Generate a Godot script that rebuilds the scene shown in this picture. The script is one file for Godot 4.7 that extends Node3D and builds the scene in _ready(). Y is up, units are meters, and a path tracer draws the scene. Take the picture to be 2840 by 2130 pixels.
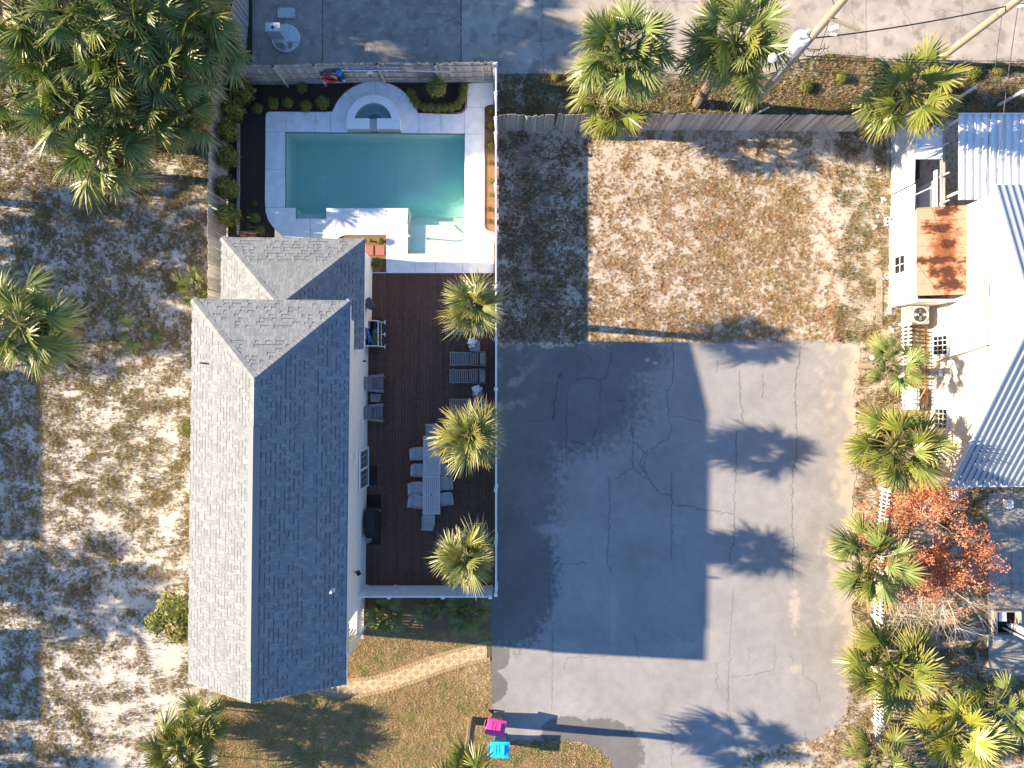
extends Node3D
# A nadir drone view of a beach house lot: house with grey shingle roof, pool, timber deck, asphalt drive, sandy lots and palms.
# Plan coordinates below are survey units, 60 to the metre, with the origin of the world under the camera.

const UNIT := 60.0
const EYE := 33.43
const MIDX := 1420.0
const MIDY := 1065.0

var rng := RandomNumberGenerator.new()
var taken := {}
var M := {}
var speck := {}

class MB:
	var v := PackedVector3Array()
	var n := PackedVector3Array()
	var c := PackedColorArray()
	var uv := PackedVector2Array()
	var o := Vector3.ZERO
	var col := Color.WHITE
	var xf := Transform3D.IDENTITY
	var has_uv := false
	var uv0 := Vector2.ZERO
	var uvs := Vector2.ONE

	func put(p: Vector3, q: Vector3, k: Color) -> void:
		v.append(p - o)
		n.append(q)
		c.append(k)
		if has_uv:
			uv.append(Vector2((p.x - uv0.x) / uvs.x, (p.z - uv0.y) / uvs.y))

	func tri(a: Vector3, b: Vector3, d: Vector3) -> void:
		a = xf * a
		b = xf * b
		d = xf * d
		var q := (b - a).cross(d - a)
		if q.length_squared() < 1e-16:
			return
		q = q.normalized()
		put(a, q, col)
		put(d, q, col)
		put(b, q, col)

	func tric(a: Vector3, b: Vector3, d: Vector3, ka: Color, kb: Color, kd: Color) -> void:
		a = xf * a
		b = xf * b
		d = xf * d
		var q := (b - a).cross(d - a)
		if q.length_squared() < 1e-16:
			return
		q = q.normalized()
		put(a, q, ka)
		put(d, q, kd)
		put(b, q, kb)

	func quad(a: Vector3, b: Vector3, d: Vector3, e: Vector3) -> void:
		tri(a, b, d)
		tri(a, d, e)

	# a block from its centre, size and turn
	func box(ctr: Vector3, size: Vector3, turn := Basis.IDENTITY) -> void:
		var x := turn.x * size.x * 0.5
		var y := turn.y * size.y * 0.5
		var z := turn.z * size.z * 0.5
		var p := [ctr - x - y - z, ctr + x - y - z, ctr + x - y + z, ctr - x - y + z, ctr - x + y - z, ctr + x + y - z, ctr + x + y + z, ctr - x + y + z]
		quad(p[4], p[7], p[6], p[5])
		quad(p[0], p[1], p[2], p[3])
		quad(p[3], p[2], p[6], p[7])
		quad(p[1], p[0], p[4], p[5])
		quad(p[2], p[1], p[5], p[6])
		quad(p[0], p[3], p[7], p[4])

	# a block with chamfered top edges
	func slab(ctr: Vector3, size: Vector3, ch := 0.006, turn := Basis.IDENTITY) -> void:
		var p := []
		var lv := [[-size.y * 0.5, 0.0], [size.y * 0.5 - ch, 0.0], [size.y * 0.5, ch]]
		for l in lv:
			var hx: float = size.x * 0.5 - l[1]
			var hz: float = size.z * 0.5 - l[1]
			for s in [[-1, -1], [1, -1], [1, 1], [-1, 1]]:
				p.append(ctr + turn * Vector3(s[0] * hx, l[0], s[1] * hz))
		for k in 2:
			for i in 4:
				var j := (i + 1) % 4
				quad(p[k * 4 + j], p[k * 4 + i], p[k * 4 + 4 + i], p[k * 4 + 4 + j])
		quad(p[8], p[11], p[10], p[9])

	# a bar between two points with a rectangular section
	func bar(a: Vector3, b: Vector3, w: float, h: float, up := Vector3.UP) -> void:
		var d := (b - a).normalized()
		var s := d.cross(up)
		if s.length() < 0.01:
			s = d.cross(Vector3.RIGHT)
		s = s.normalized()
		var u := s.cross(d).normalized()
		box((a + b) * 0.5, Vector3((b - a).length(), h, w), Basis(d, u, s))

	func tube(pts: Array, rad: Array, seg := 8, caps := true) -> void:
		var rings := []
		var last := Vector3.ZERO
		for i in pts.size():
			var d: Vector3 = (pts[mini(i + 1, pts.size() - 1)] - pts[maxi(i - 1, 0)]).normalized()
			var s := last
			if i == 0:
				s = d.cross(Vector3.UP)
				if s.length() < 0.05:
					s = d.cross(Vector3.RIGHT)
			s = (s - d * s.dot(d)).normalized()
			last = s
			var u := d.cross(s)
			var r := []
			var rr: float = rad[mini(i, rad.size() - 1)]
			for k in seg:
				var a := TAU * k / seg
				r.append(pts[i] + (s * cos(a) + u * sin(a)) * rr)
			rings.append(r)
		for i in pts.size() - 1:
			for k in seg:
				var j := (k + 1) % seg
				quad(rings[i][k], rings[i][j], rings[i + 1][j], rings[i + 1][k])
		if caps:
			for k in range(1, seg - 1):
				tri(rings[0][0], rings[0][k + 1], rings[0][k])
				var e: Array = rings[rings.size() - 1]
				tri(e[0], e[k], e[k + 1])

	func lathe(ctr: Vector3, prof: Array, seg := 20) -> void:
		for i in prof.size() - 1:
			for k in seg:
				var a := TAU * k / seg
				var b := TAU * (k + 1) / seg
				var p: Vector2 = prof[i]
				var q: Vector2 = prof[i + 1]
				quad(ctr + Vector3(p.x * cos(a), p.y, p.x * sin(a)), ctr + Vector3(q.x * cos(a), q.y, q.x * sin(a)), ctr + Vector3(q.x * cos(b), q.y, q.x * sin(b)), ctr + Vector3(p.x * cos(b), p.y, p.x * sin(b)))

	# a plan outline (x, z) raised from y0 to y1
	func prism(poly: PackedVector2Array, y0: float, y1: float, top := true, sides := true) -> void:
		var ids := Geometry2D.triangulate_polygon(poly)
		if top:
			for i in range(0, ids.size(), 3):
				var a := Vector3(poly[ids[i]].x, y1, poly[ids[i]].y)
				var b := Vector3(poly[ids[i + 1]].x, y1, poly[ids[i + 1]].y)
				var d := Vector3(poly[ids[i + 2]].x, y1, poly[ids[i + 2]].y)
				if (b - a).cross(d - a).y < 0.0:
					tri(a, d, b)
				else:
					tri(a, b, d)
		if sides and y1 > y0:
			var area := 0.0
			for i in poly.size():
				area += poly[i].cross(poly[(i + 1) % poly.size()])
			for i in poly.size():
				var p := poly[i]
				var q := poly[(i + 1) % poly.size()]
				if area < 0.0:
					var t := p
					p = q
					q = t
				quad(Vector3(q.x, y0, q.y), Vector3(p.x, y0, p.y), Vector3(p.x, y1, p.y), Vector3(q.x, y1, q.y))

	func mesh() -> ArrayMesh:
		var a := []
		a.resize(Mesh.ARRAY_MAX)
		a[Mesh.ARRAY_VERTEX] = v
		a[Mesh.ARRAY_NORMAL] = n
		a[Mesh.ARRAY_COLOR] = c
		if has_uv:
			a[Mesh.ARRAY_TEX_UV] = uv
		var m := ArrayMesh.new()
		if v.size() > 0:
			m.add_surface_from_arrays(Mesh.PRIMITIVE_TRIANGLES, a)
		return m


# ---------- naming and placing ----------

func plan(u: float, w: float, h := 0.0) -> Vector3:
	var k := (1.0 - h / EYE) / UNIT
	return Vector3((u - MIDX) * k, h, (w - MIDY) * k)

func flat(pts: Array) -> PackedVector2Array:
	var r := PackedVector2Array()
	for p in pts:
		r.append(Vector2((p[0] - MIDX) / UNIT, (p[1] - MIDY) / UNIT))
	return r

func numbered(called: String) -> String:
	if not taken.has(called):
		taken[called] = 0
		return called
	taken[called] += 1
	return "%s_%03d" % [called, taken[called]]

func tag(node: Node3D, label: String, category: String, group := "", kind := "") -> void:
	if label != "":
		node.set_meta("label", label)
	if category != "":
		node.set_meta("category", category)
	if group != "":
		node.set_meta("group", group)
	if kind != "":
		node.set_meta("kind", kind)

func thing(called: String, label: String, category: String, at := Vector3.ZERO, turn := 0.0, group := "") -> Node3D:
	var t := Node3D.new()
	t.name = numbered(called)
	add_child(t)
	t.position = at
	t.rotation.y = turn
	tag(t, label, category, group)
	return t

func setting(called: String, mb: MB, m: Material) -> MeshInstance3D:
	var t := MeshInstance3D.new()
	t.name = numbered(called)
	t.mesh = mb.mesh()
	t.material_override = m
	t.set_meta("kind", "structure")
	add_child(t)
	return t

func part(parent: Node3D, called: String, mb: MB, m: Material) -> MeshInstance3D:
	var t := MeshInstance3D.new()
	t.name = called
	t.mesh = mb.mesh()
	t.material_override = m
	parent.add_child(t, true)
	return t

func share(parent: Node3D, called: String, mesh: Mesh, m: Material, xf: Transform3D) -> MeshInstance3D:
	var t := MeshInstance3D.new()
	t.name = called
	t.mesh = mesh
	t.material_override = m
	t.transform = xf
	parent.add_child(t, true)
	return t

func copy_of(root: Node3D, at: Vector3, turn: float, label: String) -> Node3D:
	var r: Node3D = root.duplicate()
	var base: String = root.name
	var cut := base.rfind("_")
	if cut > 0 and base.substr(cut + 1).is_valid_int():
		base = base.substr(0, cut)
	r.name = numbered(base)
	add_child(r)
	r.position = at
	r.rotation.y = turn
	r.set_meta("label", label)
	return r

# a fresh mesh builder whose input is in world coordinates and whose output belongs to a thing that stands at «at»
func mb_at(at := Vector3.ZERO) -> MB:
	var b := MB.new()
	b.o = at
	return b

func R(a: float, b: float) -> float:
	return rng.randf_range(a, b)

# ---------- materials (colours are linear base colours) ----------

func lin(r: float, g: float, b: float) -> Color:
	return Color(r, g, b).linear_to_srgb()

func noise_image(size: int, freq: float, seed_value: int, octaves := 4, kind := FastNoiseLite.TYPE_SIMPLEX_SMOOTH) -> Image:
	var f := FastNoiseLite.new()
	f.noise_type = kind
	f.seed = seed_value
	f.frequency = freq
	f.fractal_octaves = octaves
	var im := f.get_seamless_image(size, size, false, false, 0.15, true)
	im.convert(Image.FORMAT_L8)
	return im

# a tiling mottle between two tints, both linear
func mottle(key: String, a: Color, b: Color, freq: float, seed_value: int, size := 256, grain := 0.25) -> ImageTexture:
	if speck.has(key):
		return speck[key]
	var coarse := noise_image(size, freq, seed_value).get_data()
	var fine := noise_image(size, 0.35, seed_value + 7, 2).get_data()
	var out := PackedByteArray()
	out.resize(size * size * 3)
	for i in size * size:
		var t := clampf((coarse[i] / 255.0 - 0.5) * 1.6 + 0.5 + (fine[i] / 255.0 - 0.5) * grain * 3.0, 0.0, 1.0)
		var k := a.lerp(b, t).linear_to_srgb()
		out[i * 3] = int(clampf(k.r, 0, 1) * 255.0)
		out[i * 3 + 1] = int(clampf(k.g, 0, 1) * 255.0)
		out[i * 3 + 2] = int(clampf(k.b, 0, 1) * 255.0)
	var tex := ImageTexture.create_from_image(Image.create_from_data(size, size, false, Image.FORMAT_RGB8, out))
	speck[key] = tex
	return tex

func solid(r: float, g: float, b: float, rough := 0.7, metal := 0.0) -> StandardMaterial3D:
	var m := StandardMaterial3D.new()
	m.albedo_color = lin(r, g, b)
	m.roughness = rough
	m.metallic = metal
	return m

# a surface whose grain comes from a tiling texture laid in world space, metres per tile
func grained(key: String, a: Color, b: Color, freq: float, tile: float, rough := 0.8, seed_value := 3, grain := 0.25) -> StandardMaterial3D:
	var m := StandardMaterial3D.new()
	m.albedo_texture = mottle(key, a, b, freq, seed_value, 256, grain)
	m.uv1_triplanar = true
	m.uv1_world_triplanar = true
	m.uv1_scale = Vector3.ONE / tile
	m.roughness = rough
	return m

func painted(rough := 0.8) -> StandardMaterial3D:
	var m := StandardMaterial3D.new()
	m.vertex_color_use_as_albedo = true
	m.roughness = rough
	return m

func leafy(r: float, g: float, b: float, rough := 0.40) -> StandardMaterial3D:
	var m := painted(rough)
	m.albedo_color = lin(r, g, b)
	m.backlight_enabled = true
	m.backlight = lin(0.3, 0.36, 0.12)
	return m

func make_materials() -> void:
	M.vinyl = grained("vinyl", Color(0.82, 0.83, 0.84), Color(0.89, 0.90, 0.91), 0.02, 1.7, 0.45, 11, 0.1)
	M.white = solid(0.78, 0.78, 0.78, 0.5)
	M.wall = grained("wall", Color(0.76, 0.75, 0.68), Color(0.84, 0.83, 0.76), 0.02, 2.3, 0.85, 21, 0.15)
	M.east_wall = grained("east_wall", Color(0.70, 0.61, 0.50), Color(0.82, 0.76, 0.66), 0.015, 3.1, 0.85, 22, 0.15)
	M.shed_wall = grained("shed_wall", Color(0.66, 0.67, 0.68), Color(0.8, 0.8, 0.8), 0.012, 2.7, 0.6, 23, 0.15)
	M.concrete = grained("deck_concrete", Color(0.70, 0.69, 0.68), Color(0.80, 0.79, 0.78), 0.02, 2.6, 0.85, 31, 0.3)
	M.coping = grained("coping", Color(0.76, 0.75, 0.74), Color(0.84, 0.83, 0.81), 0.03, 1.3, 0.7, 32, 0.3)
	M.mulch = grained("mulch", Color(0.022, 0.014, 0.010), Color(0.07, 0.045, 0.03), 0.12, 1.4, 1.0, 41, 0.9)
	M.bark = grained("bark_bed", Color(0.13, 0.065, 0.03), Color(0.26, 0.16, 0.08), 0.12, 1.2, 1.0, 42, 0.9)
	M.dirt = grained("dirt", Color(0.10, 0.08, 0.06), Color(0.22, 0.18, 0.13), 0.05, 3.3, 1.0, 43, 0.6)
	M.shingle = painted(0.92)
	M.shingle.albedo_texture = mottle("granules", Color(0.82, 0.82, 0.82), Color(1, 1, 1), 0.2, 51)
	M.shingle.uv1_triplanar = true
	M.shingle.uv1_world_triplanar = true
	M.shingle.uv1_scale = Vector3.ONE * 1.3
	for k in 5:
		var t := [0.88, 0.95, 1.0, 1.07, 1.14][k] as float
		var a: StandardMaterial3D = M.shingle.duplicate()
		a.vertex_color_use_as_albedo = false
		a.albedo_color = lin(0.225 * t, 0.245 * t, 0.255 * t)
		M["shingle_%d" % k] = a
		M["plank_%d" % k] = grained("plank_%d" % k, Color(0.070, 0.029, 0.015) * t, Color(0.115, 0.050, 0.026) * t, 0.03, 1.9, 0.62, 60 + k, 0.5)
		M["picket_%d" % k] = grained("picket_%d" % k, Color(0.26, 0.245, 0.22) * (t * t), Color(0.46, 0.44, 0.40) * (t * t), 0.05, 0.9, 0.95, 70 + k, 0.6)
		M["paver_%d" % k] = grained("paver_%d" % k, Color(0.47, 0.36, 0.21) * t, Color(0.58, 0.46, 0.29) * t, 0.06, 0.8, 0.9, 80 + k, 0.5)
	M.paver_dark = grained("paver_dark", Color(0.29, 0.20, 0.095), Color(0.37, 0.265, 0.135), 0.06, 0.8, 0.9, 86, 0.5)
	M.paver_dark2 = grained("paver_dark2", Color(0.33, 0.22, 0.10), Color(0.42, 0.30, 0.15), 0.06, 0.8, 0.9, 87, 0.5)
	M.redbrick = grained("redbrick", Color(0.30, 0.10, 0.07), Color(0.40, 0.16, 0.12), 0.06, 0.8, 0.9, 88, 0.4)
	M.pole = grained("pole_wood", Color(0.24, 0.20, 0.14), Color(0.36, 0.31, 0.24), 0.05, 0.9, 0.9, 91, 0.6)
	M.trunk = grained("palm_trunk", Color(0.10, 0.075, 0.05), Color(0.24, 0.20, 0.15), 0.12, 0.6, 0.95, 92, 0.8)
	M.resin = grained("grey_resin", Color(0.165, 0.17, 0.18), Color(0.21, 0.215, 0.225), 0.05, 0.7, 0.6, 93, 0.3)
	M.tabletop = grained("table_slats", Color(0.36, 0.37, 0.38), Color(0.48, 0.49, 0.49), 0.03, 0.9, 0.6, 94, 0.4)
	M.sling = solid(0.40, 0.41, 0.42, 0.8)
	M.alu = solid(0.5, 0.5, 0.52, 0.35, 0.8)
	M.black = solid(0.012, 0.012, 0.014, 0.6)
	M.rubber = grained("rubber", Color(0.012, 0.012, 0.012), Color(0.022, 0.022, 0.022), 0.1, 0.6, 0.95, 95, 0.5)
	M.cover = grained("grill_cover", Color(0.010, 0.011, 0.014), Color(0.020, 0.022, 0.026), 0.06, 0.8, 0.75, 96, 0.3)
	M.pvc = solid(0.82, 0.82, 0.82, 0.35)
	M.galv = grained("galvanised", Color(0.44, 0.46, 0.48), Color(0.60, 0.62, 0.64), 0.03, 1.1, 0.5, 97, 0.3)
	M.wire = solid(0.03, 0.03, 0.032, 0.6)
	M.glass = StandardMaterial3D.new()
	M.glass.albedo_color = Color(0.08, 0.11, 0.13, 0.82)
	M.glass.transparency = BaseMaterial3D.TRANSPARENCY_ALPHA
	M.glass.roughness = 0.05
	M.leaf = leafy(1, 1, 1)
	M.leaf_yellow = leafy(1.0, 0.90, 0.55)
	M.leaf_olive = leafy(0.85, 0.75, 0.6)
	M.leaf_dead = leafy(1, 1, 1, 0.8)
	M.bush = leafy(1.0, 0.96, 0.8, 0.6)
	M.bush_yellow = leafy(1.0, 0.85, 0.45, 0.6)
	M.bush_orange = leafy(1.0, 0.42, 0.25, 0.6)
	M.grass = painted(0.9)
	M.grass.backlight_enabled = true
	M.grass.backlight = lin(0.2, 0.2, 0.1)

func _ready() -> void:
	# camera, straight down
	var cam := Camera3D.new()
	cam.name = "camera"
	cam.position = Vector3(0, EYE, 0)
	cam.rotation_degrees = Vector3(-90, 0, 0)
	cam.fov = rad_to_deg(2.0 * atan(1065.0 / 2006.0))
	cam.near = 0.5
	cam.far = 600.0
	cam.current = true
	add_child(cam)
	var env := Environment.new()
	env.background_mode = Environment.BG_SKY
	var sm := ProceduralSkyMaterial.new()
	sm.sky_top_color = lin(0.060, 0.130, 0.285)
	sm.sky_horizon_color = lin(0.235, 0.295, 0.37)
	sm.sky_curve = 0.12
	sm.ground_bottom_color = lin(0.18, 0.16, 0.13)
	sm.ground_horizon_color = lin(0.28, 0.28, 0.28)
	sm.sun_angle_max = 1.0
	var sky := Sky.new()
	sky.sky_material = sm
	env.sky = sky
	env.tonemap_mode = Environment.TONE_MAPPER_LINEAR
	env.tonemap_exposure = 3.25
	env.volumetric_fog_enabled = true
	env.volumetric_fog_density = 0.0
	env.sdfgi_enabled = true
	env.ssao_enabled = true
	env.ssil_enabled = true
	var we := WorldEnvironment.new()
	we.name = "environment"
	we.environment = env
	add_child(we)
	var sun := DirectionalLight3D.new()
	sun.name = "sun"
	sun.light_energy = 1.6
	sun.light_color = Color(1.0, 0.915, 0.80)
	sun.light_angular_distance = 0.53
	sun.shadow_enabled = true
	add_child(sun)
	sun.look_at_from_position(Vector3.ZERO, Vector3(1.0, -0.44, 0.085), Vector3.UP)

	rng.seed = 5
	make_materials()
	M.metal_roof = solid(0.36, 0.40, 0.44, 0.42, 0.35)
	M.pad = grained("pad", Color(0.24, 0.225, 0.195), Color(0.36, 0.34, 0.30), 0.03, 3.1, 0.9, 109, 0.4)
	make_noise_fields()
	make_ground()
	make_drive()
	make_alley()
	make_terrace()
	make_pool()
	make_spa()
	make_deck()
	make_path()
	make_pad()
	make_fences()
	make_house()
	make_east_house()
	make_west_house()
	make_furniture()
	make_fence_things()
	make_bins()
	make_utilities()
	make_palms()
	make_shrubs()
	make_red_tree()
	make_ground_cover()

# ---------- ground, paving and their textures ----------

var nz := []          # tiling noise fields, 512 square
const GX0 := -27.0
const GZ0 := -21.0
const GW := 54.0
const GD := 42.0

func field(k: int, x: float, z: float, per: float) -> float:
	var d: PackedByteArray = nz[k]
	return d[(int(floor(z * per)) & 511) * 512 + (int(floor(x * per)) & 511)] / 255.0

func in_box(x: float, z: float, a: float, b: float, c: float, d: float) -> bool:
	return x > a and x < c and z > b and z < d

# how thickly the dry ground cover grows here, 0 to 1, and which kind it is
func cover(x: float, z: float) -> float:
	var p := field(0, x, z, 32.0) * 0.34 + field(4, x, z, 46.0) * 0.66
	var lo := 0.5
	if x < -13.0:
		lo = 0.525
		if z < -7.6:
			lo = 0.49
		if z > 6.0:
			lo = 0.545
		if x > -19.0 and x < -15.2 and z > 9.0:
			lo = 0.62
	elif z < -12.2:
		lo = 0.40
	elif x < 15.3 and z < -1.9:
		lo = 0.53
		if z > -6.0:
			lo = 0.495
		if x > 8.6 and x < 13.6 and z > -9.5:
			lo = 0.445
		if x < 3.6:
			lo = 0.475
		if x > 13.8:
			lo = 0.57
		if z < -9.6:
			lo = 0.56
		if z > -3.6:
			lo = 0.44
	else:
		lo = 0.53
	return smoothstep(lo - 0.03, lo + 0.07, p)

func ground_colour(x: float, z: float) -> Color:
	var west := x < -13.0
	var sand := Color(0.53, 0.485, 0.42) if west else Color(0.46, 0.405, 0.325)
	var b := field(2, x, z, 19.0)
	sand = sand * (0.88 + 0.24 * b)
	var fine := field(3, x, z, 61.0)
	sand = sand * (0.90 + 0.2 * fine)
	var litter := Color(0.125, 0.10, 0.065) if west else Color(0.23, 0.15, 0.08)
	if not west and z < -12.2:
		litter = Color(0.14, 0.115, 0.075)
	if x > 15.3:
		litter = Color(0.24, 0.18, 0.115)
		sand = sand * 0.92
	litter = litter * (0.7 + 0.6 * fine)
	var t := cover(x, z) * 0.78
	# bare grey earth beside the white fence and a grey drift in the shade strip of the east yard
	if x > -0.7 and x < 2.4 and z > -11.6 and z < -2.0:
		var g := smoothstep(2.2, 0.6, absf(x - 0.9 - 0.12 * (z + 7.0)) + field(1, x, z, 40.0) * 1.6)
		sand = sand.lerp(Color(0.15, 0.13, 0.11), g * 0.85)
	return sand.lerp(litter, t)

func rgb_texture(w: int, h: int, bytes: PackedByteArray) -> ImageTexture:
	return ImageTexture.create_from_image(Image.create_from_data(w, h, false, Image.FORMAT_RGB8, bytes))

func mapped(tex: Texture2D, rough := 0.95) -> StandardMaterial3D:
	var m := StandardMaterial3D.new()
	m.albedo_texture = tex
	m.roughness = rough
	m.texture_repeat = false
	return m

func make_noise_fields() -> void:
	for s in [[0.022, 5, 101], [0.05, 4, 102], [0.012, 3, 103], [0.3, 2, 104], [0.08, 4, 105]]:
		nz.append(noise_image(512, s[0], s[2], s[1]).get_data())

func make_ground() -> void:
	var far := MB.new()
	var fx := [-400.0, (740.0 - MIDX) / UNIT, (1340.0 - MIDX) / UNIT, 400.0]
	var fz := [-400.0, (240.0 - MIDY) / UNIT, (740.0 - MIDY) / UNIT, 400.0]
	for a in 3:
		for b in 3:
			if a != 1 or b != 1:
				far.quad(Vector3(fx[a], -0.01, fz[b]), Vector3(fx[a], -0.01, fz[b + 1]), Vector3(fx[a + 1], -0.01, fz[b + 1]), Vector3(fx[a + 1], -0.01, fz[b]))
	setting("ground", far, grained("far_sand", Color(0.28, 0.24, 0.18), Color(0.42, 0.36, 0.28), 0.02, 9.0, 1.0, 5, 0.4))
	var w := 1728
	var h := 1344
	var out := PackedByteArray()
	out.resize(w * h * 3)
	var i := 0
	for y in h:
		var z := GZ0 + GD * (y + 0.5) / h
		for x in w:
			var xx := GX0 + GW * (x + 0.5) / w
			if (xx > -12.4 and xx < -1.0 and z > -13.5 and z < 9.0) or (xx > -0.5 and xx < 15.0 and z > -1.5 and z < 15.0):
				out[i] = 90
				out[i + 1] = 80
				out[i + 2] = 70
			else:
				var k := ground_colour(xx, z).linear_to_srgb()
				out[i] = int(clampf(k.r, 0, 1) * 255.0)
				out[i + 1] = int(clampf(k.g, 0, 1) * 255.0)
				out[i + 2] = int(clampf(k.b, 0, 1) * 255.0)
			i += 3
	# the pool is sunk into the lot, so the sheet has a gap under the pool terrace
	var mb := MB.new()
	mb.has_uv = true
	mb.uv0 = Vector2(GX0, GZ0)
	mb.uvs = Vector2(GW, GD)
	var hx0 := (760.0 - MIDX) / UNIT
	var hx1 := (1320.0 - MIDX) / UNIT
	var hz0 := (250.0 - MIDY) / UNIT
	var hz1 := (730.0 - MIDY) / UNIT
	var xs := [GX0, hx0, hx1, GX0 + GW]
	var zs := [GZ0, hz0, hz1, GZ0 + GD]
	for a in 3:
		for b in 3:
			if a == 1 and b == 1:
				continue
			var bump := 0.0
			mb.quad(Vector3(xs[a], bump, zs[b]), Vector3(xs[a], bump, zs[b + 1]), Vector3(xs[a + 1], bump, zs[b + 1]), Vector3(xs[a + 1], bump, zs[b]))
	var mat := mapped(rgb_texture(w, h, out), 1.0)
	setting("sandy_ground", mb, mat)

# marks on a sheet: a float field that cracks darken and stains tint
class Sheet:
	var w: int
	var h: int
	var x0: float
	var z0: float
	var sx: float
	var sz: float
	var crack: PackedFloat32Array
	func _init(px: int, pz: int, a: float, b: float, c: float, d: float) -> void:
		w = px
		h = pz
		x0 = a
		z0 = b
		sx = (c - a) / px
		sz = (d - b) / pz
		crack = PackedFloat32Array()
		crack.resize(px * pz)
	func dab(x: float, z: float, r: float, s: float) -> void:
		var cx := (x - x0) / sx
		var cz := (z - z0) / sz
		var rp := r / sx
		var n := int(ceil(rp)) + 1
		for j in range(-n, n + 1):
			for i in range(-n, n + 1):
				var px := int(cx) + i
				var pz := int(cz) + j
				if px < 0 or pz < 0 or px >= w or pz >= h:
					continue
				var d := Vector2(px + 0.5 - cx, pz + 0.5 - cz).length()
				var t := clampf(rp + 0.5 - d, 0.0, 1.0) * s
				var k := pz * w + px
				if t > crack[k]:
					crack[k] = t

func draw_crack(s: Sheet, pts: Array, wide := 0.014, dark := 0.8) -> void:
	for k in pts.size() - 1:
		var a := Vector2((pts[k][0] - MIDX) / UNIT, (pts[k][1] - MIDY) / UNIT)
		var b := Vector2((pts[k + 1][0] - MIDX) / UNIT, (pts[k + 1][1] - MIDY) / UNIT)
		var len := a.distance_to(b)
		var side := (b - a).orthogonal().normalized()
		var n := int(len / 0.012) + 1
		var ph := R(0, 90)
		for i in n:
			var t := float(i) / n
			var p := a.lerp(b, t)
			var wob := (field(4, p.x + ph, p.y, 150.0) - 0.5) * 0.16 + (field(1, p.x + ph, p.y, 60.0) - 0.5) * 0.2
			p += side * wob * sin(PI * t)
			s.dab(p.x, p.y, wide * (0.5 + field(4, p.y, p.x + ph, 70.0)), dark * (0.55 + 0.6 * field(1, p.x, p.y + ph, 90.0)))

func z4(a: Array) -> Array:
	var r := []
	for p in a:
		r.append([1350.0 + p[0] / 2.01, 930.0 + p[1] / 2.01])
	return r

func z5(a: Array) -> Array:
	var r := []
	for p in a:
		r.append([1350.0 + p[0] / 2.107, 1600.0 + p[1] / 2.107])
	return r

func blob(x: float, z: float, u: float, w: float, rx: float, rz: float, soft: float, rough: float) -> float:
	var dx := (x - (u - MIDX) / UNIT) / (rx / UNIT)
	var dz := (z - (w - MIDY) / UNIT) / (rz / UNIT)
	var d := sqrt(dx * dx + dz * dz) + (field(1, x, z, 60.0) - 0.5) * rough
	return smoothstep(1.0 + soft, 1.0 - soft, d)

# an outline with crumbled edges
func ragged(p: PackedVector2Array) -> PackedVector2Array:
	var r := PackedVector2Array()
	for i in p.size():
		var a := p[i]
		var b := p[(i + 1) % p.size()]
		var n := maxi(1, int(a.distance_to(b) / 0.22))
		var s := (b - a).orthogonal().normalized()
		for k in n:
			var q := a.lerp(b, float(k) / n)
			var w := 0.16 if q.x > 13.0 or q.y < -1.0 else 0.02
			r.append(q + s * (field(1, q.x * 1.7, q.y * 1.7, 60.0) - 0.5) * w * 2.0 if k > 0 else q)
	return r

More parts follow.
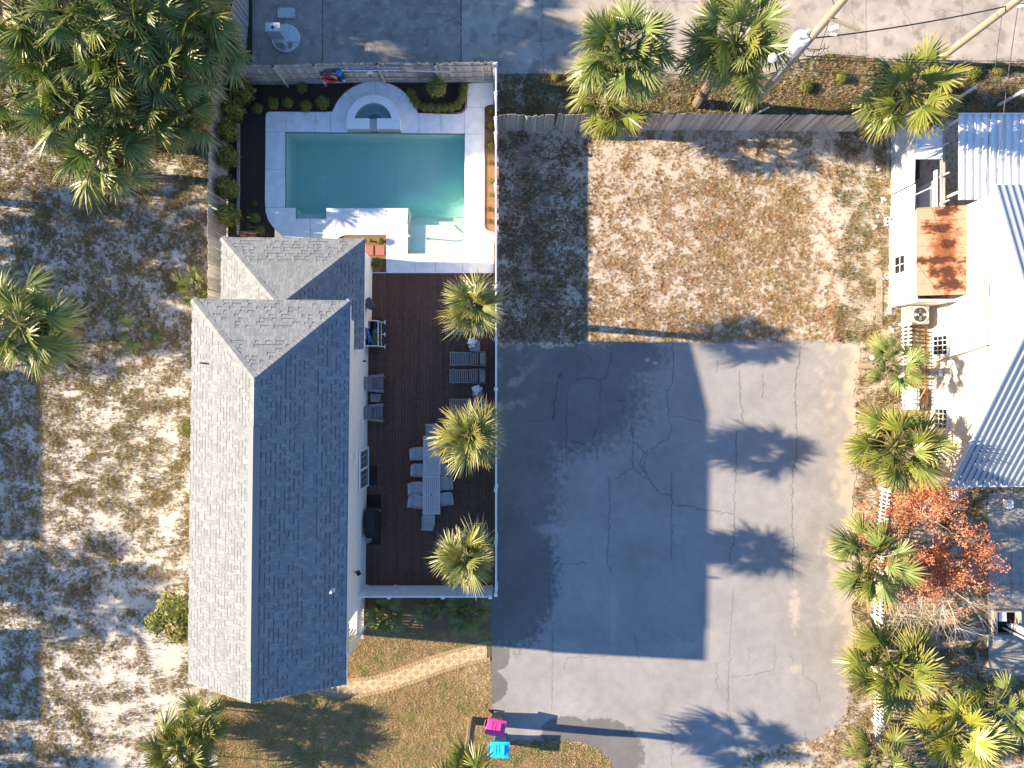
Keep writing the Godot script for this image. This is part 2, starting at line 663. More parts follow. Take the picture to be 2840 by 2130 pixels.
func make_drive() -> void:
	var outline := flat([[1362, 954], [1440, 956], [1482, 955], [1512, 968], [1556, 962], [1620, 953], [1780, 950], [2100, 948], [2372, 947], [2382, 965], [2384, 1062], [2370, 1078], [2366, 1096], [2376, 1108], [2372, 1300], [2364, 1420], [2362, 1520], [2368, 1640], [2366, 1760], [2362, 1900], [2350, 1985], [2320, 2020], [2262, 2050], [2190, 2062], [2110, 2066], [2080, 2080], [2062, 2110], [2056, 2300], [1702, 2300], [1700, 2135], [1684, 2102], [1650, 2074], [1610, 2058], [1569, 2053], [1480, 2055], [1410, 2052], [1385, 2040], [1364, 1990], [1361, 1900], [1361, 1700]])
	var x0 := -1.2
	var z0 := -2.2
	var x1 := 16.4
	var z1 := 20.8
	var s := Sheet.new(1408, 1840, x0, z0, x1, z1)
	for c in [
		[[1035, 45], [1040, 150], [1035, 265], [1003, 310], [1010, 370], [1012, 470], [1030, 500], [1015, 580], [960, 600], [915, 635]],
		[[1395, 530], [1390, 680], [1383, 850], [1378, 1000], [1380, 1150], [1350, 1240], [1375, 1290]],
		[[1750, 60], [1720, 250], [1725, 480], [1727, 640], [1705, 750], [1702, 1000], [1703, 1350]],
		[[735, 372], [750, 360], [780, 358]], [[763, 380], [765, 455]], [[805, 480], [815, 560], [812, 740], [760, 770], [720, 800]],
		[[815, 590], [880, 650], [850, 720], [905, 800], [960, 880], [1020, 890], [1050, 950], [1110, 950], [1220, 975], [1380, 995]],
		[[895, 640], [880, 700], [885, 780], [870, 800]], [[820, 740], [870, 795], [900, 800]],
		[[680, 790], [685, 900], [680, 1100], [670, 1270], [705, 1340]], [[1030, 770], [1030, 950], [1028, 1250]],
		[[700, 90], [665, 230], [660, 245], [540, 235], [470, 265], [445, 330], [445, 740]], [[630, 450], [600, 540], [580, 640], [500, 660], [450, 620]],
		[[630, 500], [590, 570], [620, 700]], [[240, 475], [310, 478]], [[1280, 130], [1284, 210]], [[1410, 190], [1412, 360], [1430, 480]],
		[[350, 1275], [430, 1275], [560, 1268]], [[635, 250], [632, 380]], [[395, 250], [385, 330]], [[1535, 220], [1540, 300], [1532, 350]], [[560, 100], [585, 160]], [[1045, 455], [1100, 458], [1200, 485]]]:
		draw_crack(s, z4(c), 0.013, 0.85)
	for c in [
		[[365, 0], [368, 190], [385, 330], [380, 780]], [[1440, 60], [1425, 330], [1410, 600], [1415, 780], [1440, 960], [1500, 1050]], [[860, 330], [890, 480]],
		[[1685, 400], [1680, 540], [1570, 570], [1440, 580]], [[1530, 410], [1535, 490]], [[1340, 500], [1345, 660]], [[1840, 480], [1850, 580], [1920, 620], [1950, 750]],
		[[1080, 820], [1080, 1100]], [[1860, 900], [1865, 990], [1700, 1010], [1510, 985]], [[1415, 640], [1400, 800], [1420, 870]], [[450, 540], [470, 470], [700, 465]], [[1775, 440], [1790, 500]]]:
		draw_crack(s, z5(c), 0.011, 0.7)
	# broken-out flakes
	for c in [[[382, 340], [375, 400], [372, 470]], [[815, 540], [814, 570]], [[480, 590], [540, 610]], [[415, 215], [400, 240]]]:
		draw_crack(s, z4(c), 0.05, 0.55)
	var out := PackedByteArray()
	out.resize(s.w * s.h * 3)
	var i := 0
	for y in s.h:
		var z := z0 + s.sz * (y + 0.5)
		for x in s.w:
			var xx := x0 + s.sx * (x + 0.5)
			var a := 0.272 * (0.86 + 0.28 * field(2, xx, z, 24.0)) * (0.9 + 0.2 * field(1, xx, z, 33.0)) * (0.66 + 0.68 * field(3, xx, z, 75.0))
			var k := Color(a * 1.02, a * 0.985, a * 0.955)
			if true:
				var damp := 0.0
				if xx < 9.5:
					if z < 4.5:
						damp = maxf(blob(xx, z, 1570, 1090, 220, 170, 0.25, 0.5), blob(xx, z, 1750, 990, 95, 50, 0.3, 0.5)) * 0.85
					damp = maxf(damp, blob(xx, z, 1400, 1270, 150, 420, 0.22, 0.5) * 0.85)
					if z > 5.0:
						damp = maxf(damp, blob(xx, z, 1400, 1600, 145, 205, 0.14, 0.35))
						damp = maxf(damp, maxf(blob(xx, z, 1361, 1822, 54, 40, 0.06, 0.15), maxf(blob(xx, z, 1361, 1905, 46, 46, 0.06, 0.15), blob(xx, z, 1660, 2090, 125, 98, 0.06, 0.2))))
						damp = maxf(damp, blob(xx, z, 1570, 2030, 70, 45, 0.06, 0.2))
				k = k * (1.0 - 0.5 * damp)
				# pale lime bloom and sand that has washed in
				var pale := 0.0
				if z > 6.0:
					pale = maxf(blob(xx, z, 1700, 1700, 9, 90, 0.5, 0.9), maxf(blob(xx, z, 1635, 1650, 22, 40, 0.5, 1.2), blob(xx, z, 1575, 1795, 38, 22, 0.4, 1.0)))
					pale = maxf(pale, maxf(blob(xx, z, 1890, 1795, 45, 22, 0.5, 1.1), maxf(blob(xx, z, 1520, 1467, 32, 12, 0.5, 1.0), blob(xx, z, 1870, 1690, 60, 80, 0.8, 1.4) * 0.4)))
				k = k.lerp(Color(0.36, 0.35, 0.33), pale * 0.55)
				var drift := smoothstep(0.46, 0.66, field(2, xx * 0.7, z * 0.5, 40.0)) * smoothstep(14.0, 15.7, xx + (field(1, xx, z, 30.0) - 0.5) * 2.4)
				drift = maxf(drift, blob(xx, z, 2204, 1690, 13, 48, 0.6, 1.5))
				drift = maxf(drift, blob(xx, z, 2204, 1857, 17, 12, 0.5, 1.2) * 0.7)
				drift = maxf(drift, smoothstep(0.5, 0.75, field(0, xx, z, 34.0)) * blob(xx, z, 1400, 1000, 70, 200, 0.6, 0.8) * 0.6)
				drift = maxf(drift, smoothstep(15.15, 15.75, xx + (field(0, xx, z, 40.0) - 0.5) * 1.1))
				k = k.lerp(Color(0.44, 0.385, 0.305), drift * 0.85)
				k = k.lerp(Color(0.45, 0.42, 0.30), blob(xx, z, 2008, 972, 6, 9, 0.2, 0.2) + blob(xx, z, 1795, 998, 7, 5, 0.2, 0.3) * 0.7 + blob(xx, z, 1817, 1007, 7, 5, 0.2, 0.3) * 0.7)
			k = k.lerp(Color(0.045, 0.042, 0.04), s.crack[y * s.w + x])
			k = k.linear_to_srgb()
			out[i] = int(clampf(k.r, 0, 1) * 255.0)
			out[i + 1] = int(clampf(k.g, 0, 1) * 255.0)
			out[i + 2] = int(clampf(k.b, 0, 1) * 255.0)
			i += 3
	var mb := MB.new()
	mb.has_uv = true
	mb.uv0 = Vector2(x0, z0)
	mb.uvs = Vector2(x1 - x0, z1 - z0)
	mb.prism(ragged(outline), 0.0, 0.014)
	setting("driveway", mb, mapped(rgb_texture(s.w, s.h, out), 0.92))

func make_alley() -> void:
	# concrete lane along the top of the lots, poured in bays
	var x0 := -12.2
	var z0 := -21.0
	var x1 := 24.6
	var z1 := -14.0
	var s := Sheet.new(1840, 350, x0, z0, x1, z1)
	for c in [[[770, 0], [776, 22]], [[1030, 130], [1034, 180]], [[1505, 0], [1500, 100], [1508, 200]], [[1385, 95], [1500, 118], [1585, 95], [1620, 60]], [[1790, 0], [1785, 60], [1792, 130]], [[1800, 5], [1900, 8], [2060, 0]], [[2360, 0], [2368, 80], [2376, 170]], [[2490, 0], [2520, 60], [2545, 100]], [[2668, 0], [2660, 90]], [[1180, 40], [1250, 45], [1279, 70]], [[1130, 80], [1200, 82], [1279, 44]], [[2580, 30], [2660, 34], [2760, 90]]]:
		draw_crack(s, c, 0.012, 0.7)
	var out := PackedByteArray()
	out.resize(s.w * s.h * 3)
	var i := 0
	for y in s.h:
		var z := z0 + s.sz * (y + 0.5)
		for x in s.w:
			var xx := x0 + s.sx * (x + 0.5)
			var a := 0.345 * (0.72 + 0.56 * field(2, xx, z, 26.0)) * (0.84 + 0.32 * field(0, xx, z, 60.0)) * (0.85 + 0.3 * field(3, xx, z, 70.0))
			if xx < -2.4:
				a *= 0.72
			var k := Color(a * 1.04, a * 0.93, a * 0.80)
			k = k.lerp(Color(0.16, 0.14, 0.12), smoothstep(0.58, 0.8, field(1, xx, z, 21.0)) * 0.5)
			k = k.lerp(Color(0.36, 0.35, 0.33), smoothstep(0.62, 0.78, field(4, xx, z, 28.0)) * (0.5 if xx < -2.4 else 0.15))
			k = k.lerp(Color(0.05, 0.045, 0.04), s.crack[y * s.w + x])
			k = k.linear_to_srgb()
			out[i] = int(clampf(k.r, 0, 1) * 255.0)
			out[i + 1] = int(clampf(k.g, 0, 1) * 255.0)
			out[i + 2] = int(clampf(k.b, 0, 1) * 255.0)
			i += 3
	var mat := mapped(rgb_texture(s.w, s.h, out), 0.9)
	var root := Node3D.new()
	root.name = numbered("concrete_lane")
	root.set_meta("kind", "structure")
	add_child(root)
	for bay in [[[701, -190], [894, -190], [894, 205], [701, 205]], [[897, -190], [1277, -190], [1277, 205], [897, 205]], [[1281, -190], [1760, -190], [1760, 206], [1281, 206]], [[1762, -190], [2400, -190], [2400, 158], [2300, 150], [2210, 168], [2160, 196], [2128, 207], [1762, 206]], [[2402, -190], [2890, -190], [2890, 176], [2480, 176], [2402, 160]]]:
		var mb := MB.new()
		mb.has_uv = true
		mb.uv0 = Vector2(x0, z0)
		mb.uvs = Vector2(x1 - x0, z1 - z0)
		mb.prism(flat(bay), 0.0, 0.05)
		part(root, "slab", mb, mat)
	# moss and grass in the joint
	var dirt := MB.new()
	dirt.prism(flat([[640, -190], [700, -190], [700, 200], [640, 200]]), 0.0, 0.02)
	setting("dirt_strip", dirt, M.mulch)

func blade_tuft(seed_value: int, count: int, spread: float, high: float, wide: float, lean: float) -> ArrayMesh:
	rng.seed = seed_value
	var mb := MB.new()
	for k in count:
		var a := R(0, TAU)
		var r := spread * sqrt(R(0, 1)) * 0.5
		var p := Vector3(cos(a) * r, -0.01, sin(a) * r)
		var b := a + R(-0.9, 0.9)
		var l := R(0.3, 1.0) * lean
		var d := Vector3(cos(b) * l, R(0.35, 1.0), sin(b) * l) * high
		var s := Vector3(-sin(b), 0, cos(b)) * wide * 0.5
		var g := R(0.6, 1.35)
		mb.col = Color(g, g * R(0.92, 1.06), g * R(0.85, 1.1))
		var mid := p + d * 0.55 + Vector3(0, high * 0.12, 0)
		mb.quad(p - s, p + s, mid + s * 0.7, mid - s * 0.7)
		mb.tri(mid - s * 0.7, mid + s * 0.7, p + d)
	return mb.mesh()

func scatter(called: String, label: String, mesh: Mesh, rows: PackedFloat32Array, mat: Material, kind_word: String) -> void:
	var n := rows.size() / 16
	if n == 0:
		return
	var mm := MultiMesh.new()
	mm.transform_format = MultiMesh.TRANSFORM_3D
	mm.use_colors = true
	mm.mesh = mesh
	mm.instance_count = n
	for i in n:
		var k := i * 16
		var a := rows[k + 3]
		var s := rows[k + 4]
		var hgt := rows[k + 5]
		mm.set_instance_transform(i, Transform3D(Basis(Vector3(cos(a) * s, 0, sin(a) * s), Vector3(0, hgt, 0), Vector3(-sin(a) * s, 0, cos(a) * s)), Vector3(rows[k], rows[k + 1], rows[k + 2])))
		mm.set_instance_color(i, Color(rows[k + 6], rows[k + 7], rows[k + 8]))
	var t := MultiMeshInstance3D.new()
	t.name = numbered(called)
	t.multimesh = mm
	t.material_override = mat
	tag(t, label, kind_word, "", "stuff")
	add_child(t)

func row(buf: PackedFloat32Array, p: Vector3, s: float, hgt: float, k: Color) -> void:
	buf.append_array([p.x, p.y, p.z, R(0, TAU), s, hgt, k.r, k.g, k.b, 0, 0, 0, 0, 0, 0, 0])

var keep_out := []      # plan outlines where no ground cover grows

func blocked(p: Vector2) -> bool:
	for q in keep_out:
		if Geometry2D.is_point_in_polygon(p, q):
			return true
	return false

func make_ground_cover() -> void:
	keep_out = [flat([[1355, 950], [2384, 947], [2376, 1108], [2364, 1420], [2366, 1760], [2350, 1985], [2262, 2050], [2062, 2110], [2056, 2300], [1702, 2300], [1684, 2102], [1610, 2058], [1385, 2045], [1355, 1900]]), flat([[640, -200], [2128, -200], [2128, 206], [640, 206]]), flat([[2128, -200], [2900, -200], [2900, 172], [2480, 172], [2300, 150], [2140, 196]]), flat([[590, 200], [1378, 200], [1378, 1990], [590, 1990]]), flat([[2470, 330], [2900, 330], [2900, 1350], [2570, 1350], [2570, 850], [2470, 850]]), flat([[2735, 1360], [2900, 1360], [2900, 1872], [2735, 1872]])]
	var tuft_a := blade_tuft(31, 13, 0.22, 0.075, 0.024, 1.9)
	var tuft_b := blade_tuft(32, 14, 0.26, 0.11, 0.024, 1.5)
	rng.seed = 77
	var west_rows := PackedFloat32Array()
	var east_rows := PackedFloat32Array()
	var weed_rows := PackedFloat32Array()
	var tries := 0
	while tries < 170000:
		tries += 1
		var p := Vector2(R(-24.2, 24.2), R(-18.2, 18.2))
		if p.x > -13.2 and p.x < -0.6 and p.y > -14.4 and p.y < 18.0:
			continue
		if R(0, 1) > cover(p.x, p.y) * 0.9 + 0.02 or blocked(p):
			continue
		var at := Vector3(p.x, 0.0, p.y)
		var g := R(0.55, 1.5)
		if p.x < -13.0:
			var k := Color(0.27, 0.19, 0.085)
			if field(1, p.x + 40.0, p.y, 24.0) > 0.54:
				k = Color(0.25, 0.195, 0.068)
			if R(0, 1) < 0.035:
				k = Color(0.09, 0.13, 0.03)
			row(west_rows, at, R(0.6, 1.3), R(0.6, 1.7), k * g * 1.15)
		elif p.y < -12.2 or p.x > 15.0:
			var k2 := Color(0.29, 0.19, 0.09) if R(0, 1) < 0.65 else Color(0.14, 0.16, 0.045)
			row(weed_rows, at, R(0.7, 1.3), R(0.7, 1.7), k2 * g)
		else:
			var k3 := Color(0.38, 0.225, 0.10)
			if field(1, p.x, p.y + 33.0, 20.0) > 0.55:
				k3 = Color(0.40, 0.265, 0.115)
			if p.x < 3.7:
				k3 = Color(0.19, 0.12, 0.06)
			if R(0, 1) < 0.04:
				k3 = Color(0.12, 0.15, 0.04)
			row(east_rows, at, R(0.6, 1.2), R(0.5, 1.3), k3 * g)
	scatter("dry_grass", "tufts of olive and straw dry grass over the white sand lot", tuft_b, west_rows, M.grass, "grass")
	scatter("dry_grass", "tufts of rust brown dry grass over the tan sand yard", tuft_a, east_rows, M.grass, "grass")
	scatter("weeds", "brown and green weeds along the lane and the picket fence", tuft_b, weed_rows, M.grass, "weeds")
	# the front lawn, winter brown with green flecks
	var lawn := [[604, 1680], [1010, 1775], [1080, 1752], [1360, 1748], [1360, 1995], [1384, 2044], [1410, 2056], [1569, 2057], [1610, 2062], [1650, 2078], [1684, 2106], [1698, 2138], [1700, 2300], [604, 2300]]
	var mb := MB.new()
	mb.prism(flat(lawn), 0.0, 0.008)
	setting("lawn", mb, grained("lawn_soil", Color(0.20, 0.145, 0.07), Color(0.36, 0.27, 0.15), 0.05, 2.9, 1.0, 44, 0.8))
	var pl := flat(lawn)
	var path := flat([[840, 1925], [900, 1896], [1000, 1888], [1120, 1852], [1240, 1808], [1362, 1786], [1362, 1836], [1250, 1860], [1120, 1896], [1000, 1932], [900, 1938]])
	var tuft_c := blade_tuft(33, 11, 0.17, 0.055, 0.022, 1.7)
	var rows := PackedFloat32Array()
	for k in 46000:
		var p := Vector2(R(-13.6, 4.7), R(10.0, 18.4))
		if not Geometry2D.is_point_in_polygon(p, pl) or Geometry2D.is_point_in_polygon(p, path):
			continue
		var bare := blob(p.x, p.y, 1330, 1880, 40, 70, 0.3, 0.8)
		if R(0, 1) < bare * 0.8:
			continue
		var t := field(0, p.x, p.y, 55.0)
		var col := Color(0.46, 0.32, 0.15).lerp(Color(0.27, 0.27, 0.075), smoothstep(0.56, 0.74, t))
		if R(0, 1) < 0.07:
			col = Color(0.16, 0.19, 0.04)
		row(rows, Vector3(p.x, 0.006, p.y), R(0.7, 1.3), R(0.6, 1.3), col * R(0.5, 1.45))
	scatter("lawn_grass", "short winter brown grass of the front lawn", tuft_c, rows, M.grass, "grass")
	# pine straw bed below the white fence
	var bed := MB.new()
	bed.prism(flat([[1006, 1640], [1360, 1640], [1360, 1752], [1090, 1756], [1010, 1850]]), 0.0, 0.014)
	setting("pine_straw_bed", bed, grained("straw", Color(0.10, 0.065, 0.035), Color(0.24, 0.16, 0.09), 0.1, 1.5, 1.0, 45, 0.9))

# ---------- pool terrace, pool, spa, timber deck, paver path ----------

func arc(cx: float, cy: float, r: float, a0: float, a1: float, n: int) -> Array:
	var out := []
	for i in n + 1:
		var a := deg_to_rad(lerpf(a0, a1, float(i) / n))
		out.append([cx + cos(a) * r, cy + sin(a) * r])
	return out

func cut(pieces: Array, by: PackedVector2Array) -> Array:
	var out := []
	for p in pieces:
		for q in Geometry2D.clip_polygons(p, by):
			if not Geometry2D.is_polygon_clockwise(q):
				out.append(q)
	return out

func stripe(a: Array, b: Array, w: float) -> PackedVector2Array:
	var f := flat([a, b])
	var d := (f[1] - f[0]).normalized().orthogonal() * w * 0.5
	return PackedVector2Array([f[0] - d, f[1] - d, f[1] + d, f[0] + d])

func area_of(p: PackedVector2Array) -> float:
	var s := 0.0
	for i in p.size():
		s += p[i].cross(p[(i + 1) % p.size()])
	return absf(s) * 0.5

func ccw(p: PackedVector2Array) -> PackedVector2Array:
	if Geometry2D.is_polygon_clockwise(p):
		p.reverse()
	return p

var pool_outline := [[792, 367], [1290, 372], [1287, 705], [1131, 705], [1134, 579], [906, 579], [906, 608], [822, 608], [822, 578], [792, 578]]

func make_terrace() -> void:
	var edge := [[739, 324], [741, 316], [748, 312]]
	edge += [[900, 313]] + arc(1041, 352, 124, -161, -17, 22) + [[1266, 316], [1282, 312], [1290, 302], [1292, 286], [1292, 246], [1298, 236], [1310, 232], [1369, 231], [1369, 292], [1356, 293], [1344, 300], [1343, 628], [1348, 638], [1358, 643], [1369, 645], [1369, 758], [1072, 758], [1072, 652], [970, 652], [950, 655], [935, 664], [935, 690], [800, 690], [797, 668], [780, 650], [760, 632], [746, 612], [739, 590], [737, 560]]
	var outline := ccw(flat(edge))
	var joints := [[[795, 300], [795, 380]], [[877, 300], [877, 380]], [[918, 300], [918, 380]], [[1042, 220], [1042, 300]], [[957, 246], [1000, 300]], [[1126, 250], [1088, 305]], [[1163, 300], [1163, 380]], [[1224, 300], [1224, 380]], [[1288, 225], [1288, 380]], [[730, 368], [800, 368]], [[730, 471], [800, 471]], [[730, 577], [800, 577]], [[1280, 374], [1350, 374]], [[1280, 485], [1350, 485]], [[1280, 594], [1350, 594]], [[1072, 570], [1072, 660]], [[989, 570], [989, 660]], [[863, 600], [863, 700]], [[784, 652], [824, 604]], [[1065, 703], [1140, 703]], [[1280, 703], [1375, 703]], [[1152, 700], [1152, 765]], [[1209, 700], [1209, 765]], [[1284, 700], [1284, 765]], [[906, 572], [906, 700]], [[1288, 300], [1375, 300]]]
	var slabs := [outline]
	for j in joints:
		slabs = cut(slabs, ccw(stripe(j[0], j[1], 0.016)))
	slabs = cut(slabs, ccw(flat(pool_outline)))
	slabs = cut(slabs, ccw(flat([[966, 366.4]] + arc(1040, 346, 74, -180, 0, 28) + [[1114, 366.4], [1114, 390], [966, 390]])))
	var root := Node3D.new()
	root.name = numbered("pool_terrace")
	root.set_meta("kind", "structure")
	add_child(root)
	var beds := MB.new()
	var k := 0
	for p in slabs:
		if area_of(p) < 0.02:
			continue
		var mb := MB.new()
		mb.prism(p, 0.05, 0.10)
		part(root, "slab", mb, M.concrete)
		for q in Geometry2D.offset_polygon(p, 0.011):
			beds.prism(q, 0.0, 0.062 + 0.0015 * k)
		k = (k + 1) % 12
	part(root, "bedding", beds, solid(0.18, 0.17, 0.16, 1.0))
	# round skimmer lid and small cap let into the slabs
	var lid := thing("skimmer_lid", "small round pale skimmer lid set in terrace above pool", "lid", plan(877, 341, 0.1))
	var lm := MB.new()
	lm.lathe(Vector3.ZERO, [Vector2(0.0, 0.012), Vector2(0.10, 0.012), Vector2(0.115, 0.0)], 20)
	part(lid, "cover", lm, solid(0.62, 0.61, 0.52, 0.6))
	# mulch beds round the terrace
	for b in [[[634, 228], [762, 228], [762, 700], [634, 700]], [[762.2, 228], [966, 228], [966, 334], [762.2, 334]], [[1114, 228], [1293, 228], [1293, 330], [1114, 330]], [[966.2, 228], [1113.8, 228], [1113.8, 262], [966.2, 262]]]:
		var mm := MB.new()
		mm.prism(flat(b), 0.0, 0.03)
		setting("mulch_bed", mm, M.mulch)
	for b in [[[1342, 291], [1371, 291], [1371, 648], [1342, 648]], [[930, 654], [1072.5, 654], [1072.5, 760], [930, 760]]]:
		var mm := MB.new()
		mm.prism(flat(b), 0.0, 0.04)
		setting("bark_bed", mm, M.bark)
	var kerb := thing("bed_edging", "dark red rubber edging along terrace and upper beds", "edging")
	var pts := [[750, 310.5], [830, 311], [899, 311.5]] + arc(1041, 352, 126.5, -161, -17, 22) + [[1266, 318.5], [1284, 314], [1293, 303], [1294.5, 286], [1294.5, 246]]
	var km := MB.new()
	for i in pts.size() - 1:
		var a := plan(pts[i][0], pts[i][1])
		var b := plan(pts[i + 1][0], pts[i + 1][1])
		km.bar(a + Vector3(0, 0.06, 0), b + Vector3(0, 0.06, 0), 0.035, 0.12)
	part(kerb, "strip", km, solid(0.16, 0.035, 0.03, 0.8))
	var tim := thing("edging_board", "grey timber edging board along bed beside wood fence", "board")
	var tm := MB.new()
	tm.bar(plan(664, 345) + Vector3(0, 0.10, 0), plan(663, 652) + Vector3(0, 0.10, 0), 0.1, 0.14)
	part(tim, "board", tm, M.picket_1)
	# red stepping pavers
	for q in [[1024, 695, "red square paver beside house wall at terrace notch"], [1054.5, 695, "red square paver next to white terrace at notch"], [1042, 748, "red paver under round shrub by deck corner"], [681, 655, "red paver in bed by house corner near board"], [700, 655, "red paver in bed by small round shrub"]]:
		var t := thing("stepping_stone", q[2], "paver", plan(q[0], q[1], 0.0))
		var mb := MB.new()
		mb.slab(Vector3(0, 0.065, 0), Vector3(0.43, 0.05, 0.46), 0.008)
		part(t, "stone", mb, M.redbrick)

func make_pool() -> void:
	var pool := thing("swimming_pool", "rectangular swimming pool with turquoise water and shallow sun ledge", "pool")
	var plaster := grained("plaster", Color(0.60, 0.64, 0.56), Color(0.68, 0.71, 0.63), 0.05, 2.2, 0.8, 61, 0.3)
	var aqua := grained("aqua_plaster", Color(0.54, 0.83, 0.67), Color(0.61, 0.87, 0.72), 0.05, 2.4, 0.8, 61, 0.3)
	var tile := grained("pool_tile", Color(0.20, 0.28, 0.29), Color(0.32, 0.38, 0.38), 0.2, 0.6, 0.25, 62, 0.6)
	var o := ccw(flat(pool_outline))
	var walls := MB.new()
	var band := MB.new()
	for i in o.size():
		var a := o[i]
		var b := o[(i + 1) % o.size()]
		walls.quad(Vector3(b.x, -2.0, b.y), Vector3(a.x, -2.0, a.y), Vector3(a.x, 0.062, a.y), Vector3(b.x, 0.062, b.y))
		var inn := (b - a).orthogonal().normalized() * -0.004
		band.quad(Vector3(b.x + inn.x, -0.14, b.y + inn.y), Vector3(a.x + inn.x, -0.14, a.y + inn.y), Vector3(a.x + inn.x, 0.06, a.y + inn.y), Vector3(b.x + inn.x, 0.06, b.y + inn.y))
	part(pool, "wall", walls, aqua)
	part(pool, "tile_band", band, tile)
	var f := MB.new()
	var xa := (792.0 - MIDX) / UNIT
	var xb := (1291.0 - MIDX) / UNIT
	var za := (366.0 - MIDY) / UNIT
	var zb := (596.0 - MIDY) / UNIT
	var dep := [-1.75, -1.75, -1.6, -1.3, -1.15, -1.1]
	for i in 5:
		var p := lerpf(xa, xb, i / 5.0)
		var q := lerpf(xa, xb, (i + 1) / 5.0)
		f.quad(Vector3(p, dep[i], za), Vector3(p, dep[i], zb), Vector3(q, dep[i + 1], zb), Vector3(q, dep[i + 1], za))
	part(pool, "floor", f, aqua)
	var ledge := MB.new()
	ledge.prism(flat([[1131, 621], [1288, 621], [1287, 706], [1130, 706]]), -2.0, -0.24)
	part(pool, "sun_ledge", ledge, plaster)
	for s in [[594, 607.5, -0.78], [607.5, 621, -0.5]]:
		var mb := MB.new()
		mb.prism(flat([[1131, s[0]], [1289, s[0]], [1289, s[1]], [1131, s[1]]]), -2.0, s[2])
		part(pool, "step", mb, plaster)
	var bench := MB.new()
	bench.prism(flat([[821, 588], [907, 588], [907, 609], [821, 609]]), -2.0, -0.5)
	part(pool, "bench", bench, plaster)
	# the body of the water colours what lies under it by its depth
	var fog := FogMaterial.new()
	fog.albedo = lin(0.12, 0.98, 0.72)
	fog.density = 0.20
	for b in [[792, 368, 1289, 578.5], [822, 578.5, 906, 607.5], [1133, 578.5, 1287, 704.5]]:
		var v := FogVolume.new()
		v.name = "water"
		v.shape = RenderingServer.FOG_VOLUME_SHAPE_BOX
		var p := plan(b[0], b[1])
		var q := plan(b[2], b[3])
		v.size = Vector3(q.x - p.x - 0.004, 1.95, q.z - p.z - 0.004)
		v.position = Vector3((p.x + q.x) * 0.5, -1.975, (p.z + q.z) * 0.5) + Vector3(0, 0.975, 0)
		v.material = fog
		pool.add_child(v, true)
	var skin := MB.new()
	for q in Geometry2D.offset_polygon(o, -0.003):
		skin.prism(q, 0.0, 0.004, true, false)
	var wm := StandardMaterial3D.new()
	wm.albedo_color = Color(lin(0.05, 0.36, 0.36), 0.10)
	wm.transparency = BaseMaterial3D.TRANSPARENCY_ALPHA
	wm.roughness = 0.03
	var surf := part(pool, "water_surface", skin, wm)
	surf.set_meta("label", "still turquoise water surface of pool")
	for d in [[871, 467], [871, 517]]:
		var mb := MB.new()
		mb.lathe(plan(d[0], d[1]) * (1.0) + Vector3(0, -1.74, 0), [Vector2(0, 0.03), Vector2(0.10, 0.03), Vector2(0.12, 0.0)], 16)
		part(pool, "drain_cover", mb, solid(0.75, 0.85, 0.85, 0.5))
	var jet := MB.new()
	jet.lathe(plan(1209, 669) + Vector3(0, -0.24, 0), [Vector2(0, 0.02), Vector2(0.045, 0.02), Vector2(0.055, 0.0)], 12)
	part(pool, "bubbler", jet, M.white)
	# bent steel handrail at the ledge
	var hr := thing("pool_handrail", "bent steel handrail beside sun ledge steps", "handrail", plan(1137, 640, 0.1))
	var hb := mb_at(plan(1137, 640, 0.1))
	var hp := []
	for t in [[1138, 655, 0.1], [1138, 655, 0.72], [1138, 648, 0.86], [1138, 636, 0.88], [1137, 606, 0.62], [1137, 582, 0.42], [1137, 577, 0.30], [1137, 577, -0.2]]:
		var b := plan(t[0], t[1])
		hp.append(Vector3(b.x, t[2], b.z))
	hb.tube(hp, [0.024], 8)
	part(hr, "rail", hb, solid(0.62, 0.63, 0.6, 0.25, 0.9))
	var hf := mb_at(plan(1137, 640, 0.1))
	var fb := plan(1138, 655)
	hf.lathe(Vector3(fb.x, 0.1, fb.z), [Vector2(0.026, 0.03), Vector2(0.06, 0.015), Vector2(0.065, 0.0)], 14)
	part(hr, "flange", hf, M.alu)

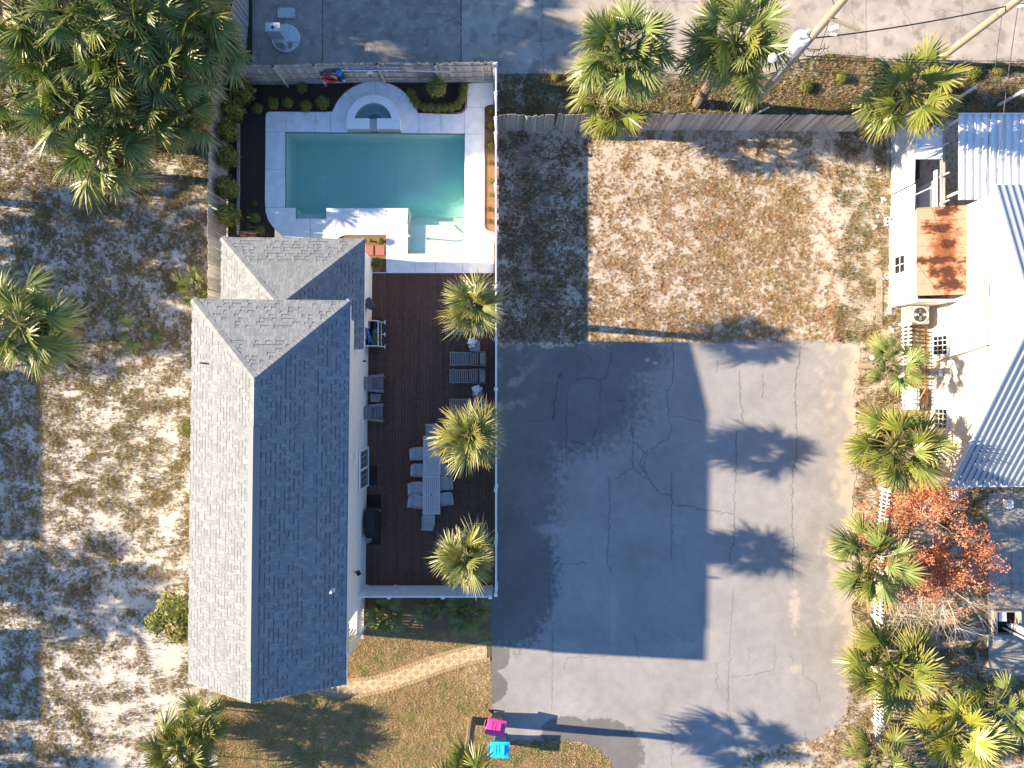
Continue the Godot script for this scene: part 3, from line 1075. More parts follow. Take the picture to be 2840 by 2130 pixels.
func make_spa() -> void:
	var at := plan(1040, 346)
	var spa := thing("spa", "raised half round white spa spilling into pool", "spa", at)
	var outer := ccw(flat([[966, 366]] + arc(1040, 346, 73.5, -180, 0, 30) + [[1114, 366]]))
	var inner := ccw(flat(arc(1039, 345, 51.5, -171.6, -8.4, 26)))
	var notch := ccw(flat([[1029, 330], [1050, 330], [1050, 372], [1029, 372]]))
	var pieces := cut([outer], ccw(stripe([1040, 260], [1040, 380], 0.008)))
	pieces = cut(pieces, ccw(stripe([966, 345], [990, 345], 0.008)))
	pieces = cut(pieces, ccw(stripe([1090, 345], [1114, 345], 0.008)))
	pieces = cut(cut(pieces, inner), notch)
	var plaster := grained("plaster", Color(0.60, 0.64, 0.56), Color(0.68, 0.71, 0.63), 0.05, 2.2, 0.8, 61, 0.3)
	for p in pieces:
		if area_of(p) < 0.01:
			continue
		var mb := mb_at(at)
		mb.prism(p, -0.5, 0.42)
		part(spa, "coping", mb, M.coping)
	var core := mb_at(at)
	core.prism(ccw(flat([[1029, 336], [1050, 336], [1050, 366], [1029, 366]])), -0.5, 0.30)
	part(spa, "spillway", core, grained("spill_stone", Color(0.30, 0.30, 0.30), Color(0.42, 0.41, 0.40), 0.1, 0.5, 0.5, 64, 0.5))
	var fl := mb_at(at)
	fl.prism(inner, -0.5, -0.02)
	part(spa, "seat", fl, grained("spa_plaster", Color(0.36, 0.44, 0.38), Color(0.44, 0.52, 0.46), 0.05, 1.2, 0.8, 63, 0.3))
	var well := mb_at(at)
	well.prism(ccw(flat([[1018, 338]] + arc(1040, 338, 22, -178, -2, 14) + [[1062, 338]])), -0.5, -0.012, true, false)
	part(spa, "foot_well", well, solid(0.05, 0.09, 0.085, 0.6))
	var fog := FogMaterial.new()
	fog.albedo = lin(0.14, 0.62, 0.52)
	fog.density = 1.1
	var v := FogVolume.new()
	v.name = "water"
	v.size = Vector3(1.66, 0.34, 0.72)
	v.position = plan(1039, 316) - at + Vector3(0, 0.16, 0)
	v.material = fog
	spa.add_child(v, true)
	var skin := mb_at(at)
	skin.prism(inner, 0.0, 0.332, true, false)
	var wm := StandardMaterial3D.new()
	wm.albedo_color = Color(lin(0.08, 0.20, 0.19), 0.22)
	wm.transparency = BaseMaterial3D.TRANSPARENCY_ALPHA
	wm.roughness = 0.03
	part(spa, "water_surface", skin, wm)
	var tiles := mb_at(at)
	var zf := (366.4 - MIDY) / UNIT
	for k in 24:
		var u := 968.0 + k * 6.08
		if u > 1026 and u < 1050:
			continue
		var a := plan(u, 366.4)
		tiles.box(Vector3(a.x + 0.05, 0.24, zf), Vector3(0.094, 0.3, 0.016))
	part(spa, "tile_face", tiles, grained("spa_tile", Color(0.34, 0.33, 0.31), Color(0.5, 0.48, 0.45), 0.2, 0.5, 0.5, 65, 0.6))

func make_deck() -> void:
	var deck := thing("timber_deck", "long red brown timber deck between house and white fence", "deck")
	var sub := MB.new()
	sub.prism(flat([[1004, 759], [1370, 759], [1370, 1624], [1004, 1624]]), 0.0, 0.125)
	part(deck, "substructure", sub, solid(0.012, 0.008, 0.006, 1.0))
	rng.seed = 901
	var z0 := (759.0 - MIDY) / UNIT
	var z1 := (1624.0 - MIDY) / UNIT
	var x := (1012.0 - MIDX) / UNIT
	var bodies := {}
	while x < (1368.0 - MIDX) / UNIT:
		var z := z0
		var first := true
		while z < z1 - 0.05:
			var l := [2.44, 3.05, 3.66, 4.27, 4.88][rng.randi() % 5] as float
			if first:
				l *= R(0.35, 1.0)
				first = false
			var e := minf(z + l, z1)
			var key := int(round((e - z) * 50.0))
			if not bodies.has(key):
				var b := MB.new()
				b.slab(Vector3.ZERO, Vector3(0.137, 0.03, key / 50.0 - 0.007), 0.004)
				bodies[key] = b.mesh()
			share(deck, "plank", bodies[key], M["plank_%d" % (rng.randi() % 5)], Transform3D(Basis.IDENTITY, Vector3(x + 0.07, 0.145 + R(-0.0015, 0.0015), (z + e) * 0.5)))
			z = e
		x += 0.1435
	var trim := MB.new()
	trim.bar(Vector3((1030.0 - MIDX) / UNIT, 0.10, z0 - 0.02), Vector3((1369.0 - MIDX) / UNIT, 0.10, z0 - 0.02), 0.03, 0.13)
	part(deck, "edge_board", trim, M.white)

var path_top := [[840, 1893], [900, 1890], [960, 1881], [1033, 1874], [1104, 1852], [1187, 1821], [1263, 1798], [1327, 1782], [1361, 1776]]
var path_low := [[862, 1917], [890, 1926], [944, 1935], [1001, 1933], [1072, 1919], [1151, 1894], [1231, 1865], [1295, 1846], [1361, 1831]]

func make_path() -> void:
	var root := Node3D.new()
	root.name = numbered("paver_path")
	root.set_meta("kind", "structure")
	add_child(root)
	var ring := path_top.duplicate()
	var back := path_low.duplicate()
	back.reverse()
	var whole := ccw(flat(ring + back))
	var bed := MB.new()
	bed.prism(whole, 0.0, 0.03)
	part(root, "sand_bed", bed, solid(0.12, 0.09, 0.06, 1.0))
	var inner: PackedVector2Array = Geometry2D.offset_polygon(whole, -0.165)[0]
	rng.seed = 331
	# border course: near-square blocks set along both edges
	for side in [path_top, path_low]:
		var f := flat(side)
		var run := 0.0
		for i in f.size() - 1:
			var a := f[i]
			var b := f[i + 1]
			var l := a.distance_to(b)
			var d := (b - a) / l
			var nrm := d.orthogonal()
			if (nrm.y > 0.0) == (side == path_low):
				nrm = -nrm
			var n := int(round(l / 0.165))
			var step := l / n
			for k in n:
				var p0 := a + d * (k * step + 0.009)
				var p1 := a + d * ((k + 1) * step - 0.009)
				var mb := MB.new()
				mb.prism(PackedVector2Array([p0, p1, p1 + nrm * 0.155, p0 + nrm * 0.155]), 0.02, 0.05 + R(-0.002, 0.002))
				part(root, "border_paver", mb, M.paver_dark if rng.randf() < 0.5 else M.paver_dark2)
	# inner field: diamonds framed by bars, small squares where the frames meet
	var L := 0.353
	var s := 0.085
	var turn := Transform2D(PI / 4.0, flat([[1080, 1880]])[0])
	for i in range(-16, 17):
		for j in range(-16, 17):
			var c := Vector2(i, j) * L
			if not Geometry2D.is_point_in_polygon(turn * c, whole):
				if not Geometry2D.is_point_in_polygon(turn * (c + Vector2(L, L) * 0.5), whole):
					continue
			var shapes := [["diamond_paver", [Vector2(-s, -s), Vector2(s, -s), Vector2(s, s), Vector2(-s, s)]]]
			var h := L * 0.5 - 0.005
			var g := s + 0.011
			var e := 0.055
			for q in 4:
				var bar := []
				for v in [Vector2(-s, g), Vector2(s, g), Vector2(s + e, (g + h) * 0.5), Vector2(s, h), Vector2(-s, h), Vector2(-s - e, (g + h) * 0.5)]:
					bar.append(v.rotated(q * PI * 0.5))
				shapes.append(["bar_paver", bar])
			var t := 0.066
			shapes.append(["small_paver", [Vector2(h - t, h), Vector2(h, h - t), Vector2(h + t, h), Vector2(h, h + t)]])
			for sh in shapes:
				var poly := PackedVector2Array()
				for v in sh[1]:
					poly.append(turn * (c + v))
				for q in Geometry2D.intersect_polygons(ccw(poly), inner):
					if area_of(q) < 0.0006:
						continue
					var mb := MB.new()
					mb.prism(q, 0.02, 0.05 + R(-0.002, 0.002))
					part(root, sh[0], mb, M.paver_dark2 if sh[0] == "diamond_paver" else M["paver_%d" % (rng.randi() % 5)])

# ---------- fences ----------

func white_fence() -> void:
	var h := 1.86
	var x := -0.71
	var at := Vector3(x, 0, -2.0)
	var f := thing("vinyl_fence", "long white vinyl panel fence between deck and driveway", "fence", at)
	var posts := [-13.95, -12.68, -11.58, -10.92, -8.70, -6.46, -4.26, -1.96, 0.22, 2.42, 4.64, 6.92, 9.20]
	for i in posts.size():
		vinyl_post(f, Vector3(x, 0, posts[i]), at, h)
		if i < posts.size() - 1:
			vinyl_panel(f, Vector3(x, 0, posts[i]), Vector3(x, 0, posts[i + 1]), at, h)
	# a short hook bracket on the panel by the bed
	var at2 := Vector3(-3.7, 0, 9.3)
	var g := thing("vinyl_fence", "short white vinyl fence closing the deck at its house end", "fence", at2)
	var xs := [-6.66, -5.36, -3.02, -0.95]
	for i in xs.size():
		vinyl_post(g, Vector3(xs[i], 0, 9.3), at2, h)
		if i < xs.size() - 1:
			vinyl_panel(g, Vector3(xs[i], 0, 9.3), Vector3(xs[i + 1], 0, 9.3), at2, h)

func vinyl_post(f: Node3D, p: Vector3, at: Vector3, h: float) -> void:
	var b := mb_at(at)
	b.box(p + Vector3(0, h * 0.5 + 0.02, 0), Vector3(0.127, h + 0.04, 0.127))
	var n := part(f, "post", b, M.vinyl)
	var c := mb_at(at)
	var q := p + Vector3(0, h + 0.04, 0)
	c.box(q + Vector3(0, 0.012, 0), Vector3(0.15, 0.024, 0.15))
	for k in 4:
		var a := Vector3(0.065, 0, 0.065).rotated(Vector3.UP, k * PI * 0.5)
		var d := Vector3(0.065, 0, 0.065).rotated(Vector3.UP, (k + 1) * PI * 0.5)
		c.tri(q + a + Vector3(0, 0.024, 0), q + d + Vector3(0, 0.024, 0), q + Vector3(0, 0.06, 0))
	part(n, "cap", c, M.white)

func vinyl_panel(f: Node3D, a: Vector3, b: Vector3, at: Vector3, h: float) -> void:
	var d := (b - a).normalized()
	a += d * 0.066
	b -= d * 0.066
	for y in [0.12, h - 0.05]:
		var r := mb_at(at)
		r.bar(a + Vector3(0, y, 0), b + Vector3(0, y, 0), 0.05, 0.14 if y < 1.0 else 0.09)
		part(f, "rail", r, M.vinyl)
	# tongue-and-groove boards between the rails
	var n := int(round((b - a).length() / 0.28))
	var step := (b - a).length() / n
	for k in n:
		var m := mb_at(at)
		var p := a + d * (k * step + 0.003)
		var q := a + d * ((k + 1) * step - 0.003)
		m.bar(p + Vector3(0, h * 0.5 + 0.04, 0), q + Vector3(0, h * 0.5 + 0.04, 0), 0.022, h - 0.28)
		part(f, "board", m, M.vinyl)

func wood_fence(called: String, label: String, pts: Array, h: float, rail_side: float, seed_value: int, posts_every := 2.4, wide := 0.14) -> void:
	rng.seed = seed_value
	var at := plan(pts[0][0], pts[0][1])
	var f := thing(called, label, "fence", at)
	var body := MB.new()
	body.box(Vector3(0, h * 0.5, 0), Vector3(wide - 0.012, h, 0.018))
	var pm := body.mesh()
	for i in pts.size() - 1:
		var a := plan(pts[i][0], pts[i][1])
		var b := plan(pts[i + 1][0], pts[i + 1][1])
		var l := (b - a).length()
		var d := (b - a) / l
		var nrm := Vector3(-d.z, 0, d.x) * rail_side
		var yaw := atan2(-d.z, d.x)
		var n := int(l / wide)
		for k in n:
			var p := a + d * (k + 0.5) * wide - at
			var bs := Basis(Vector3.UP, yaw) * Basis(Vector3(0, 0, 1), R(-0.012, 0.012)) * Basis(Vector3(1, 0, 0), R(-0.012, 0.012))
			share(f, "picket", pm, M["picket_%d" % (rng.randi() % 5)], Transform3D(bs.scaled_local(Vector3(1, R(0.975, 1.015), 1)), p + Vector3(0, 0.03, 0) + Vector3(-d.z, 0, d.x) * R(-0.006, 0.006)))
		if rail_side != 0.0:
			for y in [0.25, 0.62, 1.15, h - 0.25]:
				var r := mb_at(at)
				r.bar(a + nrm * 0.034 + Vector3(0, y + R(-0.02, 0.02), 0), b + nrm * 0.034 + Vector3(0, y + R(-0.02, 0.02), 0), 0.038, 0.088)
				part(f, "rail", r, M["picket_%d" % (rng.randi() % 5)])
			var m := maxi(1, int(round(l / posts_every)))
			for k in m + 1:
				var r := mb_at(at)
				var p := a + d * (l * k / m) + nrm * 0.10
				r.box(p + Vector3(0, h * 0.5 + 0.05, 0), Vector3(0.09, h + 0.1, 0.09), Basis(Vector3.UP, yaw))
				part(f, "post", r, M.picket_3)

func make_fences() -> void:
	white_fence()
	wood_fence("wood_fence", "weathered wood fence with rails behind the pool beds", [[637, 236], [800, 235], [905, 232], [1070, 229], [1220, 230], [1372, 228]], 2.06, 1.0, 41)
	wood_fence("wood_fence", "weathered wood fence beside shaded shrubs and grey roof", [[652, 60], [646, 236], [632, 420], [628, 600], [630, 868]], 2.06, 0.0, 42)
	wood_fence("wood_fence", "grey plank fence across the sandy yard behind palms", [[1386, 364], [1452, 363], [1460, 368], [1540, 363], [1900, 361], [2150, 364], [2404, 366]], 2.02, 0.0, 43, 2.4, 0.15)
	wood_fence("wood_fence", "old wood fence beside dark strip above shaded shrubs", [[690, -160], [690, 60], [676, 196]], 1.9, 1.0, 44)
	# white picket fence along the neighbour's edge of the drive
	rng.seed = 45
	var at := plan(2424, 1500)
	var f := thing("picket_fence", "low white picket fence between driveway palms and neighbour", "fence", at)
	var body := MB.new()
	for q in [[-0.036, 0.036]]:
		body.box(Vector3(0, 0.42, 0), Vector3(0.018, 0.84, 0.062))
		body.quad(Vector3(0.009, 0.84, 0.031), Vector3(0.009, 0.84, -0.031), Vector3(0.009, 0.93, 0), Vector3(0.009, 0.93, 0))
		body.quad(Vector3(-0.009, 0.84, -0.031), Vector3(-0.009, 0.84, 0.031), Vector3(-0.009, 0.93, 0), Vector3(-0.009, 0.93, 0))
		body.quad(Vector3(-0.009, 0.84, 0.031), Vector3(0.009, 0.84, 0.031), Vector3(0.009, 0.93, 0), Vector3(-0.009, 0.93, 0))
		body.quad(Vector3(0.009, 0.84, -0.031), Vector3(-0.009, 0.84, -0.031), Vector3(-0.009, 0.93, 0), Vector3(0.009, 0.93, 0))
	var pm := body.mesh()
	for run in [[[2496, 900], [2496, 1130]], [[2440, 1352], [2418, 1560]], [[2418, 1560], [2420, 2062]]]:
		var a := plan(run[0][0], run[0][1])
		var b := plan(run[1][0], run[1][1])
		var l := (b - a).length()
		var d := (b - a) / l
		var yaw := atan2(-d.z, d.x) + PI * 0.5
		for k in int(l / 0.175):
			share(f, "picket", pm, M.white, Transform3D(Basis(Vector3.UP, yaw) * Basis(Vector3(1, 0, 0), R(-0.03, 0.03)), a + d * (k + 0.5) * 0.175 - at + Vector3(0.03, 0.05, 0)))
		for y in [0.28, 0.72]:
			var r := mb_at(at)
			r.bar(a + Vector3(0, y, 0), b + Vector3(0, y, 0), 0.03, 0.05)
			part(f, "rail", r, M.white)
		for k in int(l / 2.4) + 1:
			var r := mb_at(at)
			r.box(a + d * minf(k * 2.4, l) + Vector3(-0.05, 0.5, 0), Vector3(0.09, 1.0, 0.09))
			part(f, "post", r, M.white)
	# thin wire fence beside the front lawn
	var at3 := plan(600, 1900)
	var w := thing("wire_fence", "thin wire fence with metal posts beside the front lawn", "fence", at3)
	for v in [1905, 1965, 2030, 2095, 2170]:
		var b := mb_at(at3)
		b.tube([plan(601, v), plan(601, v) + Vector3(0, 1.15, 0)], [0.02], 7)
		part(w, "post", b, M.galv)
	for y in [0.2, 0.42, 0.64, 0.86, 1.08]:
		var b := mb_at(at3)
		b.tube([plan(601, 1880) + Vector3(0, y, 0), plan(601, 2200) + Vector3(0, y, 0)], [0.004], 4)
		part(w, "wire", b, M.galv)

# ---------- the beach house ----------

var shingle_left := 300

func shingle_face(house: Node3D, at: Vector3, O: Vector3, U: Vector3, V: Vector3, poly: PackedVector2Array, singles: int) -> void:
	var N := U.cross(V).normalized()
	if N.y < 0.0:
		N = -N
	poly = ccw(poly)
	var deck := mb_at(at)
	var pts := []
	for p in poly:
		pts.append(O + U * p.x + V * p.y)
	for i in range(1, pts.size() - 1):
		if (pts[i] - pts[0]).cross(pts[i + 1] - pts[0]).dot(N) > 0.0:
			deck.tri(pts[0], pts[i], pts[i + 1])
		else:
			deck.tri(pts[0], pts[i + 1], pts[i])
	part(house, "roof_deck", deck, solid(0.08, 0.08, 0.08, 1.0))
	var ex := 0.165
	var lo := Vector2(1e9, 1e9)
	var hi := Vector2(-1e9, -1e9)
	for p in poly:
		lo = lo.min(p)
		hi = hi.max(p)
	var rest := mb_at(at)
	var widths := [0.12, 0.14, 0.17, 0.20]
	var singles_mesh := {}
	var v := lo.y
	var made := 0
	while v < hi.y:
		var u := lo.x - R(0, 0.3)
		while u < hi.x:
			var wi := rng.randi() % 4
			var w: float = widths[wi]
			var tone := rng.randi() % 5
			var low := R(0.0, 0.012)
			var rect := PackedVector2Array([Vector2(u + 0.003, v - low), Vector2(u + w - 0.003, v - low), Vector2(u + w - 0.003, v + ex + 0.01), Vector2(u + 0.003, v + ex + 0.01)])
			var thick := 0.006 if rng.randf() < 0.45 else 0.020
			var got := Geometry2D.intersect_polygons(rect, poly)
			u += w
			if got.is_empty():
				continue
			var full := got.size() == 1 and absf(area_of(got[0]) - area_of(rect)) < 1e-4
			if full and made < singles and v > hi.y * 0.35:
				made += 1
				if not singles_mesh.has(wi):
					var sm := MB.new()
					wedge(sm, PackedVector2Array([Vector2(0.003, 0), Vector2(w - 0.003, 0), Vector2(w - 0.003, ex + 0.01), Vector2(0.003, ex + 0.01)]), Vector3.ZERO, Vector3.RIGHT, Vector3(0, 0, -1), Vector3.UP, 0.0, ex, 0.018)
					singles_mesh[wi] = sm.mesh()
				share(house, "shingle", singles_mesh[wi], M["shingle_%d" % tone], Transform3D(Basis(U, N, -V) if U.cross(N).dot(-V) > 0.0 else Basis(U, N, -V), O + U * (u - w) + V * (v - low) - at))
				continue
			var t: float = [0.88, 0.95, 1.0, 1.07, 1.14][tone]
			rest.col = Color(0.225, 0.245, 0.255) * t
			# shadow gaps between raised tabs, painted as a dark band along low tab butts
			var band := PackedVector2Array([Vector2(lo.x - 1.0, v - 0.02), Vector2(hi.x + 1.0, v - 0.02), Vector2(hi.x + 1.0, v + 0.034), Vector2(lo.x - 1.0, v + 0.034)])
			for q in got:
				if area_of(q) < 0.0004:
					continue
				if thick > 0.01:
					wedge(rest, q, O, U, V, N, v, ex, thick)
					continue
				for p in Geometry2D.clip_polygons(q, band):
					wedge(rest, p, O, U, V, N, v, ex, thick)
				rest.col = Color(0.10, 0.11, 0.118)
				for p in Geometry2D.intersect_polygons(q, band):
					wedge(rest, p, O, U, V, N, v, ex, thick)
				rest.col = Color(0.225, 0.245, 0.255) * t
		v += ex
	var st := part(house, "shingles", rest, M.shingle)
	st.set_meta("kind", "stuff")

func wedge(mb: MB, q: PackedVector2Array, O: Vector3, U: Vector3, V: Vector3, N: Vector3, v0: float, ex: float, thick: float) -> void:
	var top := []
	var bot := []
	for p in q:
		var t := clampf((p.y - v0) / ex, 0.0, 1.0)
		top.append(O + U * p.x + V * p.y + N * (0.004 + thick * (1.0 - 0.85 * t)))
		bot.append(O + U * p.x + V * p.y + N * 0.002)
	for i in range(1, q.size() - 1):
		if (top[i] - top[0]).cross(top[i + 1] - top[0]).dot(N) > 0.0:
			mb.tri(top[0], top[i], top[i + 1])
		else:
			mb.tri(top[0], top[i + 1], top[i])
	var ctr := Vector3.ZERO
	for p in top:
		ctr += p
	ctr /= top.size()
	for i in q.size():
		var j := (i + 1) % q.size()
		var nn: Vector3 = (bot[j] - bot[i]).cross(top[i] - bot[i])
		if nn.dot(top[i] - ctr) > 0.0:
			mb.quad(bot[i], bot[j], top[j], top[i])
		else:
			mb.quad(bot[j], bot[i], top[i], top[j])

func caps_along(house: Node3D, at: Vector3, a: Vector3, b: Vector3, n1: Vector3, n2: Vector3) -> void:
	var l := (b - a).length()
	var d := (b - a) / l
	var s1 := d.cross(n1).normalized()
	var s2 := d.cross(n2).normalized()
	if s1.dot(n2) > 0.0:
		s1 = -s1
	if s2.dot(n1) > 0.0:
		s2 = -s2
	if s1.y > 0.0:
		s1 = -s1
	if s2.y > 0.0:
		s2 = -s2
	var mb := mb_at(at)
	var k := 0.0
	while k < l:
		var e := minf(k + 0.15, l)
		var t := [0.88, 0.97, 1.05, 1.1][rng.randi() % 4] as float
		mb.col = Color(0.23, 0.25, 0.26) * t
		var up := (n1 + n2).normalized()
		var p0 := a + d * k + up * 0.032
		var p1 := a + d * e + up * 0.020
		for s in [[s1, n1], [s2, n2]]:
			var sv: Vector3 = s[0]
			var q0 := a + d * k + sv * 0.15 + (s[1] as Vector3) * 0.024
			var q1 := a + d * e + sv * 0.15 + (s[1] as Vector3) * 0.017
			if (p1 - p0).cross(q0 - p0).dot(s[1]) > 0.0:
				mb.quad(p0, p1, q1, q0)
			else:
				mb.quad(p0, q0, q1, p1)
		k = e
	part(house, "hip_cap", mb, M.shingle)

func make_house() -> void:
	rng.seed = 515
	var at := Vector3(-9.1, 0, 4.0)
	var house := thing("beach_house", "two storey cream beach house with grey hipped shingle roof", "house", at)
	var u := Vector3(1, 0, 0.0113).normalized()
	var d := Vector3(-0.0113, 0, 1).normalized()
	var E := 6.3
	var RH := 7.98
	var A := Vector3(-11.99, E, -3.19)
	var wide := 5.92
	var len := 14.39
	var half := wide * 0.5
	var rise := RH - E
	var sl := sqrt(half * half + rise * rise)
	var NE := A + u * wide
	var SW := A + d * len
	var SE := NE + d * len
	var rn := A + u * half + d * half + Vector3.UP * rise
	var rs := A + u * half + d * len + Vector3.UP * rise
	var vw := (u * half + Vector3.UP * rise) / sl
	var ve := (-u * half + Vector3.UP * rise) / sl
	var vn := (d * half + Vector3.UP * rise) / sl
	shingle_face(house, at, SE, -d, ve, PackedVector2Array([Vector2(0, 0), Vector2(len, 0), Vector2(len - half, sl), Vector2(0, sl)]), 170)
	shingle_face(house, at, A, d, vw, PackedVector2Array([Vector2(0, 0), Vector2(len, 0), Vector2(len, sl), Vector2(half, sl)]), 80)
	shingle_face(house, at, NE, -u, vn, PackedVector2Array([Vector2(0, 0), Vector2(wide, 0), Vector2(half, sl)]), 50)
	var nw := (-u * rise + Vector3.UP * half).normalized()
	var ne := (u * rise + Vector3.UP * half).normalized()
	var nn := (-d * rise + Vector3.UP * half).normalized()
	caps_along(house, at, A, rn, nw, nn)
	caps_along(house, at, NE, rn, ne, nn)
	caps_along(house, at, rn, rs, nw, ne)
	# raised ridge vent
	var rv := mb_at(at)
	var va := rn + d * 1.7
	var vb := rs - d * 1.45
	rv.col = Color(0.225, 0.245, 0.255)
	for s in [[-u, nw], [u, ne]]:
		var sv: Vector3 = s[0] * 0.21 + Vector3.DOWN * 0.21 * rise / half
		var up := Vector3.UP * 0.065
		var p := [va + up, vb + up, vb + up + sv, va + up + sv]
		if (p[1] - p[0]).cross(p[3] - p[0]).dot(s[1]) > 0.0:
			rv.quad(p[0], p[1], p[2], p[3])
		else:
			rv.quad(p[0], p[3], p[2], p[1])
		var lowp := Vector3.DOWN * 0.05
		rv.quad(p[3] + lowp, p[2] + lowp, p[2], p[3])
		rv.quad(p[2] + lowp, p[3] + lowp, p[3], p[2])
	part(house, "ridge_vent", rv, M.shingle)
	# fascia and soffit
	for e in [[A, NE], [NE, SE], [SW, A]]:
		var b := mb_at(at)
		var off := ((e[1] - e[0]) as Vector3).normalized().cross(Vector3.UP) * 0.0
		b.bar(e[0] - Vector3(0, 0.095, 0) + off, e[1] - Vector3(0, 0.095, 0) + off, 0.025, 0.17)
		part(house, "fascia", b, M.white)
	for e in [[SW, rs], [SE, rs]]:
		var b := mb_at(at)
		b.bar(e[0] - Vector3(0, 0.10, 0), e[1] - Vector3(0, 0.10, 0), 0.025, 0.17)
		part(house, "barge_board", b, M.white)
	var so := mb_at(at)
	so.quad(A - Vector3(0, 0.18, 0), NE - Vector3(0, 0.18, 0), SE - Vector3(0, 0.18, 0), SW - Vector3(0, 0.18, 0))
	part(house, "soffit", so, M.white)
	# walls
	var ow := 0.60
	var w0 := A + u * ow + d * 0.5
	var wx := wide - ow * 2.0
	var ws := 9.78 + 3.19 - 0.5
	var c := [w0, w0 + u * wx, w0 + u * wx + d * ws, w0 + d * ws]
	for i in 4:
		var p: Vector3 = c[i]
		var q: Vector3 = c[(i + 1) % 4]
		p.y = 0.0
		q.y = 0.0
		var b := mb_at(at)
		var hh := E - 0.18
		b.bar(p + Vector3(0, hh * 0.5, 0), q + Vector3(0, hh * 0.5, 0), 0.16, hh)
		part(house, "wall", b, M.wall)
	var gt := mb_at(at)
	var ga: Vector3 = c[3]
	var gb: Vector3 = c[2]
	ga.y = E - 0.18
	gb.y = E - 0.18
	var gd := d * 1.28
	gt.tri(ga + gd, gb + gd, (ga + gb) * 0.5 + gd + Vector3(0, rise * 0.8, 0))
	part(house, "gable", gt, M.wall)
	# porch in the shelter of the front gable: two floors, posts, rails
	var ps: Vector3 = c[3]
	var pe: Vector3 = c[2]
	ps.y = 0
	pe.y = 0
	var deep := 1.32
	for f in [[0.42, 0.42], [3.5, 0.15]]:
		var b := mb_at(at)
		var mid := (ps + pe) * 0.5 + d * (deep * 0.5 + 0.08)
		b.box(Vector3(mid.x, f[0] - f[1] * 0.5, mid.z), Vector3(wx + 0.1, f[1], deep - 0.06), Basis(u, Vector3.UP, d))
		part(house, "porch_floor", b, grained("porch_boards", Color(0.62, 0.56, 0.40), Color(0.72, 0.66, 0.5), 0.03, 1.2, 0.8, 66, 0.3))
	for p in [ps + d * deep, pe + d * deep, (ps + pe) * 0.5 + d * deep]:
		var b := mb_at(at)
		b.box(p + Vector3(0, (E - 0.2) * 0.5, 0), Vector3(0.2, E - 0.2, 0.2), Basis(u, Vector3.UP, d))
		part(house, "porch_post", b, M.white)
	for lvl in [0.42, 3.5]:
		for sideline in [[pe + d * 0.12, pe + d * (deep - 0.1)], [ps + d * 0.12, ps + d * (deep - 0.1)], [(ps + pe) * 0.5 + d * deep + u * 0.12, pe + d * deep - u * 0.12]]:
			var a: Vector3 = sideline[0]
			var b2: Vector3 = sideline[1]
			for y in [0.12, 0.98]:
				var r := mb_at(at)
				r.bar(a + Vector3(0, lvl + y, 0), b2 + Vector3(0, lvl + y, 0), 0.07, 0.06)
				part(house, "porch_rail", r, M.white)
			var n := int((b2 - a).length() / 0.13)
			for k in n:
				var r := mb_at(at)
				var p := a.lerp(b2, (k + 0.5) / n)
				r.box(p + Vector3(0, lvl + 0.55, 0), Vector3(0.04, 0.8, 0.075), Basis(u, Vector3.UP, d))
				part(house, "baluster", r, M.white)
	# boarded upper side of the porch, with a gap below the eave
	var ub := mb_at(at)
	ub.bar(ps + d * 0.1 + Vector3(0, 4.65, 0), ps + d * (deep - 0.1) + Vector3(0, 4.65, 0), 0.05, 2.4)
	part(house, "porch_screen", ub, M.wall)
	# front steps down to the paver path
	for k in 3:
		var b := mb_at(at)
		var mid := ps.lerp(pe, 0.28) + d * (deep + 0.14 + k * 0.28)
		b.box(Vector3(mid.x, 0.16 - k * 0.06 + 0.02, mid.z), Vector3(1.4, 0.32 - k * 0.11, 0.28), Basis(u, Vector3.UP, d))
		part(house, "front_step", b, M.concrete)
	# patio door on the deck side
	var ex: float = (c[1] as Vector3).x + 0.075
	var door := mb_at(at)
	var z0 := 2.86
	var z1 := 4.68
	var zx := ex - 0.0113 * (z0 + z1) * 0.5 + 0.005
	for bb in [[z0, z1, 0.14, 0.24], [z0, z1, 2.02, 2.12]]:
		door.box(Vector3(zx + 0.03, (bb[2] + bb[3]) * 0.5, (z0 + z1) * 0.5), Vector3(0.07, bb[3] - bb[2], z1 - z0))
	for z in [z0 + 0.05, (z0 + z1) * 0.5, z1 - 0.05]:
		door.box(Vector3(zx + 0.03, 1.13, z), Vector3(0.068, 1.78, 0.1))
	var dn := part(house, "patio_door", door, M.white)
	for k in 2:
		var za := z0 + 0.1 + k * (z1 - z0) * 0.5 - k * 0.05
		var zb := (z0 + z1) * 0.5 - 0.05 + k * ((z1 - z0) * 0.5 - 0.05)
		var g := mb_at(at)
		g.box(Vector3(zx + 0.02, 1.13, (za + zb) * 0.5), Vector3(0.012, 1.78, zb - za))
		part(dn, "pane", g, M.glass)
		var mu := mb_at(at)
		for j in 2:
			mu.box(Vector3(zx + 0.034, 1.13, lerpf(za, zb, (j + 1) / 3.0)), Vector3(0.014, 1.78, 0.018))
		for j in 4:
			mu.box(Vector3(zx + 0.0335, 0.24 + 1.78 * (j + 1) / 5.0, (za + zb) * 0.5), Vector3(0.012, 0.018, zb - za))
		part(dn, "muntin", mu, solid(0.5, 0.5, 0.45, 0.6))
	# vent pipes on the roof
	var pipes := thing("vent_pipe", "short grey vent pipe on shaded slope of house roof", "pipe", plan(921, 1639, 6.9))
	var pb := MB.new()
	pb.tube([Vector3(0, -0.3, 0), Vector3(0, 0.22, 0)], [0.05], 10)
	part(pipes, "pipe", pb, solid(0.5, 0.52, 0.54, 0.6))
	var pb2 := MB.new()
	pb2.lathe(Vector3(0, -0.12, 0), [Vector2(0.052, 0.10), Vector2(0.10, 0.0)], 12)
	part(pipes, "flashing", pb2, M.galv)
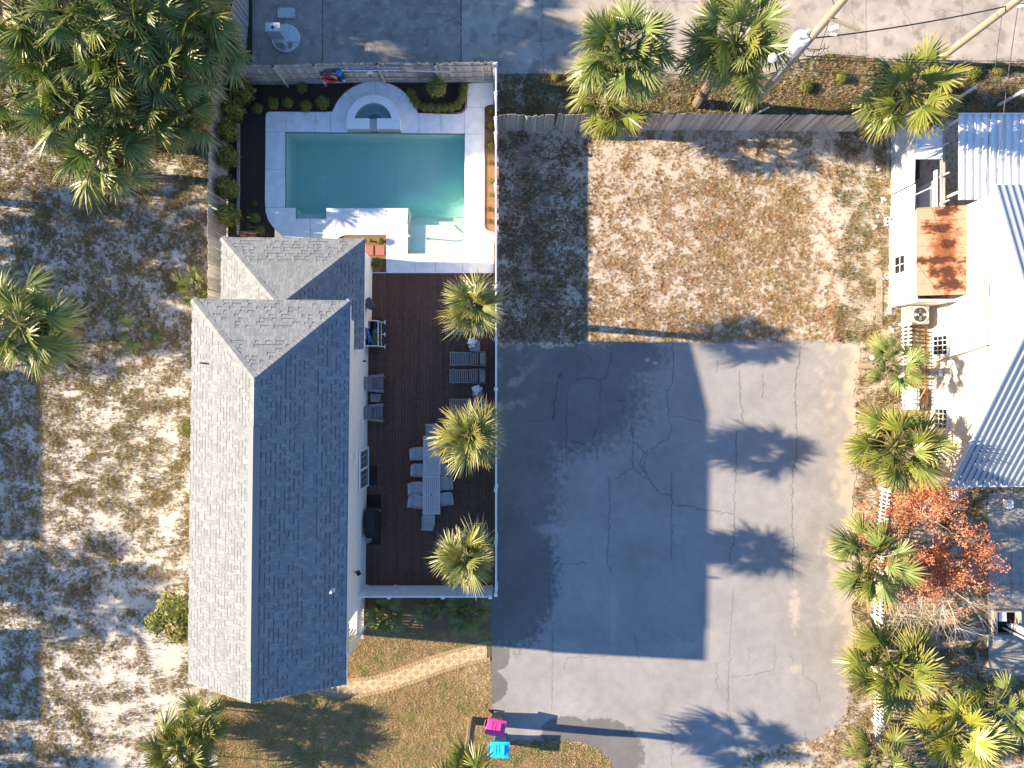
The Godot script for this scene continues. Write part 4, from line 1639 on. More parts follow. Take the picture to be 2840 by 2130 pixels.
	var pipe2 := thing("vent_pipe", "small vent pipe casting shadow on sunlit slope of house roof", "pipe", plan(559, 1007, 6.75))
	var pc := MB.new()
	pc.tube([Vector3(0, -0.3, 0), Vector3(0, 0.2, 0)], [0.035], 10)
	part(pipe2, "pipe", pc, solid(0.30, 0.22, 0.12, 0.6))
	make_wing(u, d)
	# things fixed on the walls
	var lamp := thing("flood_light", "black flood light fixed on cream wall near roof pipe", "lamp", Vector3(ex - 0.06, 2.85, 7.95))
	var lb := MB.new()
	lb.box(Vector3(0.05, 0, 0), Vector3(0.1, 0.05, 0.05))
	lb.box(Vector3(0.16, -0.03, 0.05), Vector3(0.16, 0.12, 0.2), Basis(Vector3.UP, 0.5))
	part(lamp, "housing", lb, M.black)
	var bird := thing("bird_ornament", "white flying gull ornament on cream wall above patio door", "ornament", Vector3(ex - 0.02, 3.1, 3.05))
	var bb2 := MB.new()
	for s in [-1.0, 1.0]:
		bb2.tube([Vector3(0.03, 0, 0), Vector3(0.07, 0.10, 0.12 * s), Vector3(0.05, 0.06, 0.28 * s)], [0.035, 0.03, 0.004], 6)
	bb2.tube([Vector3(0.05, -0.14, 0), Vector3(0.07, 0.0, 0), Vector3(0.06, 0.12, 0)], [0.01, 0.045, 0.02], 8)
	part(bird, "figure", bb2, solid(0.8, 0.8, 0.76, 0.6))
	for q in [[1017, 1001, 1.4, "small dark tap box low on cream wall by chairs"], [1008, 1167, 1.9, "small white sensor on cream wall past second chair"]]:
		var t := thing("wall_fitting", q[3], "fitting", Vector3(ex - 0.02 - 0.0113 * (q[1] - MIDY) / UNIT, q[2], (q[1] - MIDY) / UNIT * 0.95))
		var b := MB.new()
		b.tube([Vector3(0, 0, 0), Vector3(0.1, 0.02, 0), Vector3(0.13, -0.03, 0)], [0.035, 0.045, 0.03], 8)
		part(t, "body", b, M.white if q[2] > 1.5 else M.black)

func make_wing(u: Vector3, d: Vector3) -> void:
	var at := Vector3(-9.2, 0, -4.5)
	var wing := thing("house_wing", "single storey wing with grey hipped roof beside the pool", "house", at)
	var E := 3.0
	var A := Vector3(-12.22, E, -6.17)
	var wide := 6.03
	var len := 3.75
	var half := wide * 0.5
	var rise := 1.74
	var sl := sqrt(half * half + rise * rise)
	var NE := A + u * wide
	var SW := A + d * len
	var SE := NE + d * len
	var rn := A + u * half + d * half + Vector3.UP * rise
	var rs := A + u * half + d * len + Vector3.UP * rise
	var vw := (u * half + Vector3.UP * rise) / sl
	var ve := (-u * half + Vector3.UP * rise) / sl
	var vn := (d * half + Vector3.UP * rise) / sl
	var tail := 0.9
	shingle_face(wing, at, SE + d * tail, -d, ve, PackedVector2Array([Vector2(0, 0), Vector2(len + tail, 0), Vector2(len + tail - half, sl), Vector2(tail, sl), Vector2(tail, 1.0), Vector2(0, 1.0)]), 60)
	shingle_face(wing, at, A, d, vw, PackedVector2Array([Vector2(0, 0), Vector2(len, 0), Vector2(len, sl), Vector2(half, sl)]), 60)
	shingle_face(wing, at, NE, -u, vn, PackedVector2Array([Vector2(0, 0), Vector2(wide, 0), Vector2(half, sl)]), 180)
	var nw := (-u * rise + Vector3.UP * half).normalized()
	var ne := (u * rise + Vector3.UP * half).normalized()
	var nn := (-d * rise + Vector3.UP * half).normalized()
	caps_along(wing, at, A, rn, nw, nn)
	caps_along(wing, at, NE, rn, ne, nn)
	for e in [[A, NE], [NE, SE + d * tail], [SW, A]]:
		var b := mb_at(at)
		b.bar(e[0] - Vector3(0, 0.085, 0), e[1] - Vector3(0, 0.085, 0), 0.025, 0.15)
		part(wing, "fascia", b, M.white)
	var so := mb_at(at)
	so.quad(A - Vector3(0, 0.16, 0), NE - Vector3(0, 0.16, 0), SE + d * tail - Vector3(0, 0.16, 0), SW - Vector3(0, 0.16, 0))
	part(wing, "soffit", so, M.white)
	var c := [A + u * 0.35 + d * 0.35, NE - u * 0.30 + d * 0.35, NE - u * 0.30 + d * 3.6, A + u * 0.35 + d * 3.6]
	for i in 3:
		var p: Vector3 = c[[0, 1, 3][i]]
		var q: Vector3 = c[[1, 2, 0][i]]
		p.y = 0
		q.y = 0
		var b := mb_at(at)
		b.bar(p + Vector3(0, 1.42, 0), q + Vector3(0, 1.42, 0), 0.14, 2.84)
		part(wing, "wall", b, M.wall)
	var k := thing("wall_box", "slanted dark grey utility box on wing wall by deck", "box", plan(1024, 842, 1.6))
	var b3 := MB.new()
	b3.box(Vector3(0.02, -0.1, 0), Vector3(0.28, 0.5, 0.42), Basis(Vector3.UP, 0.5))
	b3.box(Vector3(0.02, 0.165, 0), Vector3(0.31, 0.03, 0.45), Basis(Vector3.UP, 0.5))
	part(k, "case", b3, solid(0.06, 0.07, 0.085, 0.5))
	var b4 := MB.new()
	b4.box(Vector3(-0.12, -0.1, 0), Vector3(0.1, 0.3, 0.2))
	part(k, "bracket", b4, M.black)

# ---------- palms, shrubs, trees ----------

var fronds := []
var fronds_wide := []
var fronds_long := []
var fronds_dead := []

# a fan leaf: stalk along +x, then pleated segments spread round its end
func fan_leaf(seed_value: int, stalk: float, blade: float, segs: int, spread: float, droop: float, wide: float, green: Color, tip: Color, fold: float) -> ArrayMesh:
	rng.seed = seed_value
	var mb := MB.new()
	mb.col = green.lerp(Color(0.20, 0.20, 0.07), 0.5)
	var sag := droop * 0.35
	var s := []
	for i in 4:
		var t := i / 3.0
		s.append(Vector3(stalk * t, -sag * stalk * t * t, 0))
	mb.tube(s, [0.022, 0.016, 0.012, 0.009], 4, false)
	var base: Vector3 = s[3]
	var d := Vector3(1, -2.0 * sag * 0.6, 0).normalized()
	var side := Vector3(0, 0, 1)
	var up := side.cross(d).normalized()
	for i in segs:
		var t := (i + 0.5) / segs * 2.0 - 1.0
		var a := t * spread + R(-0.04, 0.04)
		var sd := (side - up * fold * signf(t)).normalized()
		var dir := (d * cos(a) + sd * sin(a)).normalized()
		var perp := (-d * sin(a) + sd * cos(a)).normalized()
		var root := base + d * (0.10 * blade * (1.0 - absf(t)))
		var l := blade * (0.72 + 0.28 * cos(a * 0.6)) * R(0.86, 1.06)
		var w := wide * R(0.85, 1.1)
		var dr := droop * R(0.4, 1.9)
		var kick := R(-0.13, 0.13)
		var g := green * R(0.75, 1.25)
		var st := []
		for q in [[0.0, 0.22], [0.34, 1.0], [0.70, 0.68], [1.0, 0.05]]:
			var f: float = q[0]
			var c := root + dir * l * f + Vector3(0, -1, 0) * dr * l * f * f * 0.55 + perp * kick * l * f * f
			var hw: float = w * q[1] * 0.5
			var pl := up * (0.32 if i % 2 == 0 else -0.32)
			st.append([c - (perp - pl).normalized() * hw, c + (perp - pl).normalized() * hw])
		var ks := [g * 0.85, g, g.lerp(tip, 0.25), tip]
		for k in 3:
			var p: Array = st[k]
			var q: Array = st[k + 1]
			mb.tric(p[0], q[0], p[1], ks[k], ks[k + 1], ks[k])
			if k < 2:
				mb.tric(p[1], q[0], q[1], ks[k], ks[k + 1], ks[k + 1])
	return mb.mesh()

func make_leaves() -> void:
	var g := Color(0.20, 0.225, 0.058)
	for k in 8:
		fronds.append(fan_leaf(700 + k, 0.36 + 0.05 * (k % 3), 0.64, 30, 1.9 + 0.15 * (k % 3), 0.25 + 0.13 * k, 0.036, g, Color(0.52, 0.46, 0.22), 0.3 + 0.15 * (k % 4)))
	for k in 8:
		fronds_long.append(fan_leaf(720 + k, 0.52 + 0.06 * (k % 3), 0.50, 34, 2.1 + 0.12 * (k % 3), 0.15 + 0.11 * k, 0.037, Color(0.150, 0.205, 0.050), Color(0.40, 0.36, 0.15), 0.15 + 0.15 * (k % 4)))
	for k in 5:
		fronds_wide.append(fan_leaf(740 + k, 0.50, 0.56, 46, 2.45, 0.10 + 0.06 * k, 0.050, Color(0.27, 0.30, 0.05), Color(0.52, 0.45, 0.18), 0.12))
	for k in 3:
		fronds_dead.append(fan_leaf(760 + k, 0.40, 0.56, 26, 1.7, 0.7 + 0.2 * k, 0.035, Color(0.32, 0.20, 0.10), Color(0.44, 0.30, 0.16), 0.6))

# «u, w» is where the middle of the crown stands on plan at height «h»
func palm(called: String, label: String, u: float, w: float, h: float, r: float, n: int, seed_value: int, look: String, dead := 3, trunk_r := 0.17, low := -0.65, set_of := [], lean := Vector3.ZERO, group := "palms on the lots") -> void:
	rng.seed = seed_value
	var top := plan(u, w, h)
	var at := Vector3(top.x, 0, top.z) + lean
	var t := thing(called, label, "palm tree", at, 0.0, group)
	var tb := MB.new()
	var pts := []
	var rad := []
	var hh := top - at
	for i in 9:
		var f := i / 8.0
		pts.append(Vector3(hh.x * f * f, h * f, hh.z * f * f) + Vector3(R(-0.02, 0.02), -0.05, R(-0.02, 0.02)))
		rad.append(trunk_r * (1.25 - 0.35 * f if f < 0.8 else 1.05) * R(0.92, 1.08))
	tb.tube(pts, rad, 10)
	part(t, "trunk", tb, M.trunk)
	# cut leaf bases under the crown
	var boots := MB.new()
	for i in 26:
		var a := i * 2.399
		var y := h - 0.4 - i * 0.045
		if y < 0.1:
			break
		var f := clampf(y / h, 0, 1)
		var c := Vector3(hh.x * f * f, y, hh.z * f * f)
		var o := Vector3(cos(a), 0, sin(a))
		boots.bar(c + o * trunk_r * 0.8, c + o * (trunk_r + 0.13) + Vector3(0, 0.14, 0), 0.07, 0.025)
	if boots.v.size() > 0:
		part(t, "leaf_base", boots, M.trunk)
	var kit: Array = set_of if not set_of.is_empty() else (fronds if group == "palms growing through the deck" else fronds_long)
	for i in n:
		var f := (i + 0.5) / n
		var el := lerpf(1.3, low, pow(f, 0.9)) + R(-0.24, 0.24)
		var az := i * 2.39996 + R(-0.45, 0.45)
		var sc := 0.86 * r * (0.72 + 0.35 * sin(PI * clampf(f * 0.85 + 0.15, 0, 1))) * R(0.78, 1.16)
		var idx := clampi(int(f * kit.size() + R(-1.2, 1.2)), 0, kit.size() - 1)
		var m: Material = M[look]
		if R(0, 1) < 0.16:
			m = M.leaf_yellow
		elif R(0, 1) < 0.12:
			m = M.leaf_olive
		var b := Basis(Vector3.UP, az) * Basis(Vector3(0, 0, 1), el) * Basis(Vector3(1, 0, 0), R(-0.85, 0.85))
		share(t, "frond", kit[idx], m, Transform3D(b.scaled(Vector3.ONE * sc), Vector3(hh.x, h, hh.z) + Vector3(cos(az), 0, -sin(az)) * 0.06 - Vector3(0, f * 0.25, 0)))
	for i in dead:
		var az := R(0, TAU)
		var el := R(-1.35, -0.75)
		var b := Basis(Vector3.UP, az) * Basis(Vector3(0, 0, 1), el) * Basis(Vector3(1, 0, 0), R(-0.6, 0.6))
		var m := share(t, "frond", fronds_dead[rng.randi() % 3], M.leaf_dead, Transform3D(b.scaled(Vector3.ONE * r * R(0.7, 0.95)), Vector3(hh.x, h - 0.3, hh.z)))
		m.set_meta("label", "dead brown hanging frond")

func make_palms() -> void:
	make_leaves()
	var dg := "palms growing through the deck"
	palm("cabbage_palm", "deck palm beside the first lounger nearest the pool", 1310, 846, 5.7, 1.3, 38, 1, "leaf", 2, 0.14, -0.55, [], Vector3.ZERO, dg)
	palm("cabbage_palm", "deck palm leaning over the end of the dining table", 1303, 1206, 5.9, 1.4, 40, 2, "leaf", 1, 0.14, -0.55, [], Vector3.ZERO, dg)
	palm("cabbage_palm", "deck palm nearest the short white end fence", 1288, 1548, 5.7, 1.38, 42, 3, "leaf", 2, 0.14, -0.6, [], Vector3.ZERO, dg)
	palm("cabbage_palm", "lawn palm beside the pink and blue bins", 1280, 2186, 5.6, 1.6, 36, 4, "leaf_yellow", 2, 0.15, -0.5, [], Vector3(0.1, 0, 0))
	palm("cabbage_palm", "tall palm over lane edge and grey plank fence", 1728, 140, 6.2, 2.05, 58, 5, "leaf", 3, 0.18, -0.8)
	palm("cabbage_palm", "lower palm drooping over the grey plank fence", 1690, 285, 3.4, 1.75, 26, 6, "leaf_yellow", 4, 0.16, -0.7)
	palm("cabbage_palm", "tall palm beside utility pole with transformer", 2045, 118, 6.0, 2.15, 58, 7, "leaf", 5, 0.18, -0.8)
	palm("cabbage_palm", "palm at end of plank fence above white shed", 2528, 258, 4.4, 2.05, 34, 8, "leaf_yellow", 4, 0.18, -0.6)
	palm("cabbage_palm", "thin palm before the cream gable wall and condenser", 2482, 1010, 2.9, 1.5, 20, 9, "leaf", 2, 0.15, -0.5)
	palm("cabbage_palm", "broad palm at drive edge beside cream gable wall", 2488, 1240, 3.3, 2.2, 40, 10, "leaf_yellow", 3, 0.17, -0.6)
	palm("cabbage_palm", "palm growing under the red leaved tree at drive edge", 2418, 1552, 3.5, 2.0, 30, 11, "leaf", 1, 0.15, -0.4)
	palm("cabbage_palm", "spreading palm over the white picket fence", 2475, 1845, 2.7, 2.25, 36, 12, "leaf_yellow", 3, 0.17, -0.5)
	palm("fan_palm", "bright yellow green fan palm with broad leaves", 2650, 2030, 2.2, 2.1, 26, 13, "leaf", 2, 0.2, -0.3, fronds_wide)
	palm("cabbage_palm", "palm between concrete pad and bright fan palm", 2770, 1955, 2.6, 1.75, 24, 14, "leaf", 3, 0.18, -0.5)
	palm("cabbage_palm", "low palm at the end of the white picket fence", 2440, 2110, 2.2, 1.55, 24, 15, "leaf_olive", 2, 0.16, -0.4)
	palm("cabbage_palm", "big shaggy palm with brown skirt on white sand lot", 50, 905, 4.2, 2.3, 52, 16, "leaf", 14, 0.2, -1.0)
	palm("palmetto", "yellow tipped palmetto between wood fence and grey roof", 545, 795, 0.7, 0.95, 16, 17, "leaf_yellow", 3, 0.1, 0.05)
	palm("palmetto", "sparse dwarf palmetto in the shaded sand lot", 382, 918, 0.25, 1.0, 9, 18, "leaf", 1, 0.06, 0.05)
	palm("palmetto", "bushy yellow green palmetto beside the wire fence", 500, 2085, 2.3, 1.7, 46, 19, "leaf_yellow", 4, 0.14, -0.3)
	palm("palmetto", "green palmetto overhanging the wire fence near lawn", 560, 2012, 2.2, 1.3, 30, 20, "leaf", 2, 0.12, -0.3)
	palm("palmetto", "small dark palm by porch below white end fence", 1068, 1702, 0.7, 1.0, 24, 21, "leaf", 0, 0.1, -0.1)
	palm("palmetto", "smallest dark palm under white end fence", 1190, 1690, 0.55, 0.78, 22, 22, "leaf", 0, 0.08, -0.1)
	palm("palmetto", "dark palm under white end fence nearest driveway", 1295, 1703, 0.6, 1.0, 26, 23, "leaf", 0, 0.1, -0.1)
	# the dense grove in the corner lot
	var gg := "palms in the dense corner grove"
	var grove := [[60, 40, 5.2, 2.1, "in far corner of the grove"], [215, 30, 6.0, 2.0, "grove palm at frame edge beside corner palm"], [375, 40, 5.6, 2.1, "grove palm over the dirt beside old fence"], [525, 60, 5.0, 1.9, "grove palm leaning towards concrete lane"], [130, 165, 4.7, 2.1, "inner grove palm behind corner palm"], [300, 165, 4.9, 2.1, "grove palm in the thick of the grove"], [460, 175, 4.6, 2.0, "grove palm nearest the fence corner"], [40, 270, 4.2, 1.9, "grove palm at edge of pale drive"], [190, 300, 4.6, 2.1, "grove palm in front row over white sand"], [385, 290, 3.8, 2.1, "grove palm shading the wood fence"], [490, 310, 3.6, 1.7, "low grove palm against wood fence"], [275, 420, 3.6, 2.1, "front grove palm with brown skirt over sand"], [580, 130, 4.0, 1.5, "last grove palm over fence by lane"]]
	for i in grove.size():
		var g: Array = grove[i]
		var lab: String = g[4]
		if i == 0:
			lab = "grove palm in the very corner above others"
		palm("cabbage_palm", lab, g[0], g[1], g[2], g[3], 42, 100 + i, "leaf", 3 + (6 if i == 11 else 0), 0.17, -0.8, [], Vector3.ZERO, gg)
	# palms on the next lot, out of view, that throw their shade over the sand
	var og := "palms of the next lot"
	var k := 0
	for q in [[-34.2, -8.3, 6.6], [-31.6, -6.9, 6.2], [-37.0, -6.2, 7.4], [-33.0, -4.7, 6.4], [-29.8, -5.4, 5.4], [-35.4, -3.4, 6.8], [-35.5, 7.6, 7.0], [-33.4, 9.0, 6.2], [-36.4, 16.6, 6.4], [-28.5, -8.8, 5.2], [-19.5, -18.9, 7.0], [-16.8, -17.0, 7.4], [-22.5, -17.5, 7.2], [-18.6, -17.6, 7.6], [-24.0, -19.8, 7.0], [-21.0, -18.0, 7.6], [-15.6, -19.0, 6.6], [-25.6, -19.6, 7.2], [-27.6, -18.4, 7.4]]:
		var uu := Vector3(q[0], q[2], q[1])
		palm("cabbage_palm", "palm beyond view whose shade crosses the %s" % ["sand", "sand lot", "white sand", "sand by lawn", "sand by fence", "sand by roof", "lower sand", "lower sand lot", "last sand", "upper sand", "lane", "lane bay", "lane slabs", "lane joint", "lane hatch", "lane lid", "lane fence", "lane end", "lane middle"][k], MIDX + q[0] * UNIT / (1.0 - q[2] / EYE), MIDY + q[1] * UNIT / (1.0 - q[2] / EYE), q[2], 2.1, 26, 140 + k, "leaf", 2, 0.17, -0.7, [], Vector3.ZERO, og)
		k += 1

# a leafy ball: leaves through its volume, thicker towards the outside
func leaf_ball(seed_value: int, n: int, size: float, flatness := 0.85) -> ArrayMesh:
	rng.seed = seed_value
	var mb := MB.new()
	var lump := FastNoiseLite.new()
	lump.seed = seed_value
	lump.frequency = 1.1
	for i in n:
		var dir := Vector3(R(-1, 1), R(-0.55, 1), R(-1, 1))
		if dir.length() > 1.0 or dir.length() < 0.05:
			continue
		dir = dir.normalized()
		var rr := pow(R(0.25, 1.0), 0.45) * (0.82 + 0.36 * lump.get_noise_3dv(dir * 1.6))
		var p := dir * rr
		p.y *= flatness
		var nrm := (dir + Vector3(R(-0.7, 0.7), R(-0.3, 0.9), R(-0.7, 0.7))).normalized()
		var a := nrm.cross(Vector3(R(-1, 1), R(-1, 1), R(-1, 1))).normalized()
		var b := nrm.cross(a)
		var s := size * R(0.7, 1.3)
		var g := R(0.6, 1.4)
		mb.col = Color(0.165 * g * R(0.8, 1.35), 0.19 * g, 0.036 * g)
		mb.quad(p - a * s, p - b * s * 0.5, p + a * s, p + b * s * 0.5)
	return mb.mesh()

var balls := []

func shrub(label: String, u: float, w: float, h: float, r: float, look: String, tall := 1.0, group := "", called := "shrub") -> void:
	var top := plan(u, w, h)
	var t := thing(called, label, "shrub", Vector3(top.x, 0.03, top.z), R(0, TAU), group)
	var stem := MB.new()
	for i in 4:
		var a := i * 1.7
		stem.tube([Vector3(0, 0, 0), Vector3(cos(a) * r * 0.35, h * 0.6, sin(a) * r * 0.35)], [0.02, 0.012], 5, false)
	part(t, "stem", stem, M.trunk)
	share(t, "foliage", balls[rng.randi() % balls.size()], M[look], Transform3D(Basis.IDENTITY.scaled(Vector3(r * R(0.92, 1.08), r * tall, r * R(0.92, 1.08))), Vector3(0, h, 0)))

func make_shrubs() -> void:
	for k in 4:
		balls.append(leaf_ball(800 + k, 2600, 0.085))
	rng.seed = 820
	var wf := "tall shrubs along the wood fence"
	for q in [[646, 306, "tall dark shrub by fence corner end of bed"], [634, 366, "tall dark shrub second along wood fence"], [632, 436, "tall dark shrub midway along wood fence"], [632, 520, "tall dark shrub fourth along wood fence"], [634, 598, "tall dark shrub nearest grey wing roof"]]:
		shrub(q[2], q[0], q[1], 1.1, 0.6, "bush", 1.7, wf)
	shrub("large dark shrub in the upper bed corner", 668, 252, 0.7, 0.72, "bush", 1.1)
	for q in [[714, 302, 0.30, "bush", "small round shrub at terrace corner"], [758, 286, 0.34, "bush", "dark round shrub second in upper bed"], [799, 284, 0.34, "bush", "dark round shrub third in upper bed"], [850, 294, 0.33, "bush", "low clipped shrub near spa terrace"], [895, 284, 0.42, "bush", "large clipped shrub against spa terrace curve"], [838, 245, 0.32, "bush", "dark shrub close under lifebuoy fence"]]:
		shrub(q[4], q[0], q[1], 0.3, q[2], q[3], 1.0, "clipped shrubs in the upper bed")
	shrub("bright green rounded bush above the clipped hedge", 1211, 243, 0.95, 0.52, "bush", 1.1)
	var hg := "clipped hedge plants round the bright bush"
	var hedge := [[1140, 258, "start of hedge beside spa curve"], [1148, 275, "hedge plant second down spa curve"], [1158, 290, "hedge plant at hedge inner corner"], [1176, 297, "hedge plant first along terrace"], [1195, 299, "hedge plant second along terrace"], [1214, 300, "hedge plant third along terrace"], [1233, 299, "hedge plant fourth along terrace"], [1252, 297, "hedge plant fifth along terrace"], [1268, 292, "hedge plant at hedge outer corner"], [1279, 276, "hedge plant beside pale terrace strip"], [1284, 259, "hedge plant upper beside terrace strip"], [1287, 243, "last hedge plant below wood fence"]]
	for q in hedge:
		shrub(q[2], q[0], q[1], 0.26, 0.26, "bush", 1.0, hg, "hedge_plant")
	for q in [[1359, 309, 0.26, "bush_yellow", "uppermost yellow green shrub by white fence"], [1359, 349, 0.25, "bush_yellow", "second yellow green shrub by white fence"], [1360, 402, 0.26, "bush_yellow", "third yellow green shrub by white fence"], [1361, 452, 0.15, "bush_orange", "uppermost orange plant by white fence"], [1364, 503, 0.17, "bush_yellow", "small yellow plant by white fence"], [1361, 540, 0.12, "bush", "tiny green plant by white fence"], [1358, 580, 0.16, "bush_orange", "orange plant midway down bark strip"], [1359, 614, 0.14, "bush_orange", "lowest orange plant in bark strip"]]:
		shrub(q[4], q[0], q[1], q[2] * 0.8, q[2], q[3], 1.0, "plants in the bark strip by the white fence")
	shrub("round shrub by curved terrace end near roof", 708, 605, 0.3, 0.29, "bush", 1.0)
	shrub("round bright shrub touching grey wing roof", 722, 640, 0.3, 0.27, "bush", 1.0)
	shrub("small reddish plant on the dark bed", 706, 565, 0.18, 0.18, "bush_orange", 1.0)
	shrub("small green and red plant at terrace notch", 1056, 668, 0.22, 0.2, "bush_yellow", 1.0)
	shrub("round shrub between house wall and terrace", 1046, 729, 0.32, 0.31, "bush", 1.0)
	shrub("tiny potted plant at wing roof corner", 1027, 668, 0.2, 0.12, "bush", 1.0)
	shrub("yellow flowering bush peeping from behind house roof", 521, 1190, 0.7, 0.5, "bush_yellow", 1.0)
	# big broad-leaved bush by the sunny side of the house
	balls.append(leaf_ball(830, 900, 0.12))
	rng.seed = 831
	for q in [[468, 1690, 0.9, 0.75, "bush", "broad leaved bush beside house, upper clump"], [490, 1750, 0.8, 0.7, "bush_yellow", "broad leaved bush beside house, yellow lower clump"], [430, 1730, 0.7, 0.6, "bush", "broad leaved bush beside house, outer clump"]]:
		var top := plan(q[0], q[1], q[2])
		var t := thing("bush", q[5], "shrub", Vector3(top.x, 0, top.z))
		share(t, "foliage", balls[4], M[q[4]], Transform3D(Basis(Vector3.UP, R(0, 6)).scaled(Vector3(q[3] * 1.2, q[3], q[3] * 1.2)), Vector3(0, q[2] * 0.7, 0)))
		var st := MB.new()
		for i in 6:
			st.tube([Vector3(0, 0, 0), Vector3(R(-0.5, 0.5), q[2], R(-0.5, 0.5))], [0.025, 0.01], 5, false)
		part(t, "stem", st, M.trunk)
	# weedy bushes at the lane end of the lot
	for q in [[2120, 300, 0.25, 0.35, "dark weed clump below utility pole"], [2235, 240, 0.2, 0.4, "dark weed clump in lane verge"], [2335, 215, 0.2, 0.35, "weed clump beside rubble in verge"], [2700, 200, 0.15, 0.45, "green weed clump beside lane near white posts"], [2770, 190, 0.15, 0.4, "weed clump at lane edge far corner"], [1540, 215, 0.12, 0.22, "small weed at lane edge by palm"], [1585, 218, 0.12, 0.25, "second small weed at lane edge by palm"]]:
		shrub(q[4], q[0], q[1], q[2], q[3], "bush", 0.6, "weeds in the lane verge", "weed")

func limb(mb: MB, tips: Array, p: Vector3, d: Vector3, l: float, r: float, depth: int) -> void:
	var pts := [p]
	var rad := [r]
	var q := p
	var dd := d
	for i in 4:
		dd = (dd + Vector3(R(-0.25, 0.25), R(-0.15, 0.18), R(-0.25, 0.25))).normalized()
		q += dd * l / 4.0
		pts.append(q)
		rad.append(r * (1.0 - 0.16 * (i + 1)))
	mb.tube(pts, rad, 5 if depth > 1 else 4, false)
	if depth <= 2:
		tips.append(q)
		tips.append(pts[2])
	if depth == 0:
		return
	for k in (3 if depth > 2 else 3):
		var nd := (dd + Vector3(R(-0.9, 0.9), R(-0.25, 0.45), R(-0.9, 0.9))).normalized()
		limb(mb, tips, pts[2 + rng.randi() % 3], nd, l * R(0.62, 0.85), r * 0.5, depth - 1)

func make_red_tree() -> void:
	rng.seed = 909
	var at := Vector3(17.75, 0, 8.0)
	var t := thing("red_leaved_tree", "tree with orange red leaves and bare pale branches", "tree", at)
	var trunk := MB.new()
	trunk.tube([Vector3(0, -0.05, 0), Vector3(0.05, 0.6, -0.05), Vector3(0, 1.2, -0.1)], [0.15, 0.12, 0.10], 8, false)
	part(t, "trunk", trunk, grained("grey_bark", Color(0.22, 0.19, 0.16), Color(0.36, 0.32, 0.28), 0.06, 0.7, 0.9, 98, 0.5))
	var wood := MB.new()
	var tips := []
	for k in 9:
		var a := k * TAU / 9.0 + R(-0.2, 0.2)
		limb(wood, tips, Vector3(0, R(0.6, 1.2), -0.1), Vector3(cos(a) * 0.9, R(0.3, 1.0), sin(a) * 0.9 - 0.15).normalized(), R(1.35, 1.75), 0.05, 4)
	for k in 4:
		limb(wood, tips, Vector3(0, 1.1, -0.1), Vector3(R(-0.35, 0.35), 1.0, R(-0.6, 0.1)).normalized(), R(0.9, 1.2), 0.045, 4)
	for k in 4:
		var a := PI * 0.5 + R(-0.7, 0.7)
		limb(wood, tips, Vector3(0, 0.8, 0.1), Vector3(cos(a), R(0.15, 0.4), sin(a)).normalized(), R(1.2, 1.5), 0.045, 4)
	part(t, "branch", wood, grained("grey_twig", Color(0.46, 0.40, 0.33), Color(0.64, 0.57, 0.49), 0.06, 0.7, 0.9, 99, 0.5))
	var leaves := MB.new()
	for p in tips:
		var bare := smoothstep(0.3, 1.3, p.z + R(-0.7, 0.7))
		if R(0, 1) < bare:
			continue
		for i in 9:
			var c: Vector3 = p + Vector3(R(-0.17, 0.17), R(-0.1, 0.14), R(-0.17, 0.17))
			var nrm := Vector3(R(-0.8, 0.8), R(0.1, 1), R(-0.8, 0.8)).normalized()
			var a := nrm.cross(Vector3(R(-1, 1), 0.3, R(-1, 1))).normalized()
			var b := nrm.cross(a)
			var s := R(0.03, 0.055)
			leaves.col = [Color(0.60, 0.19, 0.08), Color(0.66, 0.28, 0.11), Color(0.52, 0.11, 0.06), Color(0.62, 0.33, 0.15)][rng.randi() % 4] * R(0.7, 1.2)
			leaves.quad(c - a * s, c - b * s * 0.55, c + a * s, c + b * s * 0.55)
	var lf := leafy(1, 1, 1, 0.6)
	lf.backlight = lin(0.4, 0.2, 0.1)
	part(t, "foliage", leaves, lf)

# ---------- deck furniture ----------

const DECK := 0.162

